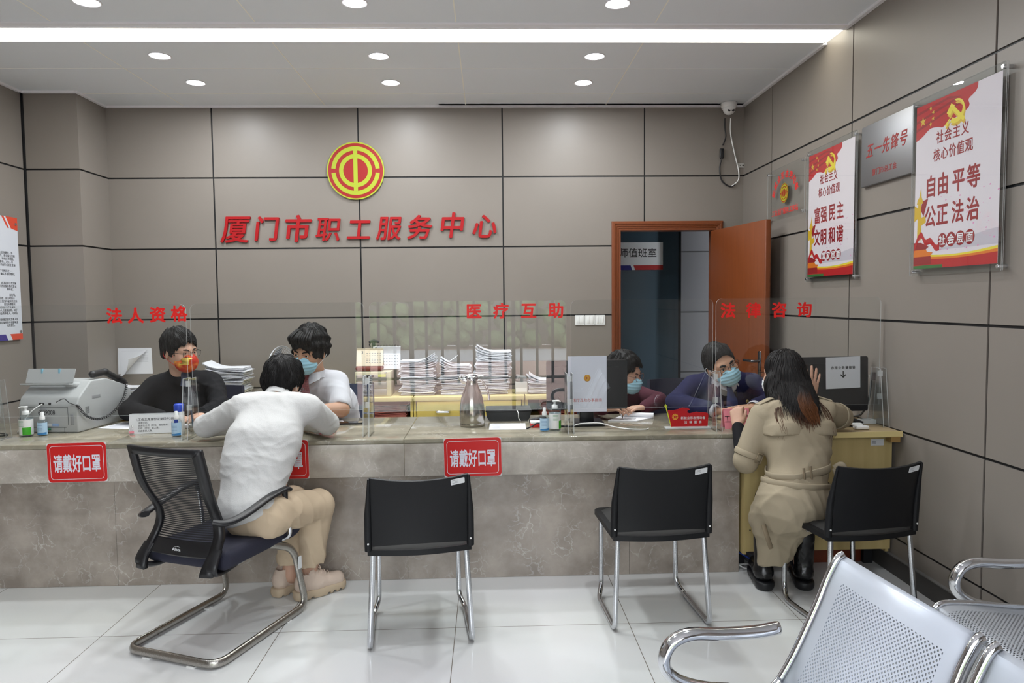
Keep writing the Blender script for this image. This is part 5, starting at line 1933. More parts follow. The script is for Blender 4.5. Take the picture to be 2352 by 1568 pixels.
MB().sheet(lambda u, v: Vector(cC + cA * (-0.015 + v * (0.050 + 0.012 * math.cos((u - 0.5) * 2 * PI))) + (cX * math.sin((u - 0.5) * 2 * PI) * 0.95 + cU * math.cos((u - 0.5) * 2 * PI)) * (0.074 - 0.006 * v)), 40, 4, 0.004).build('collar', m_linen, t, Lc)
# box pleat and yoke seam on the back
mb = MB()
mb.tube(smooth_path([(-1.255, 3.43, 1.0), (-1.18, 3.415, 0.985), (-1.09, 3.40, 0.98), (-1.0, 3.42, 0.975), (-0.93, 3.445, 0.965)]), 0.0016, 5)
S = SDF()
S.cone(hipR, hipL, 0.108, 0.106, 0.05)
for h_, k_, a_ in ((hipR, kR, aR), (hipL, kL, aL)):
    S.cone(h_, k_, 0.104, 0.083, 0.035); S.cone(k_, a_, 0.080, 0.070, 0.025)
S.plane((-1.0, 3.6, 0.165), (0.05, 0.03, -1), 0.006)
for a_ in (aR, aL):
    S.cone(a_ + V3(0, 0, 0.03), a_ + V3(0, 0, 0.10), 0.042, 0.036, 0.006, 's')
S.disp = folds(33, 0.014, 15, [(0.6, 0.5, 0.7), (0.2, 1, 0.4), (1, 0.1, 0.3), (0.5, -0.6, 0.8), (0.2, 0.4, 1)])
S.build('trousers', m_chino, t, 0.0055, Lc)


def sneaker(heel, toe, parent, Lc):
    heel, toe = A3(heel), A3(toe)
    d = nrm((toe - heel) * V3(1, 1, 0)); s = np.cross(d, V3(0, 0, 1)); L = np.linalg.norm(toe - heel)
    P = lambda x, y, z: heel + d * x * L + s * y + V3(0, 0, z)
    S = SDF()
    S.cone(P(0.18, 0, 0.068), P(0.45, 0, 0.072), 0.042, 0.044, 0.03)
    S.cone(P(0.45, 0, 0.070), P(0.84, 0.002, 0.058), 0.044, 0.041, 0.03)
    S.cone(P(0.20, 0, 0.10), P(0.28, 0, 0.13), 0.041, 0.043, 0.025)
    S.cone(P(0.42, 0, 0.115), P(0.5, 0, 0.10), 0.028, 0.03, 0.02)
    S.cone(P(0.25, 0, 0.135), P(0.27, 0, 0.20), 0.033, 0.036, 0.006, 's')
    S.plane((0, 0, 0.030), (0, 0, -1), 0.003)
    S.disp = folds(5, 0.003, 60)
    o = S.build('shoe', m_sneak, parent, 0.0038, Lc)
    So = SDF()
    So.cone(P(0.15, 0, 0.028), P(0.5, 0, 0.026), 0.046, 0.046, 0.02)
    So.cone(P(0.5, 0, 0.026), P(0.86, 0.002, 0.030), 0.046, 0.044, 0.02)
    So.plane((0, 0, 0.048), (0, 0, 1), 0.004); So.plane((0, 0, 0.002), (0, 0, -1), 0.002)
    So.plane(P(0.0, 0, 0), -d, 0.01)
    for x in (0.12, 0.3, 0.62, 0.74, 0.86):
        So.box(P(x, 0, 0.0), (0.008, 0.2, 0.014), Matrix((tuple(d), tuple(s), (0, 0, 1))).transposed(), 0.003, 0.003, 's')
    So.build('sole', m_sole, o, 0.0038, Lc)
    mb = MB()
    for k in range(4):
        x = 0.42 + 0.075 * k; z = 0.146 - 0.011 * k
        mb.tube(smooth_path([P(x, -0.03, z - 0.02), P(x + 0.02, 0, z), P(x + 0.01, 0.03, z - 0.02)], 4), 0.003, 6)
    mb.tube(smooth_path([P(0.40, 0.0, 0.155), P(0.44, 0.02, 0.17), P(0.47, 0.035, 0.15), P(0.43, 0.01, 0.155)], 4), 0.0026, 6)
    mb.build('laces', m_sneak, o, Lc)


sneaker((-1.01, 3.555, 0), (-0.79, 3.735, 0), t, Lc)
sneaker((-1.125, 3.60, 0), (-0.985, 3.83, 0), t, Lc)
# hair: short, full at the back
hair_cap(H, m_hair, t, Lc, top=0.024, front=0.05, low=-0.070, side=0.014, seed=22, back=0.006, amp=0.0045, n=900, crown=(0.0, -0.075, 0.10))
spectacles(H, t, Lc)
face_mask(H, t, Lc, m_maskw, pleat=0.001)

# ---- woman in trench coat ---------------------------------------------------------------------
B = (1.50, 3.46, 0.0)
t, Lc = person('woman in khaki trench coat with long hair raising her hand at the desk', B)
H = Head((1.572, 3.735, 1.112), (-0.42, 0.90, -0.05), (0.02, 0.10, 1), 1.0)
shL, shR = V3(1.405, 3.575, 0.915), V3(1.735, 3.60, 0.925)
elL, wrL = V3(1.315, 3.575, 0.672), V3(1.335, 3.745, 0.835)
elR, wrR = V3(1.895, 3.735, 0.872), V3(1.787, 3.86, 0.955)
wa, pel, che, nk = V3(1.555, 3.475, 0.645), V3(1.50, 3.425, 0.51), V3(1.57, 3.54, 0.82), V3(1.575, 3.655, 0.965)
kneeL, ankL = V3(1.465, 3.64, 0.46), V3(1.445, 3.61, 0.09)
kneeR, ankR = V3(1.62, 3.68, 0.47), V3(1.64, 3.63, 0.09)
S = SDF(); H.add(S, nk)
torso(S, pel, che, nk, shL, shR, 0.064, 0.035, sr=0.036); arm(S, shR, elR, wrR, (0.04, 0.034, 0.023)); arm(S, shL, elL, wrL, (0.04, 0.034, 0.023))
hand(S, wrR, (0.12, 0.02, 1), (0.15, -1, 0.05), (-1, -0.15, 0.1), 0.26, (0.05, 0.03, 0.05, 0.08), (0.8, 0.2), 0.98)
hand(S, wrL, (0.05, 0.45, 0.9), (-0.55, -0.75, 0.35), (0.75, -0.35, 0.2), 0.03, (1.1, 1.15, 1.2, 1.2), (0.4, 0.9), 0.98)
for kn, an, q in ((kneeL, ankL, -0.07), (kneeR, ankR, 0.07)):
    S.cone(pel + V3(q, 0, 0), kn, 0.075, 0.05, 0.03); S.cone(kn, an, 0.05, 0.035, 0.03)
S.build('body', m_skin, t, 0.0042, Lc)
# black knit under the coat, legs
S = SDF()
for sh, el, wr in ((shL, elL, wrL), (shR, elR, wrR)):
    S.cone(sh * 0.2 + el * 0.8, el, 0.053, 0.05, 0.02); S.cone(el, wr * 0.93 + el * 0.07, 0.049, 0.033, 0.02)
S.disp = folds(41, 0.003, 40)
o = S.build('knit_sleeves', m_blackcloth, t, 0.005, Lc)
S = SDF()
for kn, an, q in ((kneeL, ankL, -0.07), (kneeR, ankR, 0.07)):
    S.cone(pel + V3(q, 0, 0), kn, 0.085, 0.062, 0.03); S.cone(kn, an + V3(0, 0, 0.1), 0.062, 0.05, 0.03)
S.build('trousers', m_blackcloth, t, 0.008, Lc)


def boot(a, d, parent, Lc):
    d = nrm(A3(d)); s = np.cross(d, V3(0, 0, 1)); a = A3(a)
    P = lambda x, y, z: a + d * x + s * y + V3(0, 0, z)
    S = SDF()
    S.cone(P(-0.01, 0, 0.30), P(0, 0, 0.09), 0.055, 0.047, 0.03)
    S.cone(P(-0.02, 0, 0.075), P(0.15, 0, 0.068), 0.044, 0.045, 0.03)
    S.plane((0, 0, 0.035), (0, 0, -1), 0.003)
    S.disp = folds(6, 0.004, 50)
    o = S.build('boot', m_boot, parent, 0.005, Lc)
    So = SDF()
    So.cone(P(-0.03, 0, 0.03), P(0.15, 0, 0.03), 0.050, 0.052, 0.02)
    So.plane((0, 0, 0.046), (0, 0, 1), 0.004); So.plane((0, 0, 0.002), (0, 0, -1), 0.002)
    So.box(P(0.055, 0, 0.0), (0.018, 0.2, 0.018), Matrix((tuple(d), tuple(s), (0, 0, 1))).transposed(), 0.003, 0.003, 's')
    So.build('sole', m_black, o, 0.005, Lc)


boot((1.430, 3.61, 0), (0.15, 0.98, 0), t, Lc)
boot((1.640, 3.60, 0), (0.25, 0.95, 0), t, Lc)
# coat
S = SDF()
s_ = nrm(shR - shL)
for q in (-1, 1):
    S.cone(wa + s_ * 0.048 * q, che + s_ * 0.072 * q, 0.100, 0.110, 0.04)
S.cone(che, (shL + shR) / 2, 0.11, 0.075, 0.06)
S.cone(shL + s_ * 0.02, shR - s_ * 0.02, 0.062, 0.062, 0.05)
for q in (shL, shR):
    S.cone(nk + V3(0, -0.01, -0.02), q * 0.6 + nk * 0.4, 0.06, 0.056, 0.04)
S.cone(shL, elL * 0.96 + shL * 0.04, 0.066, 0.068, 0.03)
S.cone(shR, elR * 0.98 + shR * 0.02, 0.066, 0.066, 0.03)
# skirt: over the hips, hanging down on the left of the chair
S.cone(wa, pel, 0.118, 0.160, 0.05)
S.cone(pel + V3(-0.03, -0.01, 0), V3(1.455, 3.52, 0.40), 0.140, 0.128, 0.06)
S.cone(V3(1.455, 3.52, 0.40), V3(1.455, 3.545, 0.10), 0.115, 0.070, 0.05)
S.cone(pel + V3(0.05, 0.0, -0.02), V3(1.56, 3.60, 0.44), 0.135, 0.12, 0.05)
S.cone(V3(1.545, 3.50, 0.40), V3(1.49, 3.545, 0.17), 0.085, 0.045, 0.05)
S.plane((1.45, 3.5, 0.15), (0.12, 0, -1), 0.006)
S.disp = folds(44, 0.017, 11, [(0.8, 0.3, 0.25), (0.5, 0.9, 0.2), (0.9, -0.2, 0.4), (0.3, 0.2, 1), (-0.6, 0.5, 0.5)])
coat = S
S.build('trench_coat', m_trench, t, 0.006, Lc)
# storm flap across the shoulders
S = SDF()
S.cone(shL + s_ * 0.0, shR - s_ * 0.0, 0.070, 0.070, 0.05)
for q in (-1, 1):
    S.cone(che + s_ * 0.075 * q + V3(0, 0, 0.02), (shL + shR) / 2 + s_ * 0.07 * q, 0.122, 0.080, 0.04)
S.plane((1.57, 3.40, 0.835), (0.0, -0.15, -1), 0.004)
S.disp = folds(45, 0.009, 14)
flap = S
S.build('storm_flap', m_trench, t, 0.006, Lc)
# belt, knotted on the right
mb = MB()
ptr = coat.ring(wa + V3(0, 0, 0.015), (-0.12, 0.0, 1), (1, 0, 0), 44, 0.003)
mb.tube(ptr, 0.005, 8, closed=True, ry=0.021, up=(0, 0, 1))
bl = mb.build('belt', m_trench, t, Lc)
mb = MB()
low = coat.ring(wa + V3(0, 0, -0.055), (0.10, 0.1, 1), (1, 0, 0), 44, 0.004)
half = [low[k % 44] for k in range(22, 45)]
mb.tube(half, 0.0055, 8, ry=0.016, up=(0, 0, 1))
kx = Vector(ptr[43]) + Vector((0.012, -0.02, -0.01))
mb.tube(smooth_path([kx, kx + Vector((0.025, -0.02, -0.05)), kx + Vector((0.0, -0.03, -0.11)), kx + Vector((0.012, -0.02, -0.17))], 6), 0.006, 8, ry=0.018, up=(0, 1, 0))
mb.tube(smooth_path([kx, kx + Vector((0.03, -0.012, 0.02)), kx + Vector((0.045, -0.02, -0.02)), kx + Vector((0.015, -0.025, -0.05)), kx], 6), 0.009, 8, ry=0.016)
mb.build('belt_tail', m_trench, bl, Lc)
for k in (31, 33):
    c_ = Vector(ptr[k]); MB().tube([c_ + Vector((-0.004, -0.006, 0.042)), c_ + Vector((0, -0.009, 0)), c_ + Vector((0.003, -0.003, -0.042))], 0.004, 6, ry=0.006).build('belt_loop', m_trenchd, bl, Lc)
# epaulettes and sleeve straps
for sh, q in ((shL, -1), (shR, 1)):
    a = Vector(nk) * 0.62 + Vector(sh) * 0.38 + Vector((0, -0.012, 0.062)); b = Vector(sh) + Vector((q * 0.035, -0.012, 0.058))
    mb = MB().tube([a, a.lerp(b, .5) + Vector((0, 0, 0.008)), b], 0.0045, 8, ry=0.022, up=(0, 1, 0))
    mb.build('epaulette', m_trench, t, Lc)
for sh, el, q in ((shL, elL, 1), (shR, elR, 0)):
    ax = nrm(el - sh); c = el - ax * 0.048
    ptr = coat.ring(c, ax, (0, -1, 0), 30, 0.003, 0.16)
    so = MB().tube(ptr, 0.004, 8, closed=True, ry=0.016, up=tuple(ax)).build('sleeve_strap', m_trench, t, Lc)
    if q:
        c = Vector(ptr[28]); n_ = Vector(nrm(A3(ptr[28]) - (el - ax * 0.048)))
        yd = Vector(ax); xd = yd.cross(n_)
        MB().tube([(-0.018, -0.024, 0), (0.018, -0.024, 0), (0.018, 0.024, 0), (-0.018, 0.024, 0)], 0.0035, 8, closed=True, T=frame(c + n_ * 0.008, xd, yd)).build('buckle', m_trenchd, so, Lc)
# pocket welt
MB().tube(smooth_path([(1.345, 3.40, 0.40), (1.36, 3.385, 0.34), (1.385, 3.40, 0.28)]), 0.006, 8, ry=0.012).build('pocket_welt', m_trenchd, t, Lc)
eyes(H, t, Lc, 0.7)
face_mask(H, t, Lc, m_maskw, pleat=0.001)
spectacles(H, t, Lc)


def dyed_hair():
    m = bpy.data.materials.new('long_hair_dyed_tips'); m.use_nodes = True
    nt = m.node_tree; b = nt.nodes['Principled BSDF']; b.inputs['Roughness'].default_value = 0.55; b.inputs['Specular IOR Level'].default_value = 0.28
    at = nt.nodes.new('ShaderNodeAttribute'); at.attribute_name = 'dye'
    nz = nt.nodes.new('ShaderNodeTexNoise'); nz.inputs['Scale'].default_value = 60
    mx = nt.nodes.new('ShaderNodeMix'); mx.data_type = 'RGBA'
    mx.inputs['A'].default_value = rgb(22, 19, 19); mx.inputs['B'].default_value = rgb(104, 62, 34)
    nt.links.new(at.outputs['Fac'], mx.inputs['Factor']); nt.links.new(mx.outputs['Result'], b.inputs['Base Color'])
    return m


m_dye = dyed_hair()


def set_dye(o, fn):
    a = o.data.attributes.new('dye', 'FLOAT', 'POINT')
    a.data.foreach_set('value', [fn(v.co) for v in o.data.vertices])


Bz = Vector(B)
# crown
S = SDF()
for c, r in (((0, -0.012, 0.036), (0.086, 0.106, 0.096)), ((0, -0.05, -0.03), (0.082, 0.072, 0.085))):
    S.ell(H.w(*c), r, H.R, 0.03)
S.ell(H.w(0, 0.11, -0.06), (0.068, 0.085, 0.115), H.R, 0.01, 's')
S.ell(H.w(-0.095, 0.01, -0.03), (0.03, 0.03, 0.04), H.R, 0.008, 's')
# long mass down the back
S.chain([(1.575, 3.665, 1.10), (1.585, 3.60, 0.99), (1.59, 3.525, 0.93), (1.60, 3.475, 0.89)], [0.082, 0.085, 0.070, 0.03], 0.04)
S.chain([(1.515, 3.68, 1.06), (1.50, 3.60, 0.96), (1.51, 3.50, 0.88)], [0.06, 0.05, 0.02], 0.03)
S.chain([(1.635, 3.67, 1.06), (1.66, 3.60, 0.95), (1.68, 3.50, 0.87)], [0.06, 0.052, 0.02], 0.03)
r_ = np.random.RandomState(3); W_ = r_.normal(size=(6, 3)) * V3(110, 110, 14); ph_ = r_.uniform(0, 6, 6)
S.disp = lambda p: 0.0020 * sum(np.sin(p @ W_[i] + ph_[i]) for i in range(6)) / 2
hairS = S
o = S.build('hair', m_dye, t, 0.0045, Lc)
set_dye(o, lambda c: max(0.0, min(1.0, (0.93 - c.z) / 0.14)))
# half-up tail and loose strands
mb = MB(); dy = []
rnd = random.Random(11)


def strand(pts, r0, d0, d1, o_=0.004):
    p = smooth_path(pts, 5); n = len(p)
    q_ = np.array([v[:] for v in p])
    d_ = np.minimum(np.minimum(coat.ev(q_), flap.ev(q_)), hairS.ev(q_))
    p = [Vector((v.x, v.y - max(0.0, o_ - d_i) * 1.1, v.z + max(0.0, o_ - d_i) * 0.25)) for v, d_i in zip(p, d_)]
    q_ = np.array([v[:] for v in p])
    d_ = np.minimum(np.minimum(coat.ev(q_), flap.ev(q_)), hairS.ev(q_))
    p = [Vector((v.x, v.y - max(0.0, o_ - d_i) * 1.1, v.z)) for v, d_i in zip(p, d_)]
    for _ in range(3):
        p = [p[0]] + [(p[i - 1] + p[i] * 2 + p[i + 1]) / 4 for i in range(1, n - 1)] + [p[-1]]
    k0 = len(mb.v)
    mb.tube(p, [r0 * (1 - 0.8 * (i / (n - 1)) ** 2) for i in range(n)], 5)
    k1 = len(mb.v)
    ring = n * 5
    for i in range(k1 - k0):
        q = min(i, ring - 1) // 5 if i < ring else (0 if i < ring + 5 else n - 1)
        dy.append(d0 + (d1 - d0) * q / (n - 1))


def drape(pts, off):
    """lay points on the hair and coat as seen from behind: y of the first surface met from the back"""
    ys = np.linspace(3.28, 3.72, 90)
    P_ = np.repeat(pts[:, None, :], len(ys), 1); P_[:, :, 1] = ys[None]
    q = P_.reshape(-1, 3)
    e = np.minimum(np.minimum(coat.ev(q), flap.ev(q)), hairS.ev(q)).reshape(len(pts), len(ys))
    hit = (e < 0.004).argmax(1)
    y = np.where((e < 0.004).any(1), ys[hit], 3.62)
    out = pts.copy(); out[:, 1] = y - off
    return out


def lay(xz, offs, r0, dye):
    n = len(xz)
    p = drape(np.array([(x, 0, z) for x, z in xz]), 0.0)
    y = p[:, 1].copy()
    for _ in range(8):
        y[1:-1] = np.minimum(y[1:-1], (y[:-2] + y[2:]) / 2 * 0.5 + y[1:-1] * 0.5)
        y[1:-1] = (y[:-2] + 2 * y[1:-1] + y[2:]) / 4
    p[:, 1] = y - np.array(offs)
    k0 = len(mb.v)
    mb.tube([Vector(q) for q in p], [r0 * (1 - 0.75 * (i / (n - 1)) ** 3) for i in range(n)], 4, caps=False)
    for i in range(n):
        dy.extend([dye(p[i][2], i / (n - 1))] * 4)


for k in range(300):     # loose lengths over the coat
    u = rnd.uniform(-1, 1); c_ = rnd.uniform(-0.018, 0.018); ph_2 = rnd.uniform(0, 6)
    e = rnd.uniform(0.865, 0.945) + 0.045 * abs(u) - 0.02 * (1 - abs(u)); q_ = rnd.uniform(0.6, 1.0); w0 = rnd.uniform(0.0, 0.02)
    lay([(1.578 + u * (0.078 + 0.02 * t_ / 17) + c_ * (t_ / 17) ** 2 + 0.006 * math.sin(ph_2 + 0.35 * t_), 1.09 + (e - 1.09) * t_ / 17) for t_ in range(18)], [0.0015 + w0 * 0.3 * (i / 17) for i in range(18)], 0.0019, lambda z, t, q_=q_: max(0.0, min(0.8, (0.955 - z) / 0.10 * q_)))
for k in range(230):     # brown tail gathered at the back of the head
    u = rnd.uniform(-1, 1); v = rnd.uniform(0, 1); e = rnd.uniform(0.885, 0.945); q_ = rnd.uniform(0.0, 0.35); ph_2 = rnd.uniform(-0.6, 0.6)
    lay([(1.585 + u * (0.004 + 0.034 * math.sin(PI * min(1, t_ / 17 * 0.85)) ** 0.8) + 0.022 * (t_ / 17) ** 2 + 0.007 * math.sin(0.5 * t_ + ph_2), 1.072 + (e - 1.072) * t_ / 17) for t_ in range(18)], [0.003 + 0.016 * v * (1 - u * u) * math.sin(PI * i / 17) + 0.004 for i in range(18)], 0.0019, lambda z, t, q_=q_: max(0.0, min(1.0, t * 1.7 - 0.1 - q_)))
# lengths combed down from the crown over the whole head
q = r_.normal(size=(900, 3)); q = q / np.linalg.norm(q, axis=1)[:, None]
p_ = hairS.project(A3(H.w(0, -0.02, 0.03)) + q * 0.10, 0.002)
p_ = p_[(p_[:, 2] > 1.0) & ((p_ - H.w(0, 0, 0)) @ H.f < 0.045)]
cr_ = A3(H.w(0, -0.03, 0.14)); path_ = [p_]
for k in range(14):
    d_ = p_ - cr_
    d_ = 0.5 * d_ / np.linalg.norm(d_, axis=1)[:, None] + V3(0, -0.05, -0.9)
    e_ = hairS.ev(p_); h_ = 0.002
    g_ = np.stack([(hairS.ev(p_ + w) - e_) / h_ for w in np.eye(3) * h_], 1)
    g_ /= np.maximum(np.linalg.norm(g_, axis=1), 1e-6)[:, None]
    d_ = d_ - g_ * (d_ * g_).sum(1)[:, None]
    d_ /= np.maximum(np.linalg.norm(d_, axis=1), 0.2)[:, None]
    p_ = p_ + d_ * 0.011
    p_ = p_ - g_ * (hairS.ev(p_) - 0.0015)[:, None]
    path_.append(p_)
for i in range(len(p_)):
    k0 = len(mb.v)
    mb.tube([q_[i] for q_ in path_], [0.0017 * (1 - (k / 14) ** 3) + 0.0004 for k in range(15)], 4, caps=False)
    zs_ = [max(0.0, min(1.0, (0.93 - path_[j][i][2]) / 0.14)) for j in range(15)]
    dy += [zs_[j // 4] for j in range(60)]
for k in range(26):      # wisps
    u = rnd.uniform(-1, 1); sg = 1 if u > 0 else -1
    strand([(1.575 + sg * 0.07, 3.66, 1.05), (1.58 + sg * (0.10 + 0.02 * rnd.random()), 3.60, 0.965), (1.58 + sg * (0.105 + 0.05 * rnd.random()), 3.52, 0.92), (1.58 + sg * (0.11 + 0.06 * rnd.random()), 3.475, rnd.uniform(0.80, 0.86))], 0.0016, 0.0, 0.7)
o = mb.build('loose_hair', m_dye, t, Lc)
a = o.data.attributes.new('dye', 'FLOAT', 'POINT')
a.data.foreach_set('value', [max(0.0, min(1.0, q)) for q in dy] + [0.0] * 0)
# ================================================================ CHAIRS
m_seatp = mat('chair_shell_black', (18, 19, 22), rough=0.45, spec=0.3, bump=0.12, bscale=500)
m_pad = mat('chair_pad_black', (34, 33, 32), rough=0.75)
m_tube = mat('chair_tube_chrome', (206, 208, 212), rough=0.13, metal=1.0, var=0.10, vscale=90, bump=0.1, bscale=200)


def visitor_chair():
    t = thing('visitor_chair', '', 'chair', group='black visitor chairs in front of the counter')
    # sled legs: one bent tube on each side
    for q in (-1, 1):
        p = fillet([(q * 0.203, 0.03, 0.43), (q * 0.224, 0.0, 0.0135), (q * 0.222, 0.345, 0.0135), (q * 0.196, 0.405, 0.055), (q * 0.194, 0.42, 0.43)], 0.035, 6)
        MB().tube(p, 0.0125, 12).build('leg', m_tube, t)
    MB().tube([(-0.2, 0.22, 0.405), (0.2, 0.22, 0.405)], 0.009, 10).build('crossbar', m_tube, t)

    # seat: rear edge bowed backwards
    def out(w, y0, y1, bow):
        pts = [(-w, y1 - 0.03), (-w, y0)]
        for k in range(1, 16):
            u = k / 16
            pts.append((-w + 2 * w * u, y0 - bow * math.sin(PI * u)))
        pts += [(w, y0), (w, y1 - 0.03), (w - 0.03, y1), (-w + 0.03, y1)]
        return pts
    MB().prism(out(0.226, 0.015, 0.455, 0.032), 0.420, 0.445, 0).build('seat', m_seatp, t)
    sp = out(0.196, 0.03, 0.43, 0.03)
    mb = MB(); n = len(sp)
    inn = [(x * 0.9, 0.22 + (y - 0.22) * 0.9) for x, y in sp]
    mb.add([(x, y, 0.445) for x, y in sp] + [(x, y, 0.457) for x, y in inn], [(i, (i + 1) % n, n + (i + 1) % n, n + i) for i in range(n)] + [tuple(range(n, 2 * n))], 0, True)
    mb.build('seat_pad', m_pad, t)

    # back shell, hollow towards the sitter
    def fn(u, v):
        x = (u * 2 - 1)
        w = 0.222 - 0.010 * v
        z = 0.458 + 0.012 * (1 - x * x) + 0.312 * v - (0.012 * (1 - x * x) * v + 0.015 * (1 - x * x) * v)
        y = 0.022 - 0.030 * (1 - x * x) - 0.045 * v * v - 0.005
        c = min(1.0, 1.0)
        return (x * w * c, y, z)
    MB().sheet(fn, 24, 12, 0.010).build('backrest', m_seatp, t)
    for q in (-1, 1):
        mb = MB()
        mb.tube([(q * 0.222, 0.022, 0.440), (q * 0.222, 0.018, 0.52), (q * 0.2215, 0.010, 0.60), (q * 0.218, -0.006, 0.68), (q * 0.213, -0.026, 0.766)], [0.0165, 0.0165, 0.0155, 0.010, 0.006], 12)
        o = mb.build('back_post', m_seatp, t)
        MB().cyl((q * 0.222, 0.002, 0.475), (q * 0.222, 0.0045, 0.475), 0.0042, n=12).build('rivet', m_white, o)
    return t


ch = visitor_chair()


mb = MB()
TT = frame((0.165, -0.034, 0.742), (1, 0.18, 0.12), (0.0, -0.30, 1))
mb.prism(rrect(0.062, 0.027, 0.003, 3), 0.001, 0.0022, 0, TT)
for k in range(3):
    mb.add([TT @ Vector(p) for p in ((-0.024, 0.008 - k * .006, 0.0024), (0.0, 0.008 - k * .006, 0.0024), (0.0, 0.0065 - k * .006, 0.0024), (-0.024, 0.0065 - k * .006, 0.0024))], [(0, 1, 2, 3)], 1)
mb.build('inventory_sticker', [m_lbl, m_grey_ink], ch)
ch.location = (-0.312, 3.04, 0.0); ch.rotation_euler = (0, 0, math.radians(6.9))
ch['label'] = 'black visitor chair with chrome sled legs, alone in front of the steel flask'
dup(ch, (0.782, 3.15, 0.0), math.radians(3.6), 'black visitor chair with chrome sled legs, empty, facing the red flag shaped sign')
dup(ch, (1.742, 3.105, 0.0), math.radians(9), 'black visitor chair on which woman in trench coat is perched')

# ---- mesh armchair ------------------------------------------------------------------------------
ac = thing('mesh_armchair', 'black mesh back armchair on chrome cantilever base holding man in white shirt', 'chair', (-1.262, 3.255, 0.0), math.radians(-21))
m_frame = mat('armchair_frame_black', (24, 24, 27), rough=0.38, spec=0.5)
m_fab = mat('armchair_fabric', (34, 35, 52), rough=0.85, bump=0.25, bscale=350)
base = fillet([(0.205, 0.10, 0.395), (0.222, 0.255, 0.33), (0.240, 0.318, 0.022), (0.245, -0.305, 0.022), (-0.245, -0.305, 0.022), (-0.240, 0.318, 0.022), (-0.222, 0.255, 0.33), (-0.205, 0.10, 0.395)], 0.07, 8)
MB().tube(base, 0.012, 12, ry=0.019, up=(0, 0, 1)).build('cantilever_base', m_rust, ac)
for x, y in ((-0.12, -0.305), (0.12, -0.305), (-0.232, 0.17), (0.232, 0.17)):
    box((x, y, 0.003), (0.04, 0.03, 0.006)).build('glide', m_white, ac)

mb = MB(); T_ = frame((0.236, 0.276, 0.25), (0, 1, -0.0), (0, 0.2, 1)); mb.prism(rrect(0.026, 0.062, 0.002, 2), 0.003, 0.0045, 0, T_); mb.build('base_sticker', m_lbl, ac)
MB().tube(fillet([(-0.2, -0.12, 0.385), (-0.2, 0.20, 0.395), (0.2, 0.20, 0.395), (0.2, -0.12, 0.385)], 0.03), 0.011, 10).build('seat_support', m_chrome, ac)
# seat cushion with a rolled front edge
S = SDF()
S.box((0.005, 0.03, 0.418), (0.222, 0.245, 0.042), None, 0.034, 0.02)
S.cone((-0.19, 0.27, 0.432), (0.20, 0.27, 0.432), 0.046, 0.046, 0.03)
S.ell((0, 0.0, 0.50), (0.22, 0.26, 0.045), None, 0.04, 's')
S.build('seat', m_fab, ac, 0.007)


# back: profile with lumbar bend, framed mesh
def bk(x, z):
    """back surface point: x across, z height"""
    v = (z - 0.35) / 0.57
    y = -0.205 - 0.135 * max(0, v - 0.30) ** 1.15 - 0.06 * math.exp(-((v - 0.05) / 0.16) ** 2) + 0.045 * math.exp(-((v - 0.42) / 0.2) ** 2)
    w = 0.205 - 0.028 * math.exp(-((v - 0.47) / 0.18) ** 2) - 0.012 * v
    return Vector((x * w, y - 0.022 * (1 - x * x), z))


zs = [0.375 + 0.545 * k / 30 for k in range(31)]
ring = [bk(-1, z) for z in zs] + [bk(-1 + 2 * k / 10, 0.92) for k in range(1, 10)] + [bk(1, z) for z in reversed(zs)]
def strip(pts_o, pts_i, th=0.022, m=0):
    mb = MB(); n = len(pts_o)
    vs = []
    for a, b in zip(pts_o, pts_i):
        vs += [a + Vector((0, th / 2, 0)), a - Vector((0, th / 2, 0)), b - Vector((0, th / 2, 0)), b + Vector((0, th / 2, 0))]
    fs = []
    for i in range(n - 1):
        for j in range(4):
            j2 = (j + 1) % 4
            fs.append((4 * i + j, 4 * i + j2, 4 * (i + 1) + j2, 4 * (i + 1) + j))
    fs += [(0, 1, 2, 3), tuple(4 * (n - 1) + q for q in (3, 2, 1, 0))]
    mb.add(vs, fs, 0, True)
    return mb
outer, inner = [], []
for z in zs:
    f_ = 0.80 if z > 0.46 else 0.80 - 0.10 * (0.46 - z) / 0.11
    outer.append(bk(-1, z)); inner.append(bk(-f_, min(z, 0.885)))
for k in range(1, 20):
    x = -1 + 2 * k / 20
    outer.append(bk(x, 0.92)); inner.append(bk(x * 0.80, 0.885))
for z in reversed(zs):
    f_ = 0.80 if z > 0.46 else 0.80 - 0.10 * (0.46 - z) / 0.11
    outer.append(bk(1, z)); inner.append(bk(f_, min(z, 0.885)))
strip(outer, inner).build('back_frame', m_frame, ac, fix=True)
mb = MB()
mb.sheet(lambda u, v: bk(-0.82 + 1.64 * u, 0.445 + 0.05 * v - 0.0 * u), 12, 3, 0.02)
o = mb.build('lower_rail', m_frame, ac)
T_ = frame(bk(0.02, 0.472) + Vector((0, -0.022, 0)), (1, 0, 0), (0, -0.1, 1))
lg = MB().text('Alnca', T_, 0.020, ext=0.0006, off=0.012, shear=0.2).add([T_ @ Vector(p) for p in ((-0.012, 0.009, 0.0005), (0.004, 0.015, 0.0005), (0.026, 0.010, 0.0005), (0.004, 0.0125, 0.0005))], [(0, 1, 2, 3)])
lg.build('maker_mark', m_lbl, o)


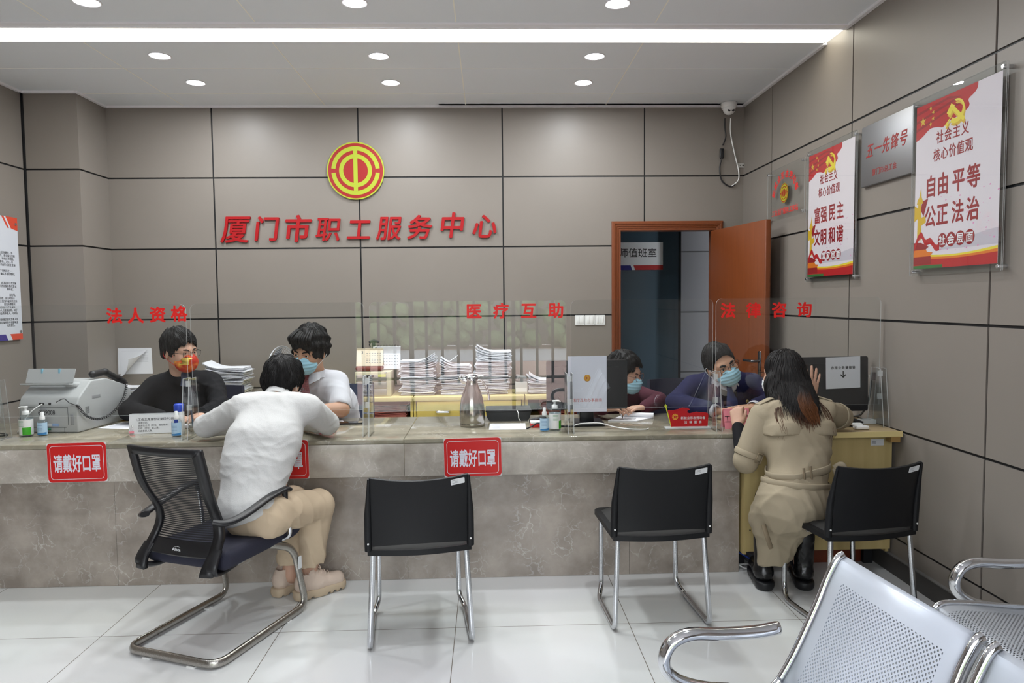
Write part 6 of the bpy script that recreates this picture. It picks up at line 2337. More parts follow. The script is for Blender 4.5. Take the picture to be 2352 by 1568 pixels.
def mesh_mat():
    m = bpy.data.materials.new('mesh_weave_black'); m.use_nodes = True
    nt = m.node_tree; b = nt.nodes['Principled BSDF']
    b.inputs['Base Color'].default_value = rgb(26, 27, 30); b.inputs['Roughness'].default_value = 0.7
    out = nt.nodes['Material Output']
    tc = nt.nodes.new('ShaderNodeTexCoord'); sp = nt.nodes.new('ShaderNodeSeparateXYZ'); nt.links.new(tc.outputs['Object'], sp.inputs[0])

    def mth(op, a, b_):
        n = nt.nodes.new('ShaderNodeMath'); n.operation = op
        for i, q in enumerate((a, b_)):
            if isinstance(q, (int, float)): n.inputs[i].default_value = q
            else: nt.links.new(q, n.inputs[i])
        return n.outputs[0]
    gap = mth('GREATER_THAN', mth('FRACT', mth('DIVIDE', sp.outputs[2], 0.0088), 0), 0.52)     # open slits between the woven bands
    gx = mth('GREATER_THAN', mth('FRACT', mth('DIVIDE', sp.outputs[0], 0.0042), 0), 0.30)
    g = mth('MULTIPLY', gap, gx)
    tr = nt.nodes.new('ShaderNodeBsdfTransparent'); mx = nt.nodes.new('ShaderNodeMixShader')
    nt.links.new(g, mx.inputs[0]); nt.links.new(b.outputs[0], mx.inputs[1]); nt.links.new(tr.outputs[0], mx.inputs[2]); nt.links.new(mx.outputs[0], out.inputs[0])
    return m


MB().sheet(lambda u, v: bk(-0.84 + 1.68 * u, 0.485 + 0.415 * v) + Vector((0, 0.004, 0)), 20, 30).build('mesh_back', mesh_mat(), ac)
# brackets from the back frame under the seat
for q in (-1, 1):
    mb = MB().tube(smooth_path([bk(q * 0.9, 0.47), bk(q * 0.93, 0.40) + Vector((0, 0.0, 0)), (q * 0.165, -0.20, 0.372), (q * 0.16, -0.10, 0.378)], 6), 0.012, 8, ry=0.034, up=(1, 0, 0))
    mb.build('back_bracket', m_frame, ac)
# arms
for q in (-1, 1):
    a = Vector((q * 0.215, -0.215, 0.615))
    mb = MB()
    mb.tube(smooth_path([(q * 0.185, -0.232, 0.600), (q * 0.225, -0.20, 0.590), (q * 0.248, -0.11, 0.602), (q * 0.254, 0.04, 0.636), (q * 0.254, 0.155, 0.646), (q * 0.252, 0.19, 0.636)], 5), [0.022] * 6 + [0.024] * 14 + [0.023] * 5 + [0.012], 10, ry=0.013, up=(0, 0, 1))
    o = mb.build('armrest', m_frame, ac)
    MB().cyl((q * 0.254, 0.155, 0.636), (q * 0.254, 0.157, 0.598), 0.016, 0.014).build('arm_socket', m_frame, o)
    MB().tube(fillet([(q * 0.254, 0.157, 0.60), (q * 0.258, 0.178, 0.50), (q * 0.258, 0.185, 0.412), (q * 0.19, 0.17, 0.385)], 0.03), 0.0095, 10).build('arm_support', m_chrome, o)

# ---- staff chairs seen behind the counter ----------------------------------------------------------


def staff_chair(label, loc, rz, m):
    t = thing('office_chair', label, 'chair', loc, rz, 'staff chairs behind the counter')
    S = SDF(); S.box((0, 0, 0.355), (0.22, 0.22, 0.03), None, 0.028); S.build('seat', m, t, 0.012)
    MB().sheet(lambda u, v: ((u * 2 - 1) * (0.20 - 0.02 * v), 0.235 + 0.05 * v - 0.03 * (2 * u - 1) ** 2, 0.50 + 0.43 * v), 14, 8, 0.03).build('backrest', m, t)
    MB().tube(smooth_path([(0, 0.10, 0.33), (0, 0.26, 0.35), (0, 0.285, 0.52)]), 0.02, 8, ry=0.012).build('back_stem', m_frame, t)
    MB().cyl((0, 0, 0.08), (0, 0, 0.33), 0.026).build('column', m_frame, t)
    for k in range(5):
        a = 2 * PI * k / 5 + 0.3
        o = MB().tube([(0, 0, 0.085), (0.24 * math.cos(a), 0.24 * math.sin(a), 0.06)], [0.022, 0.014], 8).build('leg', m_frame, t)
        MB().cyl((0.25 * math.cos(a) - 0.018 * math.sin(a), 0.25 * math.sin(a) + 0.018 * math.cos(a), 0.026), (0.25 * math.cos(a) + 0.018 * math.sin(a), 0.25 * math.sin(a) - 0.018 * math.cos(a), 0.026), 0.026).build('caster', m_frame, o)
    return t


staff_chair('dark navy office chair behind clerk in white shirt', (-1.075, 4.86, 0), -0.20, mat('chair_navy', (44, 52, 74), rough=0.8))
staff_chair('black office chair behind older clerk in navy suit', (1.41, 4.92, 0), 0.25, m_fab)
staff_chair('black office chair behind clerk in black jacket', (-1.96, 4.86, 0), 0.0, m_fab)
staff_chair('black office chair behind woman in maroon top', (0.86, 5.05, 0), 0.0, m_fab)

# ---- waiting benches ---------------------------------------------------------------------------------
m_perf = perforated('perforated_steel', (214, 221, 233))
m_perf2 = perforated('perforated_steel_grey', (182, 186, 193))


def sheet_uv(mb_fn, nu, nv, name, m, parent, wid, ln):
    mb = MB(); mb.sheet(mb_fn, nu, nv)
    o = mb.build(name, m, parent)
    uv = o.data.uv_layers.new(name='sheet')
    N = nv + 1
    for lp in o.data.loops:
        i, j = divmod(lp.vertex_index, N)
        uv.data[lp.index].uv = ((i / nu - 0.5) * wid, j / nv * ln)
    sm = o.modifiers.new('thickness', 'SOLIDIFY'); sm.thickness = 0.003; sm.offset = 0
    return o


def bench_profile():
    """(forward, height) along seat then back; seat front first"""
    seat = smooth_path([(0.415, 0.375, 0), (0.43, 0.405, 0), (0.40, 0.428, 0), (0.30, 0.425, 0), (0.15, 0.408, 0), (0.03, 0.398, 0)], 5)
    back = smooth_path([(0.00, 0.425, 0), (-0.045, 0.50, 0), (-0.11, 0.635, 0), (-0.143, 0.715, 0), (-0.172, 0.768, 0), (-0.19, 0.780, 0)], 5)
    return [(p.x, p.y) for p in seat], [(p.x, p.y) for p in back]


def polyline_at(P, t):
    L = [0.0]
    for a, b in zip(P[:-1], P[1:]):
        L.append(L[-1] + math.hypot(b[0] - a[0], b[1] - a[1]))
    x = t * L[-1]
    for i in range(len(P) - 1):
        if x <= L[i + 1] or i == len(P) - 2:
            q = (x - L[i]) / max(L[i + 1] - L[i], 1e-9)
            return (P[i][0] + (P[i + 1][0] - P[i][0]) * q, P[i][1] + (P[i + 1][1] - P[i][1]) * q), L[-1]


def bench(label, loc, n, m, pitch=0.545, rz=PI):
    """row of n seats: local x forward, local y along the row (towards the camera is +y before rotation)"""
    t = thing('waiting_bench', label, 'bench', loc, rz, 'perforated steel waiting benches')     # faces -X, row runs to -Y
    seat, back = bench_profile()
    W_ = 0.245
    for i in range(n):
        c = 0.27 + pitch * i

        def fs(u, v, P=seat, c=c):
            (f, z), _ = polyline_at(P, v)
            return (f, c + (u * 2 - 1) * W_, z)

        def fb(u, v, P=back, c=c):
            (f, z), _ = polyline_at(P, v)
            return (f, c + (u * 2 - 1) * W_, z)
        sheet_uv(fs, 2, 24, 'seat', m, t, 2 * W_, polyline_at(seat, 1)[1])
        sheet_uv(fb, 2, 24, 'backrest', m, t, 2 * W_, polyline_at(back, 1)[1])
        for q in (-1, 1):
            y = c + q * (W_ + 0.006)
            pth = [(f, y, z) for f, z in seat] + [(f, y, z) for f, z in back]
            MB().tube(fillet(pth, 0.02, 2), 0.011, 10, ry=0.016, up=(0, 0, 1)).build('side_frame', m_chrome, t)
    L = 0.54 + pitch * (n - 1)
    for y in [-0.035] + [L + 0.035]:
        arm_ = smooth_path([(-0.025, y, 0.556), (0.05, y, 0.548), (0.16, y, 0.550), (0.245, y, 0.556), (0.30, y, 0.538), (0.325, y, 0.495), (0.315, y, 0.450), (0.27, y, 0.415), (0.20, y, 0.392), (0.12, y, 0.380)], 6)
        N = len(arm_)
        MB().tube(arm_, [0.014 if k in (0, N - 1) else 0.024 for k in range(N)], 14, ry=0.018, up=(0, 0, 1)).build('armrest', m_chrome, t)
    box((0.14, L / 2, 0.355), (0.06, L + 0.06, 0.045), bev=0.006).build('beam', m_black, t)
    for y in (0.16, L - 0.16):
        mb = MB()
        mb.tube(smooth_path([(0.36, y, 0.03), (0.22, y, 0.07), (0.15, y, 0.16), (0.14, y, 0.335)], 5), 0.02, 10)
        mb.tube(smooth_path([(0.14, y, 0.335), (0.13, y, 0.16), (0.04, y, 0.07), (-0.14, y, 0.03)], 5), 0.02, 10)
        o = mb.build('leg', m_chrome, t)
        for f in (0.365, -0.145):
            MB().cyl((f, y, 0.0), (f, y, 0.03), 0.024, 0.018).build('foot', m_black, o)
    return t


bench('perforated steel waiting bench nearest the camera, its backrest filling the lower right corner', (0.818, 1.956, 0), 3, m_perf, rz=PI + 0.104)
bench('perforated steel waiting bench set against the right wall', (2.0, 2.42, 0), 3, m_perf2)
# ================================================================ THINGS ON AND BEHIND THE COUNTER
m_fax = mat('fax_grey', (176, 178, 178), rough=0.5)
m_faxd = mat('fax_seam', (70, 72, 74), rough=0.6)
m_clear = acrylic('clear_bottle', (0.90, 0.94, 0.96), 0.05)
m_green = mat('label_green', (66, 170, 40), rough=0.5)
m_lblue = mat('label_pale_blue', (178, 208, 232), rough=0.5)
m_blue = mat('cap_blue', (32, 70, 190), rough=0.4)
m_pink = mat('card_pink', (236, 142, 156), rough=0.75)
m_screenb = mat('monitor_black', (27, 28, 32), rough=0.38, spec=0.5)
FS = frame((0, 0, 0), (1, 0, 0), (0, 0, 1))     # upright face towards the hall
Z = CT


def tw(name, label, cat, loc, rz=0.0, group=None):
    return thing(name, label, cat, loc, rz, group)


# ---- fax machine ------------------------------------------------------------------------------------
fx_ = tw('fax_machine', 'grey fax machine with handset and coiled cord on the counter', 'fax machine', (-2.52, 4.09, Z + 0.001), math.radians(-5))
prof = [(0.0, 0.0), (0.52, 0.0), (0.52, 0.185), (0.46, 0.225), (0.27, 0.285), (0.13, 0.285), (0.02, 0.20), (0.0, 0.16)]
Tp = frame((0, 0, 0), (0, 1, 0), (0, 0, 1))     # local x = depth, y = up, z = +X
bm = bmesh.new()
vsA = [bm.verts.new(Tp @ Vector((p[0], p[1], -0.175))) for p in prof]; vsB = [bm.verts.new(Tp @ Vector((p[0], p[1], 0.175))) for p in prof]
bm.faces.new(vsA); bm.faces.new(list(reversed(vsB)))
for i in range(len(prof)):
    j = (i + 1) % len(prof); bm.faces.new((vsA[j], vsA[i], vsB[i], vsB[j]))
bmesh.ops.recalc_face_normals(bm, faces=bm.faces[:])
bmesh.ops.bevel(bm, geom=bm.edges[:], offset=0.009, segments=3, affect='EDGES', profile=0.5)
MB().bm(bm, 0, True).build('body', m_fax, fx_)
mb = MB()
for a, b in (((-0.165, 0.145), (0.118, 0.145)), ((-0.165, 0.145), (-0.165, 0.03)), ((0.118, 0.145), (0.118, 0.045)), ((-0.165, 0.03), (0.105, 0.03)), ((0.095, 0.0), (0.095, 0.03))):
    mb.box(((a[0] + b[0]) / 2, -0.0005, (a[1] + b[1]) / 2), (abs(a[0] - b[0]) + 0.0016, 0.002, abs(a[1] - b[1]) + 0.0016), 0)
mb.build('rear_cover_seam', m_faxd, fx_)
box((-0.025, -0.002, 0.135), (0.036, 0.004, 0.018), bev=0.002).build('cover_latch', mat('fax_latch', (150, 152, 154), rough=0.5), fx_)
for x in (-0.045, -0.028, 0.012):
    box((x, 0.001, 0.166), (0.012, 0.006, 0.012)).build('phone_socket', m_black, fx_)
MB().text('6029008', FS @ TR(-0.008, 0.118, 0.0015), 0.036, ext=0.0004, off=0.003, sx=0.8, vcen=True).build('handwriting', m_ink, fx_)
for x, w_, m_ in ((0.0, 0.035, m_lbl), (0.042, 0.036, mat('sticker_blue', (150, 176, 214), rough=0.5))):
    box((x, -0.001, 0.045), (w_, 0.002, 0.015)).build('sticker', m_, fx_)
box((-0.01, -0.003, 0.021), (0.05, 0.006, 0.009), bev=0.002).build('release_lever', mat('lever_green', (40, 140, 100), rough=0.4), fx_)
box((0.142, -0.001, 0.075), (0.020, 0.003, 0.06), bev=0.001).build('vent_panel', mat('fax_latch'), fx_)
mb = MB()
for i in range(6):
    for j in range(7):
        mb.box((0.1758, 0.07 + i * 0.006, 0.10 + j * 0.006), (0.001, 0.003, 0.003))
mb.build('speaker_grille', m_faxd, fx_)
box((0.175, 0.17, 0.185), (0.002, 0.075, 0.02), bev=0.0008).build('grip_recess', mat('fax_latch'), fx_)
# open document tray
mb = MB()
mb.prism(rrect(0.285, 0.085, 0.004, 2), 0, 0.006, 0, frame((-0.045, 0.10, 0.315), (1, 0, 0), (0.02, 0.35, 0.94)))
mb.prism(rrect(0.30, 0.05, 0.004, 2), 0, 0.008, 0, frame((-0.045, 0.065, 0.265), (1, 0, 0), (0, 0.9, -0.2)))
mb.build('document_tray', m_fax, fx_)
for x in (-0.10, 0.005):
    MB().box((x, 0.105, 0.340), (0.010, 0.012, 0.035)).build('tape', mat('tape_blue', (130, 180, 200), rough=0.5), fx_)
mb = MB(); mb.box((0.085, 0.10, 0.262), (0.07, 0.05, 0.03), bev=0.012); mb.build('tray_hinge', m_fax, fx_)
S = SDF(); S.chain([(0.145, 0.19, 0.315), (0.150, 0.30, 0.318), (0.155, 0.42, 0.262), (0.157, 0.46, 0.24)], [0.022, 0.019, 0.02, 0.024], 0.015); hs = S.build('handset', m_black, fx_, 0.004)
pth = smooth_path([(0.055, -0.006, 0.176), (0.10, -0.004, 0.195), (0.135, -0.006, 0.172), (0.180, 0.0, 0.15), (0.19, 0.05, 0.09), (0.195, 0.16, 0.052), (0.195, 0.30, 0.075), (0.19, 0.42, 0.15), (0.176, 0.475, 0.232)], 40)
co = []
up_ = Vector((1, 0, 0))
for i, p in enumerate(pth):
    t_ = (pth[min(i + 1, len(pth) - 1)] - pth[max(i - 1, 0)]).normalized()
    a_ = up_.cross(t_).normalized(); b_ = t_.cross(a_)
    r_c = 0.0 if i < 110 else 0.0065
    q = i * 1.25
    co.append(p + a_ * math.cos(q) * r_c + b_ * math.sin(q) * r_c)
MB().tube(co, 0.0024, 5).build('cord', m_black, hs)
MB().tube(smooth_path([(-0.028, -0.004, 0.166), (-0.06, -0.05, 0.13), (-0.11, -0.06, 0.06), (-0.16, -0.03, 0.01), (-0.20, 0.02, 0.006)]), 0.003, 6).build('phone_line', m_white, fx_)


# ---- bottles -----------------------------------------------------------------------------------------
def soap(x, y, label, flip=1, rz=0.0, s=1.0):
    t = tw('hand_sanitizer', label, 'bottle', (x, y, Z), rz, 'pump bottles of hand sanitizer')
    MB().lathe([(0.030 * s, 0.0), (0.034 * s, 0.003), (0.034 * s, 0.105), (0.030 * s, 0.115), (0.014 * s, 0.122), (0.014 * s, 0.128)], 28).build('bottle', m_clear, t)

    def lab(u, v):
        a = -PI * 0.98 + u * PI * 1.7
        return (0.0347 * s * math.cos(a), 0.0347 * s * math.sin(a), 0.012 + 0.085 * v)
    MB().sheet(lab, 30, 1).build('label', m_white, t)

    def labg(u, v):
        a = (-0.50 * PI if flip > 0 else -0.62 * PI) + u * PI * 0.40 - (0.0 if flip > 0 else -0.20 * PI)
        return (0.0351 * s * math.cos(a), 0.0351 * s * math.sin(a), 0.012 + (0.042 if flip > 0 else 0.045) * v)
    MB().sheet(labg, 12, 1).build('green_label', m_green, t)
    mb = MB()
    for k in range(5):
        a = -0.62 * PI
        mb.sheet(lambda u, v, k=k: (0.0353 * s * math.cos(-0.72 * PI + u * 0.28 * PI), 0.0353 * s * math.sin(-0.72 * PI + u * 0.28 * PI), 0.060 + k * 0.007 + 0.002 * v), 8, 1)
    mb.build('label_print', mat('print_green', (120, 170, 130), rough=0.6), t)
    mb = MB()
    mb.lathe([(0.016 * s, 0.122), (0.016 * s, 0.142), (0.010, 0.144), (0.006, 0.146), (0.006, 0.158), (0.012, 0.160), (0.012, 0.168), (0.0001, 0.169)], 20)
    mb.tube([(0, 0, 0.164), (-0.020 * flip, -0.004, 0.165), (-0.034 * flip, -0.006, 0.160)], [0.0055, 0.005, 0.0035], 8)
    mb.build('pump', m_white, t)
    return t


def spray(x, y, label, m=m_lblue, h=1.0, r=1.0):
    t = tw('spray_bottle', label, 'bottle', (x, y, Z), 0.0, 'small spray bottles on the counter')
    MB().lathe([(0.022 * r, 0.0), (0.0255 * r, 0.003), (0.0255 * r, 0.08 * h), (0.02 * r, 0.088 * h), (0.011 * r, 0.094 * h)], 24).build('bottle', m_clear, t)
    MB().sheet(lambda u, v: (0.0262 * r * math.cos(-PI + u * PI), 0.0262 * r * math.sin(-PI + u * PI), 0.007 + 0.068 * h * v), 20, 1).build('label', m, t)
    mb = MB()
    for k in range(4):
        mb.sheet(lambda u, v, k=k: (0.0265 * r * math.cos(-0.75 * PI + u * 0.4 * PI), 0.0265 * r * math.sin(-0.75 * PI + u * 0.4 * PI), 0.035 + k * 0.008 + 0.0016 * v), 8, 1)
    mb.sheet(lambda u, v: (0.0265 * r * math.cos(-0.9 * PI + u * 0.8 * PI), 0.0265 * r * math.sin(-0.9 * PI + u * 0.8 * PI), 0.008 + (0.006 + 0.008 * u) * v), 14, 1, m=1)
    mb.build('label_print', [mat('print_grey_blue', (120, 150, 190), rough=0.6), mat('print_blue', (60, 130, 190), rough=0.5)], t)
    MB().lathe([(0.0135 * r, 0.090 * h), (0.0135 * r, 0.108 * h), (0.009, 0.112 * h), (0.0085, 0.132 * h), (0.0001, 0.134 * h)], 18).build('nozzle', m_white, t)
    return t


soap(-2.584, 3.995, 'pump bottle of sanitizer with green label standing before the fax machine', 1)
spray(-2.505, 4.012, 'small spray bottle standing before the fax machine beside pump bottle')
spray(-1.728, 3.925, 'small spray bottle standing before the blue capped bottle', h=1.05)
soap(0.362, 3.93, 'pump bottle of sanitizer with green label left of the monitor', -1, 0.35, 1.02)
spray(0.302, 3.90, 'small spray bottle left of pump bottle near the monitor')
t = tw('blue_capped_bottle', 'white bottle with bright blue cap behind small spray bottle', 'bottle', (-1.738, 3.985, Z))
MB().lathe([(0.024, 0.0), (0.027, 0.003), (0.027, 0.125), (0.022, 0.132)], 24).build('bottle', m_white, t)
MB().sheet(lambda u, v: (0.0275 * math.cos(-PI + u * PI * .55), 0.0275 * math.sin(-PI + u * PI * .55), 0.02 + 0.09 * v), 12, 1).build('label', m_blue, t)
MB().lathe([(0.026, 0.130), (0.027, 0.133), (0.027, 0.165), (0.022, 0.172), (0.0001, 0.173)], 24).build('cap', m_blue, t)
t = tw('pen_cup', 'small dark cup of pens behind the acrylic bracket near spray bottle', 'pen cup', (-1.672, 4.00, Z))
MB().lathe([(0.016, 0.0), (0.018, 0.0), (0.020, 0.045), (0.018, 0.045), (0.016, 0.004)], 18).build('cup', m_black, t)
MB().tube([(0.005, 0, 0.01), (-0.008, 0.004, 0.145)], 0.0045, 8).build('marker', mat('marker_teal', (30, 80, 110), rough=0.4), t)

# pen on a cord at the far left
t = tw('counter_pen', 'silver counter pen on black cord at the left end of counter', 'pen', (-2.80, 3.98, Z))
MB().tube([(-0.14, 0.08, 0.075), (-0.03, 0.01, 0.022)], [0.006, 0.006], 10).tube([(-0.03, 0.01, 0.022), (-0.012, -0.001, 0.006), (0.0, -0.008, 0.0015)], [0.006, 0.005, 0.001], 10, m=1).build('barrel', [m_chrome, m_black], t)
MB().tube(smooth_path([(-0.03, 0.02, 0.02), (0.05, 0.05, 0.012), (0.10, 0.03, 0.006), (0.02, -0.0, 0.004)]), 0.004, 7).build('cord', m_black, t)


# ---- papers, phones, cards ------------------------------------------------------------------------------
def paper(name, label, cat, x, y, w, d, rz, m=m_paper, lines=True, z=Z, n=1, group=None):
    t = tw(name, label, cat, (x, y, z + 0.0006), rz, group)
    mb = MB().prism([(-w / 2, -d / 2), (w / 2, -d / 2), (w / 2, d / 2), (-w / 2, d / 2)], 0, 0.0008 * n)
    mb.build('sheet', m, t)
    if lines:
        mb = MB()
        for k in range(int(d / 0.016) - 1):
            yy = d / 2 - 0.018 - k * 0.016
            mb.box((-0.01 - 0.01 * (k % 3), yy, 0.0008 * n + 0.0002), (w * 0.8 - 0.03 * (k % 3), 0.003, 0.0002))
        mb.build('print', mat('print_pale', (176, 178, 186), rough=0.8), t)
    return t


paper('printed_form', 'white printed form on counter right of the fax machine', 'paper', -2.19, 4.29, 0.21, 0.20, -0.25)
paper('printed_form', 'white printed form on counter under the hand of clerk in black jacket', 'paper', -1.86, 4.24, 0.29, 0.14, 0.05, z=Z + 0.001)
paper('printed_form', 'white printed form lying before the small black printer', 'paper', 0.10, 4.06, 0.21, 0.20, -0.03)
paper('printed_form', 'white printed form sticking out on counter behind pink card', 'paper', -0.95, 4.30, 0.12, 0.09, 0.4)


def phone(x, y, rz, label, z=Z):
    t = tw('smartphone', label, 'phone', (x, y, z + 0.0005), rz, 'smartphones lying on the counter')
    MB().prism(rrect(0.150, 0.074, 0.010, 5), 0, 0.0085).build('body', m_black, t)
    MB().prism(rrect(0.144, 0.068, 0.008, 5), 0.0085, 0.0092).build('screen', mat('phone_glass', (10, 10, 12), rough=0.06, spec=0.7), t)
    return t


phone(-2.07, 4.285, 0.28, 'smartphone lying on printed forms beside the fax machine', Z + 0.0015)
phone(-0.84, 4.245, 0.10, 'smartphone lying alone on the counter near clerk in white shirt')

t = tw('name_card', 'white folded card with black text standing before clerk in black jacket', 'card', (-1.90, 4.03, Z))
T_ = frame((0, 0, 0.058), (1, 0.04, 0.02), (0, 0.22, 1))
MB().prism([(-0.135, -0.058), (0.135, -0.058), (0.135, 0.050), (-0.135, 0.054)], 0, 0.0012, 0, T_).prism([(-0.135, -0.058), (0.135, -0.058), (0.135, 0.050), (-0.135, 0.054)], -0.001, 0, 0, frame((0, 0.045, 0.058), (1, 0.04, 0.02), (0, -0.22, 1))).build('card', m_lbl, t)
mb = MB()
mb.text('1.工会主席身份证复印件2份', T_ @ TR(0.005, 0.022, 0.0013), 0.0172, ext=0.0004, off=0.004)
for k, s_t in enumerate(('主席手机：', '主席在公司（单位）担任职务；', '公司（单位）总人数；', '工会会员人数。')):
    mb.text(s_t, T_ @ TR(-0.085, 0.003 - k * 0.015, 0.0013), 0.0125, ext=0.0004, align='LEFT')
mb.build('lettering', m_ink, t)
mb = MB(); mb.box((-0.118, -0.048, 0.004), (0.024, 0.012, 0.008), 1, T=T_); mb.tube([T_ @ Vector(p) for p in ((-0.124, -0.042, 0.004), (-0.123, -0.01, 0.004), (-0.113, -0.01, 0.004), (-0.112, -0.042, 0.004))], 0.0012, 6)
mb.build('binder_clip', [m_chrome, m_pink], t)


def tent(x, y, rz, label, txt, w=0.075):
    t = tw('pink_name_card', label, 'card', (x, y, Z), rz, 'folded pink name cards')
    for q in (-1, 1):
        MB().prism([(-w, 0), (w, 0), (w, 0.112), (-w, 0.112)], 0, 0.001, 0, frame((0, q * 0.034, 0), (1, 0, 0), (0, -q * 0.30, 1))).build('leaf', m_pink, t)
    if txt:
        mb = MB(); T_ = frame((0, -0.0345, 0.0), (1, 0, 0), (0, 0.30, 1))
        mb.text(txt, T_ @ TR(0.0, 0.055, 0.0015), 0.046, ext=0.0004, off=0.002, sx=0.8)
        mb.build('lettering', m_ink, t)
    return t


tent(-0.908, 3.95, 0.0, 'folded pink card at the right elbow of visitor in white shirt', '', 0.042)
tent(1.385, 3.92, 0.06, 'folded pink card with black characters at the hand of woman in trench coat', '工会法律')

# ---- flask -------------------------------------------------------------------------------------------------
fl = tw('steel_flask', 'tall steel vacuum flask with lever lid standing on the counter', 'flask', (-0.105, 4.115, Z))
MB().lathe([(0.069, 0.0), (0.073, 0.002), (0.073, 0.018), (0.0725, 0.020), (0.0735, 0.022), (0.0735, 0.085), (0.071, 0.12), (0.063, 0.165), (0.050, 0.205), (0.038, 0.235), (0.034, 0.25), (0.034, 0.268)], 40).build('body', m_steel, fl)
MB().lathe([(0.036, 0.266), (0.037, 0.272), (0.036, 0.285), (0.028, 0.294), (0.0001, 0.297)], 28).build('lid', m_chrome, fl)
mb = MB(); mb.tube(smooth_path([(-0.075, 0, 0.292), (-0.05, 0, 0.286), (-0.02, 0, 0.296), (0.02, 0, 0.302), (0.05, 0, 0.290), (0.07, 0, 0.296)]), [0.006] * 5 + [0.012] * 16 + [0.009] * 5, 10, ry=0.006, up=(0, 0, 1))
mb.build('lever', m_chrome, fl)
MB().tube(smooth_path([(-0.03, 0, 0.262), (-0.055, 0, 0.272), (-0.072, 0, 0.288)]), [0.020] * 6 + [0.014] * 6 + [0.009], 12).build('spout', m_chrome, fl)
MB().tube(smooth_path([(0.03, 0, 0.272), (0.058, 0, 0.262), (0.085, 0, 0.225), (0.098, 0, 0.175), (0.098, 0, 0.15)]), 0.0085, 12, ry=0.006).build('handle', m_chrome, fl)

# ---- printer, phone, box ---------------------------------------------------------------------------------------
pr = tw('card_printer', 'small flat black printer on the counter right of the flask', 'printer', (0.112, 4.33, Z))
mb = MB(); mb.prism([(-0.115, 0), (0.115, 0), (0.13, 0.022), (0.135, 0.045), (0.135, 0.055), (-0.135, 0.055), (-0.135, 0.045), (-0.13, 0.022)], -0.1, 0.08, 0, frame((0, 0, 0), (1, 0, 0), (0, 0, 1)))
mb.build('body', m_black, pr)
box((0, 0.01, 0.061), (0.28, 0.19, 0.012), bev=0.004).build('lid', m_screenb, pr)
MB().tube(smooth_path([(0.05, -0.085, 0.065), (0.058, -0.105, 0.05), (0.06, -0.108, 0.02), (0.07, -0.11, 0.004)]), 0.0028, 6).build('cable', m_white, pr)
cp = tw('cordless_phone', 'black cordless telephone handset lying by the pump bottle', 'phone', (0.285, 4.19, Z), 1.0)
box((0, 0, 0.014), (0.15, 0.048, 0.026), bev=0.011, seg=3).build('body', m_black, cp)
mb = MB()
for i in range(3):
    for j in range(4):
        mb.box((-0.05 + j * 0.016, -0.013 + i * 0.013, 0.0275), (0.010, 0.008, 0.002))
mb.build('keys', mat('key_grey', (96, 98, 102), rough=0.5), cp)
bx = tw('small_box', 'small red and white box left of spray bottle near the monitor', 'box', (0.275, 4.04, Z), 0.1)
box((0, 0, 0.011), (0.085, 0.06, 0.022), 0, 0.002).build('body', m_red, bx)
box((0, 0, 0.028), (0.087, 0.062, 0.012), 0, 0.003).build('lid', m_white, bx)
cb_ = MB().tube(smooth_path([(0.205, 3.965, Z + 0.004), (0.24, 3.975, Z + 0.016), (0.27, 3.985, Z + 0.03), (0.335, 4.0, Z + 0.012), (0.40, 4.02, Z + 0.006), (0.455, 4.0, Z + 0.006)]), 0.0045, 8)
tag(cb_.build('black_cable', m_black), 'black cable running behind the bottles left of the monitor', 'cable')

# ---- monitor with notice ------------------------------------------------------------------------------------------


def monitor(loc, w_, h_, z0, label, rz=0.0, tilt=0.0, base=True):
    t = tw('monitor', label, 'monitor', loc, rz, 'black computer monitors seen from behind')
    T_ = TR(0, 0, z0, rx=tilt)
    mb = MB()
    mb.prism(rrect(w_, h_, 0.012, 4, 0, h_ / 2), -0.008, 0.014, 0, T_ @ FS)
    o = mb.build('housing', m_screenb, t)
    mb = MB()
    mb.prism(rrect(w_ * 0.86, h_ * 0.80, 0.03, 5, 0, h_ * 0.48), 0.014, 0.026, 0, T_ @ FS)
    mb.build('rear_cover', m_screenb, t)
    MB().prism([(-w_ / 2 + .012, 0.012), (w_ / 2 - .012, 0.012), (w_ / 2 - .012, h_ - 0.012), (-w_ / 2 + .012, h_ - 0.012)], -0.0088, -0.008, 0, T_ @ FS).build('display', mat('phone_glass'), t)
    if base:
        box((0, 0.01, z0 * 0.5 + 0.05), (0.082, 0.03, z0 + 0.10), bev=0.006).build('neck', m_screenb, t)
        box((0, 0.02, 0.010), (0.19, 0.19, 0.019), bev=0.006).build('base', m_screenb, t)
    return t


monitor((0.565, 4.09, Z), 0.472, 0.285, 0.092, 'black monitor on the counter carrying white notice with round emblem')
nt_ = tw('printed_notice', 'white notice with round emblem and red characters fixed to the monitor', 'notice', (0.562, 4.048, Z + 0.082))
MB().prism([(-0.113, 0), (0.113, 0), (0.113, 0.322), (-0.113, 0.322)], 0, 0.003, 0, FS).build('sheet', mat('notice_white', (222, 224, 236), rough=0.6), nt_)
emblem(MB(), FS @ TR(0.0, 0.196, 0.0040), 0.020, t=0.0008).build('emblem', [m_embred, mat('emblem_gold', (236, 190, 60), rough=0.4)], nt_)
MB().text('医疗互助办事指南', FS @ TR(0, 0.068, 0.0031), 0.0215, ext=0.0004, off=0.002).build('lettering', mat('lettering_dull_red', (196, 92, 84), rough=0.6), nt_)
mc = MB().tube(smooth_path([(0.395, 4.050, Z + 0.17), (0.415, 4.045, Z + 0.13), (0.40, 4.03, Z + 0.08), (0.375, 4.03, Z + 0.03), (0.385, 4.05, Z + 0.006)]), 0.004, 8)
tag(mc.build('monitor_cable', m_black), 'black cable hanging behind bracket at the left edge of monitor', 'cable')
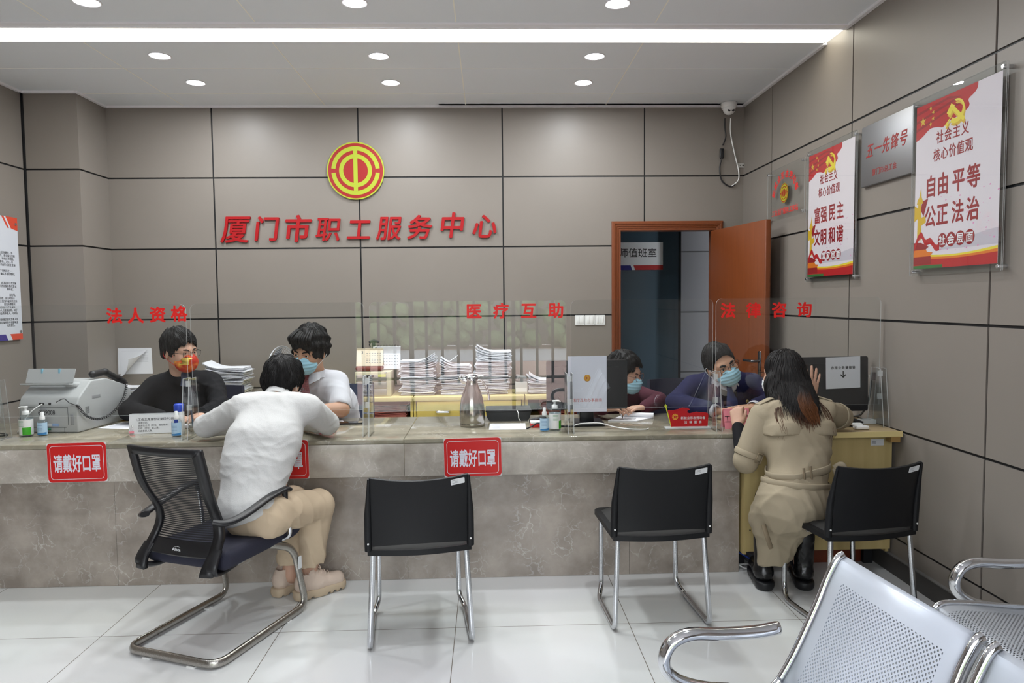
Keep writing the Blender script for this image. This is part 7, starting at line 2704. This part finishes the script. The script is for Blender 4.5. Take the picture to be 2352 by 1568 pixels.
wc = MB().tube(smooth_path([(0.475, 3.955, Z + 0.02), (0.52, 3.965, Z + 0.028), (0.62, 3.96, Z + 0.03), (0.70, 3.93, Z + 0.012), (0.78, 3.90, Z + 0.004), (0.86, 3.885, Z + 0.004), (0.885, 3.90, Z + 0.006)]), 0.0035, 8)
tag(wc.build('white_cable', m_white), 'white cable lying on the counter in front of the monitor base', 'cable')

# notepad
np_ = tw('notepad', 'white notepad with rolled pages in front of woman in maroon top', 'notepad', (0.86, 4.235, Z), -0.06)
MB().prism([(-0.15, -0.055), (0.02, -0.075), (0.14, 0.045), (-0.06, 0.095)], 0, 0.006).build('pages', m_paper, np_)
MB().tube([(-0.055, 0.085, 0.018), (0.138, 0.040, 0.018)], 0.015, 12).build('rolled_page', m_paper, np_)
mb = MB()
for k in range(5):
    mb.box((-0.03 + 0.004 * k, -0.035 + k * 0.014, 0.0064), (0.09, 0.002, 0.0004))
mb.build('handwriting', m_grey_ink, np_)

# flag shaped desk sign
fs = tw('flag_sign', 'red flag shaped desk sign with yellow pole on clear base', 'sign', (1.105, 3.915, Z))
mb = MB()
wv = [(-0.088, 0.012), (0.118, 0.012), (0.122, 0.075), (0.118, 0.086), (0.10, 0.090), (0.075, 0.090), (0.055, 0.094), (0.04, 0.090), (0.015, 0.086), (0.002, 0.092), (0.004, 0.102), (0.018, 0.108), (0.005, 0.116), (-0.025, 0.118), (-0.05, 0.110), (-0.08, 0.104), (-0.108, 0.104)]
mb.prism(wv, 0.0, 0.004, 0, FS).build('flag', mat('flag_red', (186, 16, 26), rough=0.3), fs)
MB().tube([(-0.086, -0.001, 0.008), (-0.118, -0.001, 0.122)], 0.0028, 8).add([FS @ Vector(p) for p in ((-0.118, 0.118, 0.002), (-0.110, 0.128, 0.002), (-0.122, 0.142, 0.002), (-0.128, 0.126, 0.002))], [(0, 1, 2, 3)]).build('pole', mat('pole_yellow', (216, 222, 50), rough=0.4), fs)
box((0.005, 0.0, 0.005), (0.255, 0.05, 0.009), bev=0.003).build('base', m_acre, fs)
emblem(MB(), FS @ TR(-0.067, 0.068, 0.0046), 0.020, t=0.0004, back=False).build('emblem', [MATS['flag_red'], MATS['emblem_gold']], fs)
MB().text('新就业形态劳动者', FS @ TR(0.035, 0.060, 0.0042), 0.0165, ext=0.0004, off=0.012, space=1.12).build('lettering', m_lbl, fs)
MB().text('法律服务', FS @ TR(0.035, 0.036, 0.0042), 0.0165, ext=0.0004, off=0.012, space=2.35).build('lettering', m_lbl, fs)

# ---- things on the wooden desk -----------------------------------------------------------------------------------------
ZD = 0.8005
monitor((1.945, 3.99, ZD), 0.475, 0.315, 0.062, 'large black monitor on the wooden desk carrying white bell notice', rz=0.06, tilt=-0.03)
nb = tw('printed_notice', 'white notice with black characters and down arrow on the desk monitor', 'notice', (2.015, 3.955, 1.09), 0.06)
Tn = frame((0, 0, 0), (1, 0, 0.01), (0, 0.03, 1))
MB().prism([(-0.103, -0.092), (0.102, -0.088), (0.103, 0.090), (-0.102, 0.088)], 0, 0.001, 0, Tn).build('sheet', m_paper, nb)
MB().text('办理业务请按铃', Tn @ TR(0, 0.028, 0.0012), 0.0185, ext=0.0004, off=0.016, space=1.3).build('lettering', m_ink, nb)
mb = MB(); mb.prism([(-0.0028, -0.028), (0.0028, -0.028), (0.0028, 0.008), (-0.0028, 0.008)], 0.0012, 0.0016, 0, Tn)
for q in (-1, 1):
    mb.prism([(0, -0.031), (q * 0.016, -0.016), (q * 0.016, -0.008), (0, -0.023)], 0.0012, 0.0017, 0, Tn)
mb.build('arrow', m_ink, nb)
ms = tw('desk_bell', 'white push button bell on the wooden desk by the elbow of woman', 'bell', (2.02, 3.76, ZD))
box((0, 0, 0.010), (0.075, 0.045, 0.020), bev=0.008, seg=3).build('body', m_white, ms)
box((-0.012, 0.02, 0.022), (0.055, 0.035, 0.016), bev=0.006).build('button', m_white, ms)
sp_ = tw('black_stapler', 'black stapler on the wooden desk behind the white bell', 'stapler', (2.02, 3.85, ZD), -0.1)
box((0, 0, 0.008), (0.11, 0.03, 0.014), bev=0.004).build('base', m_black, sp_)
MB().tube([(-0.05, 0, 0.03), (0.0, 0, 0.034), (0.055, 0, 0.018)], [0.012, 0.013, 0.009], 10).build('arm', m_black, sp_)
gb = tw('glue_box', 'small carton with red print standing under the desk monitor', 'carton', (2.065, 4.16, ZD))
box((0, 0, 0.038), (0.055, 0.035, 0.076)).build('carton', mat('carton_cream', (216, 206, 176), rough=0.7), gb)
box((0, -0.0178, 0.056), (0.05, 0.001, 0.036)).build('red_print', mat('print_red', (190, 60, 44), rough=0.6), gb)
box((0.002, -0.0182, 0.022), (0.034, 0.0006, 0.022)).build('barcode', m_grey_ink, gb)
tp = tw('tissue_pack', 'pale blue pack standing beside carton under the desk monitor', 'pack', (2.135, 4.155, ZD))
box((0, 0, 0.042), (0.066, 0.04, 0.084), bev=0.008).build('pack', mat('pack_blue', (170, 210, 230), rough=0.5), tp)
box((0.015, -0.0203, 0.022), (0.02, 0.001, 0.014)).build('barcode', m_grey_ink, tp)
mk = MB().tube([(1.98, 3.93, ZD + 0.006), (2.055, 3.935, ZD + 0.006)], 0.005, 10).tube([(2.055, 3.935, ZD + 0.006), (2.078, 3.936, ZD + 0.006)], 0.007, 10, m=1)
tag(mk.build('marker_pen', [m_white, m_black]), 'black capped marker pen lying on the wooden desk', 'pen')
cd = tw('clear_case', 'clear plastic case of clips lying on desk near the right wall', 'case', (2.145, 3.93, ZD), 0.1)
mb = MB()
for x, y, sx_, sy_ in ((-0.04, 0, 0.002, 0.05), (0.04, 0, 0.002, 0.05), (0, -0.025, 0.08, 0.002), (0, 0.025, 0.08, 0.002)):
    mb.box((x, y, 0.012), (sx_, sy_, 0.022))
mb.box((0, 0, 0.001), (0.08, 0.05, 0.002)); mb.build('case', m_acre, cd)
MB().tube([(-0.03, -0.005, 0.006), (0.025, 0.006, 0.006)], 0.004, 8).build('clips', m_chrome, cd)
bc = tw('binder_clip', 'black binder clip holding cable at the right edge of desk monitor', 'clip', (2.197, 3.97, 1.065))
box((0, 0, 0), (0.024, 0.018, 0.045), bev=0.003).build('jaw', m_black, bc)
MB().tube([(-0.012, -0.01, 0.008), (-0.035, -0.012, 0.006), (-0.035, -0.012, -0.004), (-0.012, -0.01, -0.006)], 0.0012, 6).build('wire_arm', m_chrome, bc)
cbl = MB().tube(smooth_path([(2.196, 3.985, 1.04), (2.198, 4.0, 0.97), (2.196, 4.02, 0.90), (2.18, 4.06, 0.83), (2.17, 4.12, ZD + 0.007)]), 0.006, 8)
tag(cbl.build('monitor_cable', mat('cable_dark_grey', (52, 52, 54), rough=0.5)), 'thick dark cable hanging from binder clip behind desk monitor', 'cable')

# ---- under the desk ----------------------------------------------------------------------------------------------------
sw = tw('network_switch', 'grey network box lying on the floor under the wooden desk', 'network box', (1.55, 3.97, 0.0), 0.2)
box((0, 0, 0.035), (0.16, 0.13, 0.055), bev=0.004).build('case', mat('switch_grey', (110, 112, 122), rough=0.5), sw)
for x in (-0.06, 0.06):
    box((x, 0, 0.004), (0.02, 0.09, 0.008)).build('foot', m_black, sw)
for m_, nm, lb, P_ in ((m_white, 'white_cable', 'white cable looped on the floor under the wooden desk', [(1.39, 3.86, 0.02), (1.42, 3.84, 0.008), (1.47, 3.845, 0.006), (1.53, 3.85, 0.006), (1.52, 3.87, 0.008), (1.46, 3.89, 0.012), (1.40, 3.885, 0.014)]),
                       (mat('cable_blue', (30, 70, 170), rough=0.4), 'blue_cable', 'blue cable hanging over network box under the wooden desk', [(1.395, 3.89, 0.085), (1.44, 3.875, 0.06), (1.50, 3.855, 0.030), (1.56, 3.86, 0.03), (1.62, 3.88, 0.045)])):
    tag(MB().tube(smooth_path(P_), 0.0045, 8).build(nm, m_), lb, 'cable')

# ---- low cabinets along the back wall ------------------------------------------------------------------------------------
m_cabt = mat('cabinet_top_yellow', (216, 200, 140), rough=0.5, var=0.05, vscale=6)
m_cab = wood('cabinet_wood', (206, 184, 96), (190, 166, 80), rough=0.5, scale=(2, 10, 10))
m_cabd = mat('cabinet_inside', (60, 48, 34), rough=0.7)
YC0, YC1 = 5.66, 6.10


def cabinet(x0, x1, label, drawers=False):
    cx = (x0 + x1) / 2
    t = tw('low_cabinet', label, 'cabinet', (cx, 5.88, 0), 0, 'low wooden cabinets along the back wall')
    w_ = x1 - x0
    box((0, 0, 0.735), (w_ - 0.002, 0.44, 0.034), bev=0.002).build('top', m_cabt, t)
    for q in (-1, 1):
        box((q * (w_ / 2 - 0.011), 0.01, 0.36), (0.02, 0.42, 0.716)).build('side_panel', m_cab, t)
    box((0, 0.215, 0.36), (w_ - 0.044, 0.008, 0.716)).build('back_panel', m_cabd, t)
    if drawers:
        n = 2
        for i in range(n):
            d = box((-(w_ - 0.05) / 2 + (w_ - 0.05) / n * (i + 0.5), -0.205, 0.63), ((w_ - 0.05) / n - 0.006, 0.02, 0.17), bev=0.002).build('drawer', m_cab, t)
            c = -(w_ - 0.05) / 2 + (w_ - 0.05) / n * (i + 0.5)
            MB().tube(fillet([(c - 0.055, -0.215, 0.635), (c - 0.05, -0.238, 0.632), (c + 0.05, -0.238, 0.632), (c + 0.055, -0.215, 0.635)], 0.012), 0.007, 8, ry=0.010).build('handle', m_chrome, d)
            d = box((c, -0.205, 0.30), ((w_ - 0.05) / n - 0.006, 0.02, 0.46), bev=0.002).build('door', m_cab, t)
    else:
        box((0, 0.0, 0.545), (w_ - 0.046, 0.42, 0.02)).build('shelf', m_cab, t)
        box((0, -0.19, 0.50), (w_ - 0.046, 0.02, 0.07)).build('rail', m_cab, t)
    box((0, 0.0, 0.04), (w_ - 0.046, 0.40, 0.06)).build('plinth', m_cab, t)
    return t


cabinet(-3.165, -2.05, 'low yellow wood cabinet with open shelf behind clerk in black jacket')
cabinet(-2.045, -0.62, 'low yellow wood cabinet with open shelf behind clerk in white shirt')
cabinet(-0.615, 0.28, 'low yellow wood cabinet with drawers behind the steel flask', True)
cabinet(0.285, 1.06, 'low yellow wood cabinet with open shelf behind the counter monitor')
m_folder = mat('folder_pink_red', (186, 112, 100), rough=0.8, var=0.2, vscale=30)


def pile(x, y, z0_, w_, d_, h_, label, m=m_paper, seed=0, top='curl', name='paper_stack', group='stacks of paper behind the counter', lean=0.0):
    """stack of loose sheets: bundles with ragged edges, the top ones lifting"""
    t = tw(name, label, 'paper stack', (x, y, z0_ + 0.006), 0, group)
    r = random.Random(seed)
    mb = MB()
    k = 0.0
    ox = 0.0
    i = 0
    while k < h_:
        th = r.uniform(0.0025, 0.008)
        ww = w_ * r.uniform(0.90, 1.0); dd = d_ * r.uniform(0.92, 1.0)
        ox = 0.6 * ox + r.uniform(-0.012, 0.012)
        T_ = TR(ox + lean * k, r.uniform(-0.012, 0.006), k, rz=r.uniform(-0.07, 0.07))
        wob = r.uniform(0.0, 0.006); ph = r.uniform(0, 6)
        curl = 0.055 * max(0, (k / h_ - 0.70)) / 0.3 if top == 'curl' else 0.0
        sg = -1 if seed % 2 else 1

        def f(u, v, ww=ww, dd=dd, wob=wob, ph=ph, curl=curl, sg=sg):
            xx = (u - 0.5)
            return (xx * ww, (v - 0.5) * dd, wob * math.sin(5 * u + ph) * (1 - v) + curl * (max(0, sg * xx * 2)) ** 2 + th)
        mb.sheet(f, 8, 3, th * 0.72, T=T_)
        k += th + 0.0008; i += 1
    mb.build('sheets', m, t)
    mb = MB()
    mb.box((0.03, -0.02, 0.0), (w_ * 0.5, 0.003, 0.0004), T=TR(lean * h_, 0, h_ + 0.012))
    return t


pile(-2.98, 5.86, 0.753, 0.30, 0.22, 0.085, 'loose stack of white papers on cabinet beside the left corner', seed=3, top='curl')
pile(-2.14, 5.86, 0.753, 0.32, 0.24, 0.235, 'tall stack of white papers on cabinet between two clerks', seed=7)
pile(-0.585, 5.86, 0.753, 0.29, 0.23, 0.275, 'tall stack of white papers on cabinet next to plastic drawers', seed=10)
pile(-0.278, 5.85, 0.753, 0.255, 0.22, 0.235, 'middle stack of white papers on cabinet behind steel flask', seed=13)
pile(0.005, 5.87, 0.753, 0.29, 0.23, 0.345, 'tallest stack of white papers with lifting top sheets on cabinet', seed=21, lean=0.10)
pile(0.44, 5.85, 0.753, 0.25, 0.22, 0.105, 'low stack of white papers on cabinet left of the monitor', seed=25)
for i, (x, w_, lb) in enumerate(((-2.62, 0.5, 'pile of papers on the open shelf behind clerk in black jacket'), (-0.86, 0.36, 'pile of reddish folders on the open shelf near plastic drawers'), (-1.5, 0.5, 'pile of reddish folders on the open shelf behind clerk in white shirt'), (0.66, 0.5, 'pile of reddish folders on the open shelf behind the monitor'))):
    pile(x, 5.84, 0.564, w_, 0.24, 0.11, lb, m_folder if i else m_paper, 40 + i, top='flat', name='folder_pile' if i else 'paper_stack', group='piles on the cabinet shelves')
# a leaning sheet on top of the middle stack
t = tw('loose_sheet', 'folded white sheet lying loose on the middle stack of papers', 'paper', (-0.33, 5.83, 0.998))
MB().sheet(lambda u, v: ((u - .5) * 0.14, (v - .5) * 0.12, 0.02 + 0.05 * abs(u - .45) * 2), 8, 2, 0.001).build('sheet', m_paper, t)

# plastic drawer unit and what stands on it
pd = tw('plastic_drawers', 'small beige plastic drawer unit on cabinet left of paper stacks', 'drawer unit', (-0.945, 5.86, 0.753))
m_pl = mat('plastic_beige', (196, 190, 160), rough=0.5)
m_pls = mat('plastic_smoke', (150, 146, 136), rough=0.3)
box((0, 0, 0.10), (0.285, 0.26, 0.20), bev=0.004).build('case', m_pl, pd)
for k in range(3):
    d = box((-0.012, -0.131, 0.035 + k * 0.058), (0.245, 0.012, 0.05), bev=0.003).build('drawer', m_pls, pd)
    box((-0.02, -0.139, 0.052 + k * 0.058), (0.06, 0.006, 0.014), bev=0.002).build('pull', m_black, d)
box((0.075, -0.138, 0.170), (0.062, 0.002, 0.022)).build('yellow_label', mat('label_yellow', (226, 224, 130), rough=0.6), pd)
MB().lathe([(0.008, 0.0), (0.008, -0.006), (0.0001, -0.006)], 14, T=TR(0.105, -0.132, 0.192, rx=-PI / 2)).build('lock', m_chrome, pd)
rc = tw('red_cloth_bag', 'folded dark red cloth lying under calendar on the plastic drawers', 'cloth', (-0.98, 5.81, 0.955))
S = SDF(); S.box((0, 0, 0.022), (0.11, 0.06, 0.020), None, 0.018); S.disp = folds(70, 0.010, 18); S.build('cloth', mat('cloth_dark_red', (120, 62, 52), rough=0.85), rc, 0.006)
ZT = 0.998


def calendar(x, y, z, w_, h_, label, m, seed):
    t = tw('desk_calendar', label, 'calendar', (x, y, z), 0, 'desk calendars on the plastic drawers')
    for q, mm in ((-1, m), (1, m)):
        MB().prism([(-w_ / 2, 0), (w_ / 2, 0), (w_ / 2, h_), (-w_ / 2, h_)], 0, 0.0015, 0, frame((0, q * 0.035, 0), (1, 0, 0), (0, -q * 0.27, 1))).build('leaf', mm, t)
    T_ = frame((0, -0.0355, 0), (1, 0, 0), (0, 0.27, 1))
    mb = MB()
    for i in range(5):
        for j in range(6):
            mb.box((-w_ * 0.10 + j * w_ * 0.1, h_ * 0.2 + i * h_ * 0.13, 0.0018), (w_ * 0.05, 0.004, 0.0003), T=T_)
    mb.text('3', T_ @ TR(-w_ * 0.28, h_ * 0.78, 0.0018), 0.035, ext=0.0003, off=0.01)
    mb.build('print', m_grey_ink, t)
    mb = MB()
    for k in range(9 if seed else 2):
        xx = (-w_ * 0.42 + k * w_ * 0.105) if seed else (-w_ * 0.22 + k * w_ * 0.45)
        mb.tube([(xx + 0.006 * math.cos(a), 0.0, h_ * 0.985 + 0.008 * math.sin(a)) for a in [2 * PI * i / 10 for i in range(10)]], 0.0016, 5, closed=True)
    mb.build('binding_rings', m_black, t)
    return t


calendar(-0.975, 5.80, ZT, 0.215, 0.145, 'beige desk calendar standing in front of the white calendar', mat('calendar_cream', (226, 212, 186), rough=0.7), 0)
calendar(-0.855, 5.92, ZT - 0.04, 0.225, 0.195, 'white spiral desk calendar standing behind the beige calendar', m_paper, 1)
sbt = tw('trigger_sprayer', 'bottle with black trigger sprayer standing behind calendars', 'bottle', (-0.972, 5.98, 0.953))
MB().lathe([(0.03, 0), (0.034, 0.004), (0.034, 0.13), (0.014, 0.17), (0.014, 0.19)], 20).build('bottle', mat('bottle_dark_green', (40, 62, 44), rough=0.3), sbt)
mb = MB(); mb.box((0.0, 0, 0.205), (0.025, 0.022, 0.035), bev=0.004)
mb.tube([(-0.04, 0, 0.228), (0.0, 0, 0.236), (0.045, 0, 0.228)], [0.010, 0.014, 0.010], 10); mb.tube([(-0.028, 0, 0.225), (-0.036, 0, 0.205), (-0.03, 0, 0.185)], 0.005, 8)
mb.build('trigger', m_black, sbt)
pp = tw('plant_pot', 'tiny seedling in pale pot on cabinet left of plastic drawers', 'plant', (-1.185, 5.86, 0.753))
MB().lathe([(0.032, 0), (0.040, 0.075), (0.046, 0.078), (0.046, 0.092), (0.038, 0.092)], 22).build('pot', mat('pot_pale', (196, 206, 204), rough=0.5), pp)
mb = MB()
mb.tube([(0, 0, 0.09), (0.0, 0, 0.115), (0.004, 0, 0.13)], 0.002, 6)
for q in (-1, 1):
    mb.sheet(lambda u, v, q=q: (q * 0.028 * u, (v - .5) * 0.018 * math.sin(PI * min(1, u + .05)), 0.125 + 0.018 * u), 6, 3, 0.001)
mb.build('seedling', mat('leaf_bright', (120, 190, 60), rough=0.5), pp)

# white carton and gadgets right of the tallest stack
wb = tw('white_carton', 'small white carton on cabinet right of the tallest paper stack', 'carton', (0.258, 5.80, 0.753))
box((0, 0, 0.05), (0.10, 0.10, 0.10), bev=0.002).build('carton', mat('carton_grey', (190, 190, 186), rough=0.7), wb)
box((0, -0.051, 0.035), (0.09, 0.001, 0.035)).build('label', m_lbl, wb)
S = SDF(); S.box((0.0, 0.0, 0.125), (0.045, 0.040, 0.025), Euler((0.1, 0.2, 0.2)).to_matrix(), 0.012); S.disp = folds(77, 0.008, 22); S.build('plastic_bag', mat('bag_grey', (150, 150, 148), rough=0.35), wb, 0.006)

# desk fan
fn_ = tw('desk_fan', 'grey desk fan standing behind the visitor and clerk in white shirt', 'fan', (-1.72, 5.84, 0.753))
MB().lathe([(0.09, 0), (0.10, 0.008), (0.095, 0.02), (0.03, 0.035), (0.018, 0.045), (0.016, 0.20)], 28).build('stand', mat('fan_grey', (150, 152, 154), rough=0.4), fn_)
ax_ = Vector((0.9, -0.40, 0.05)).normalized()
hub = Vector((0.02, -0.02, 0.245))
Tf = Matrix.Translation(hub) @ ax_.to_track_quat('Z', 'Y').to_matrix().to_4x4()
S = SDF(); S.ell(hub - ax_ * 0.11, (0.05, 0.05, 0.05)); S.cone(hub - ax_ * 0.11, hub - ax_ * 0.02, 0.045, 0.035); S.build('motor', mat('fan_grey'), fn_, 0.006)
mb = MB()
R_ = 0.165
for k in range(48):
    a = 2 * PI * k / 48
    mb.tube([Tf @ Vector((math.cos(a) * r_ * R_, math.sin(a) * r_ * R_, z_)) for r_, z_ in ((0.16, 0.075), (0.6, 0.068), (0.9, 0.045), (1.0, 0.012), (0.92, -0.018), (0.5, -0.03), (0.2, -0.03))], 0.0011, 4, caps=False)
for r_, z_ in ((1.0, 0.012), (0.6, 0.068), (0.55, -0.029)):
    mb.tube([Tf @ Vector((math.cos(a) * r_ * R_, math.sin(a) * r_ * R_, z_)) for a in [2 * PI * k / 48 for k in range(48)]], 0.006 if r_ == 1.0 else 0.0015, 6, closed=True)
mb.lathe([(0.03, 0.070), (0.03, 0.078), (0.0001, 0.080)], 20, T=Tf)
mb.build('cage', mat('fan_wire', (176, 178, 180), rough=0.35, metal=0.5), fn_)
for k in range(3):
    b0 = 2 * PI * k / 3
    MB().sheet(lambda u, v: Tf @ Vector(((0.03 + 0.12 * u) * math.cos(b0 + (v - .5) * (0.9 + .4 * u)), (0.03 + 0.12 * u) * math.sin(b0 + (v - .5) * (0.9 + .4 * u)), 0.02 + 0.03 * (v - .5))), 8, 6, 0.002).build('blade', mat('fan_blade', (96, 100, 106), rough=0.4), fn_)

# papers pinned to the back wall
t = tw('pinned_papers', 'white sheets pinned to the back wall with one corner curling', 'paper', (-3.02, YB, 1.035))
MB().prism([(-0.145, -0.11), (0.145, -0.11), (0.14, 0.11), (-0.14, 0.11)], 0.001, 0.002, 0, FB).build('sheet', m_paper, t)
mb = MB()
for k in range(8):
    mb.box((0, -0.0023, 0.085 - k * 0.013), (0.22, 0.0004, 0.002))
mb.build('table_print', mat('print_pale'), t)


def curl_fn(u, v):
    x = -0.13 + 0.24 * u; z = 0.085 - 0.215 * v
    lift = max(0.0, (u * 0.9 + v - 0.75)) ** 1.4
    return (x - 0.10 * lift + 0.02 * v, -0.003 - 0.10 * lift, z + 0.13 * lift * u)


MB().sheet(curl_fn, 14, 14, 0.0008).build('curling_sheet', m_paper, t)
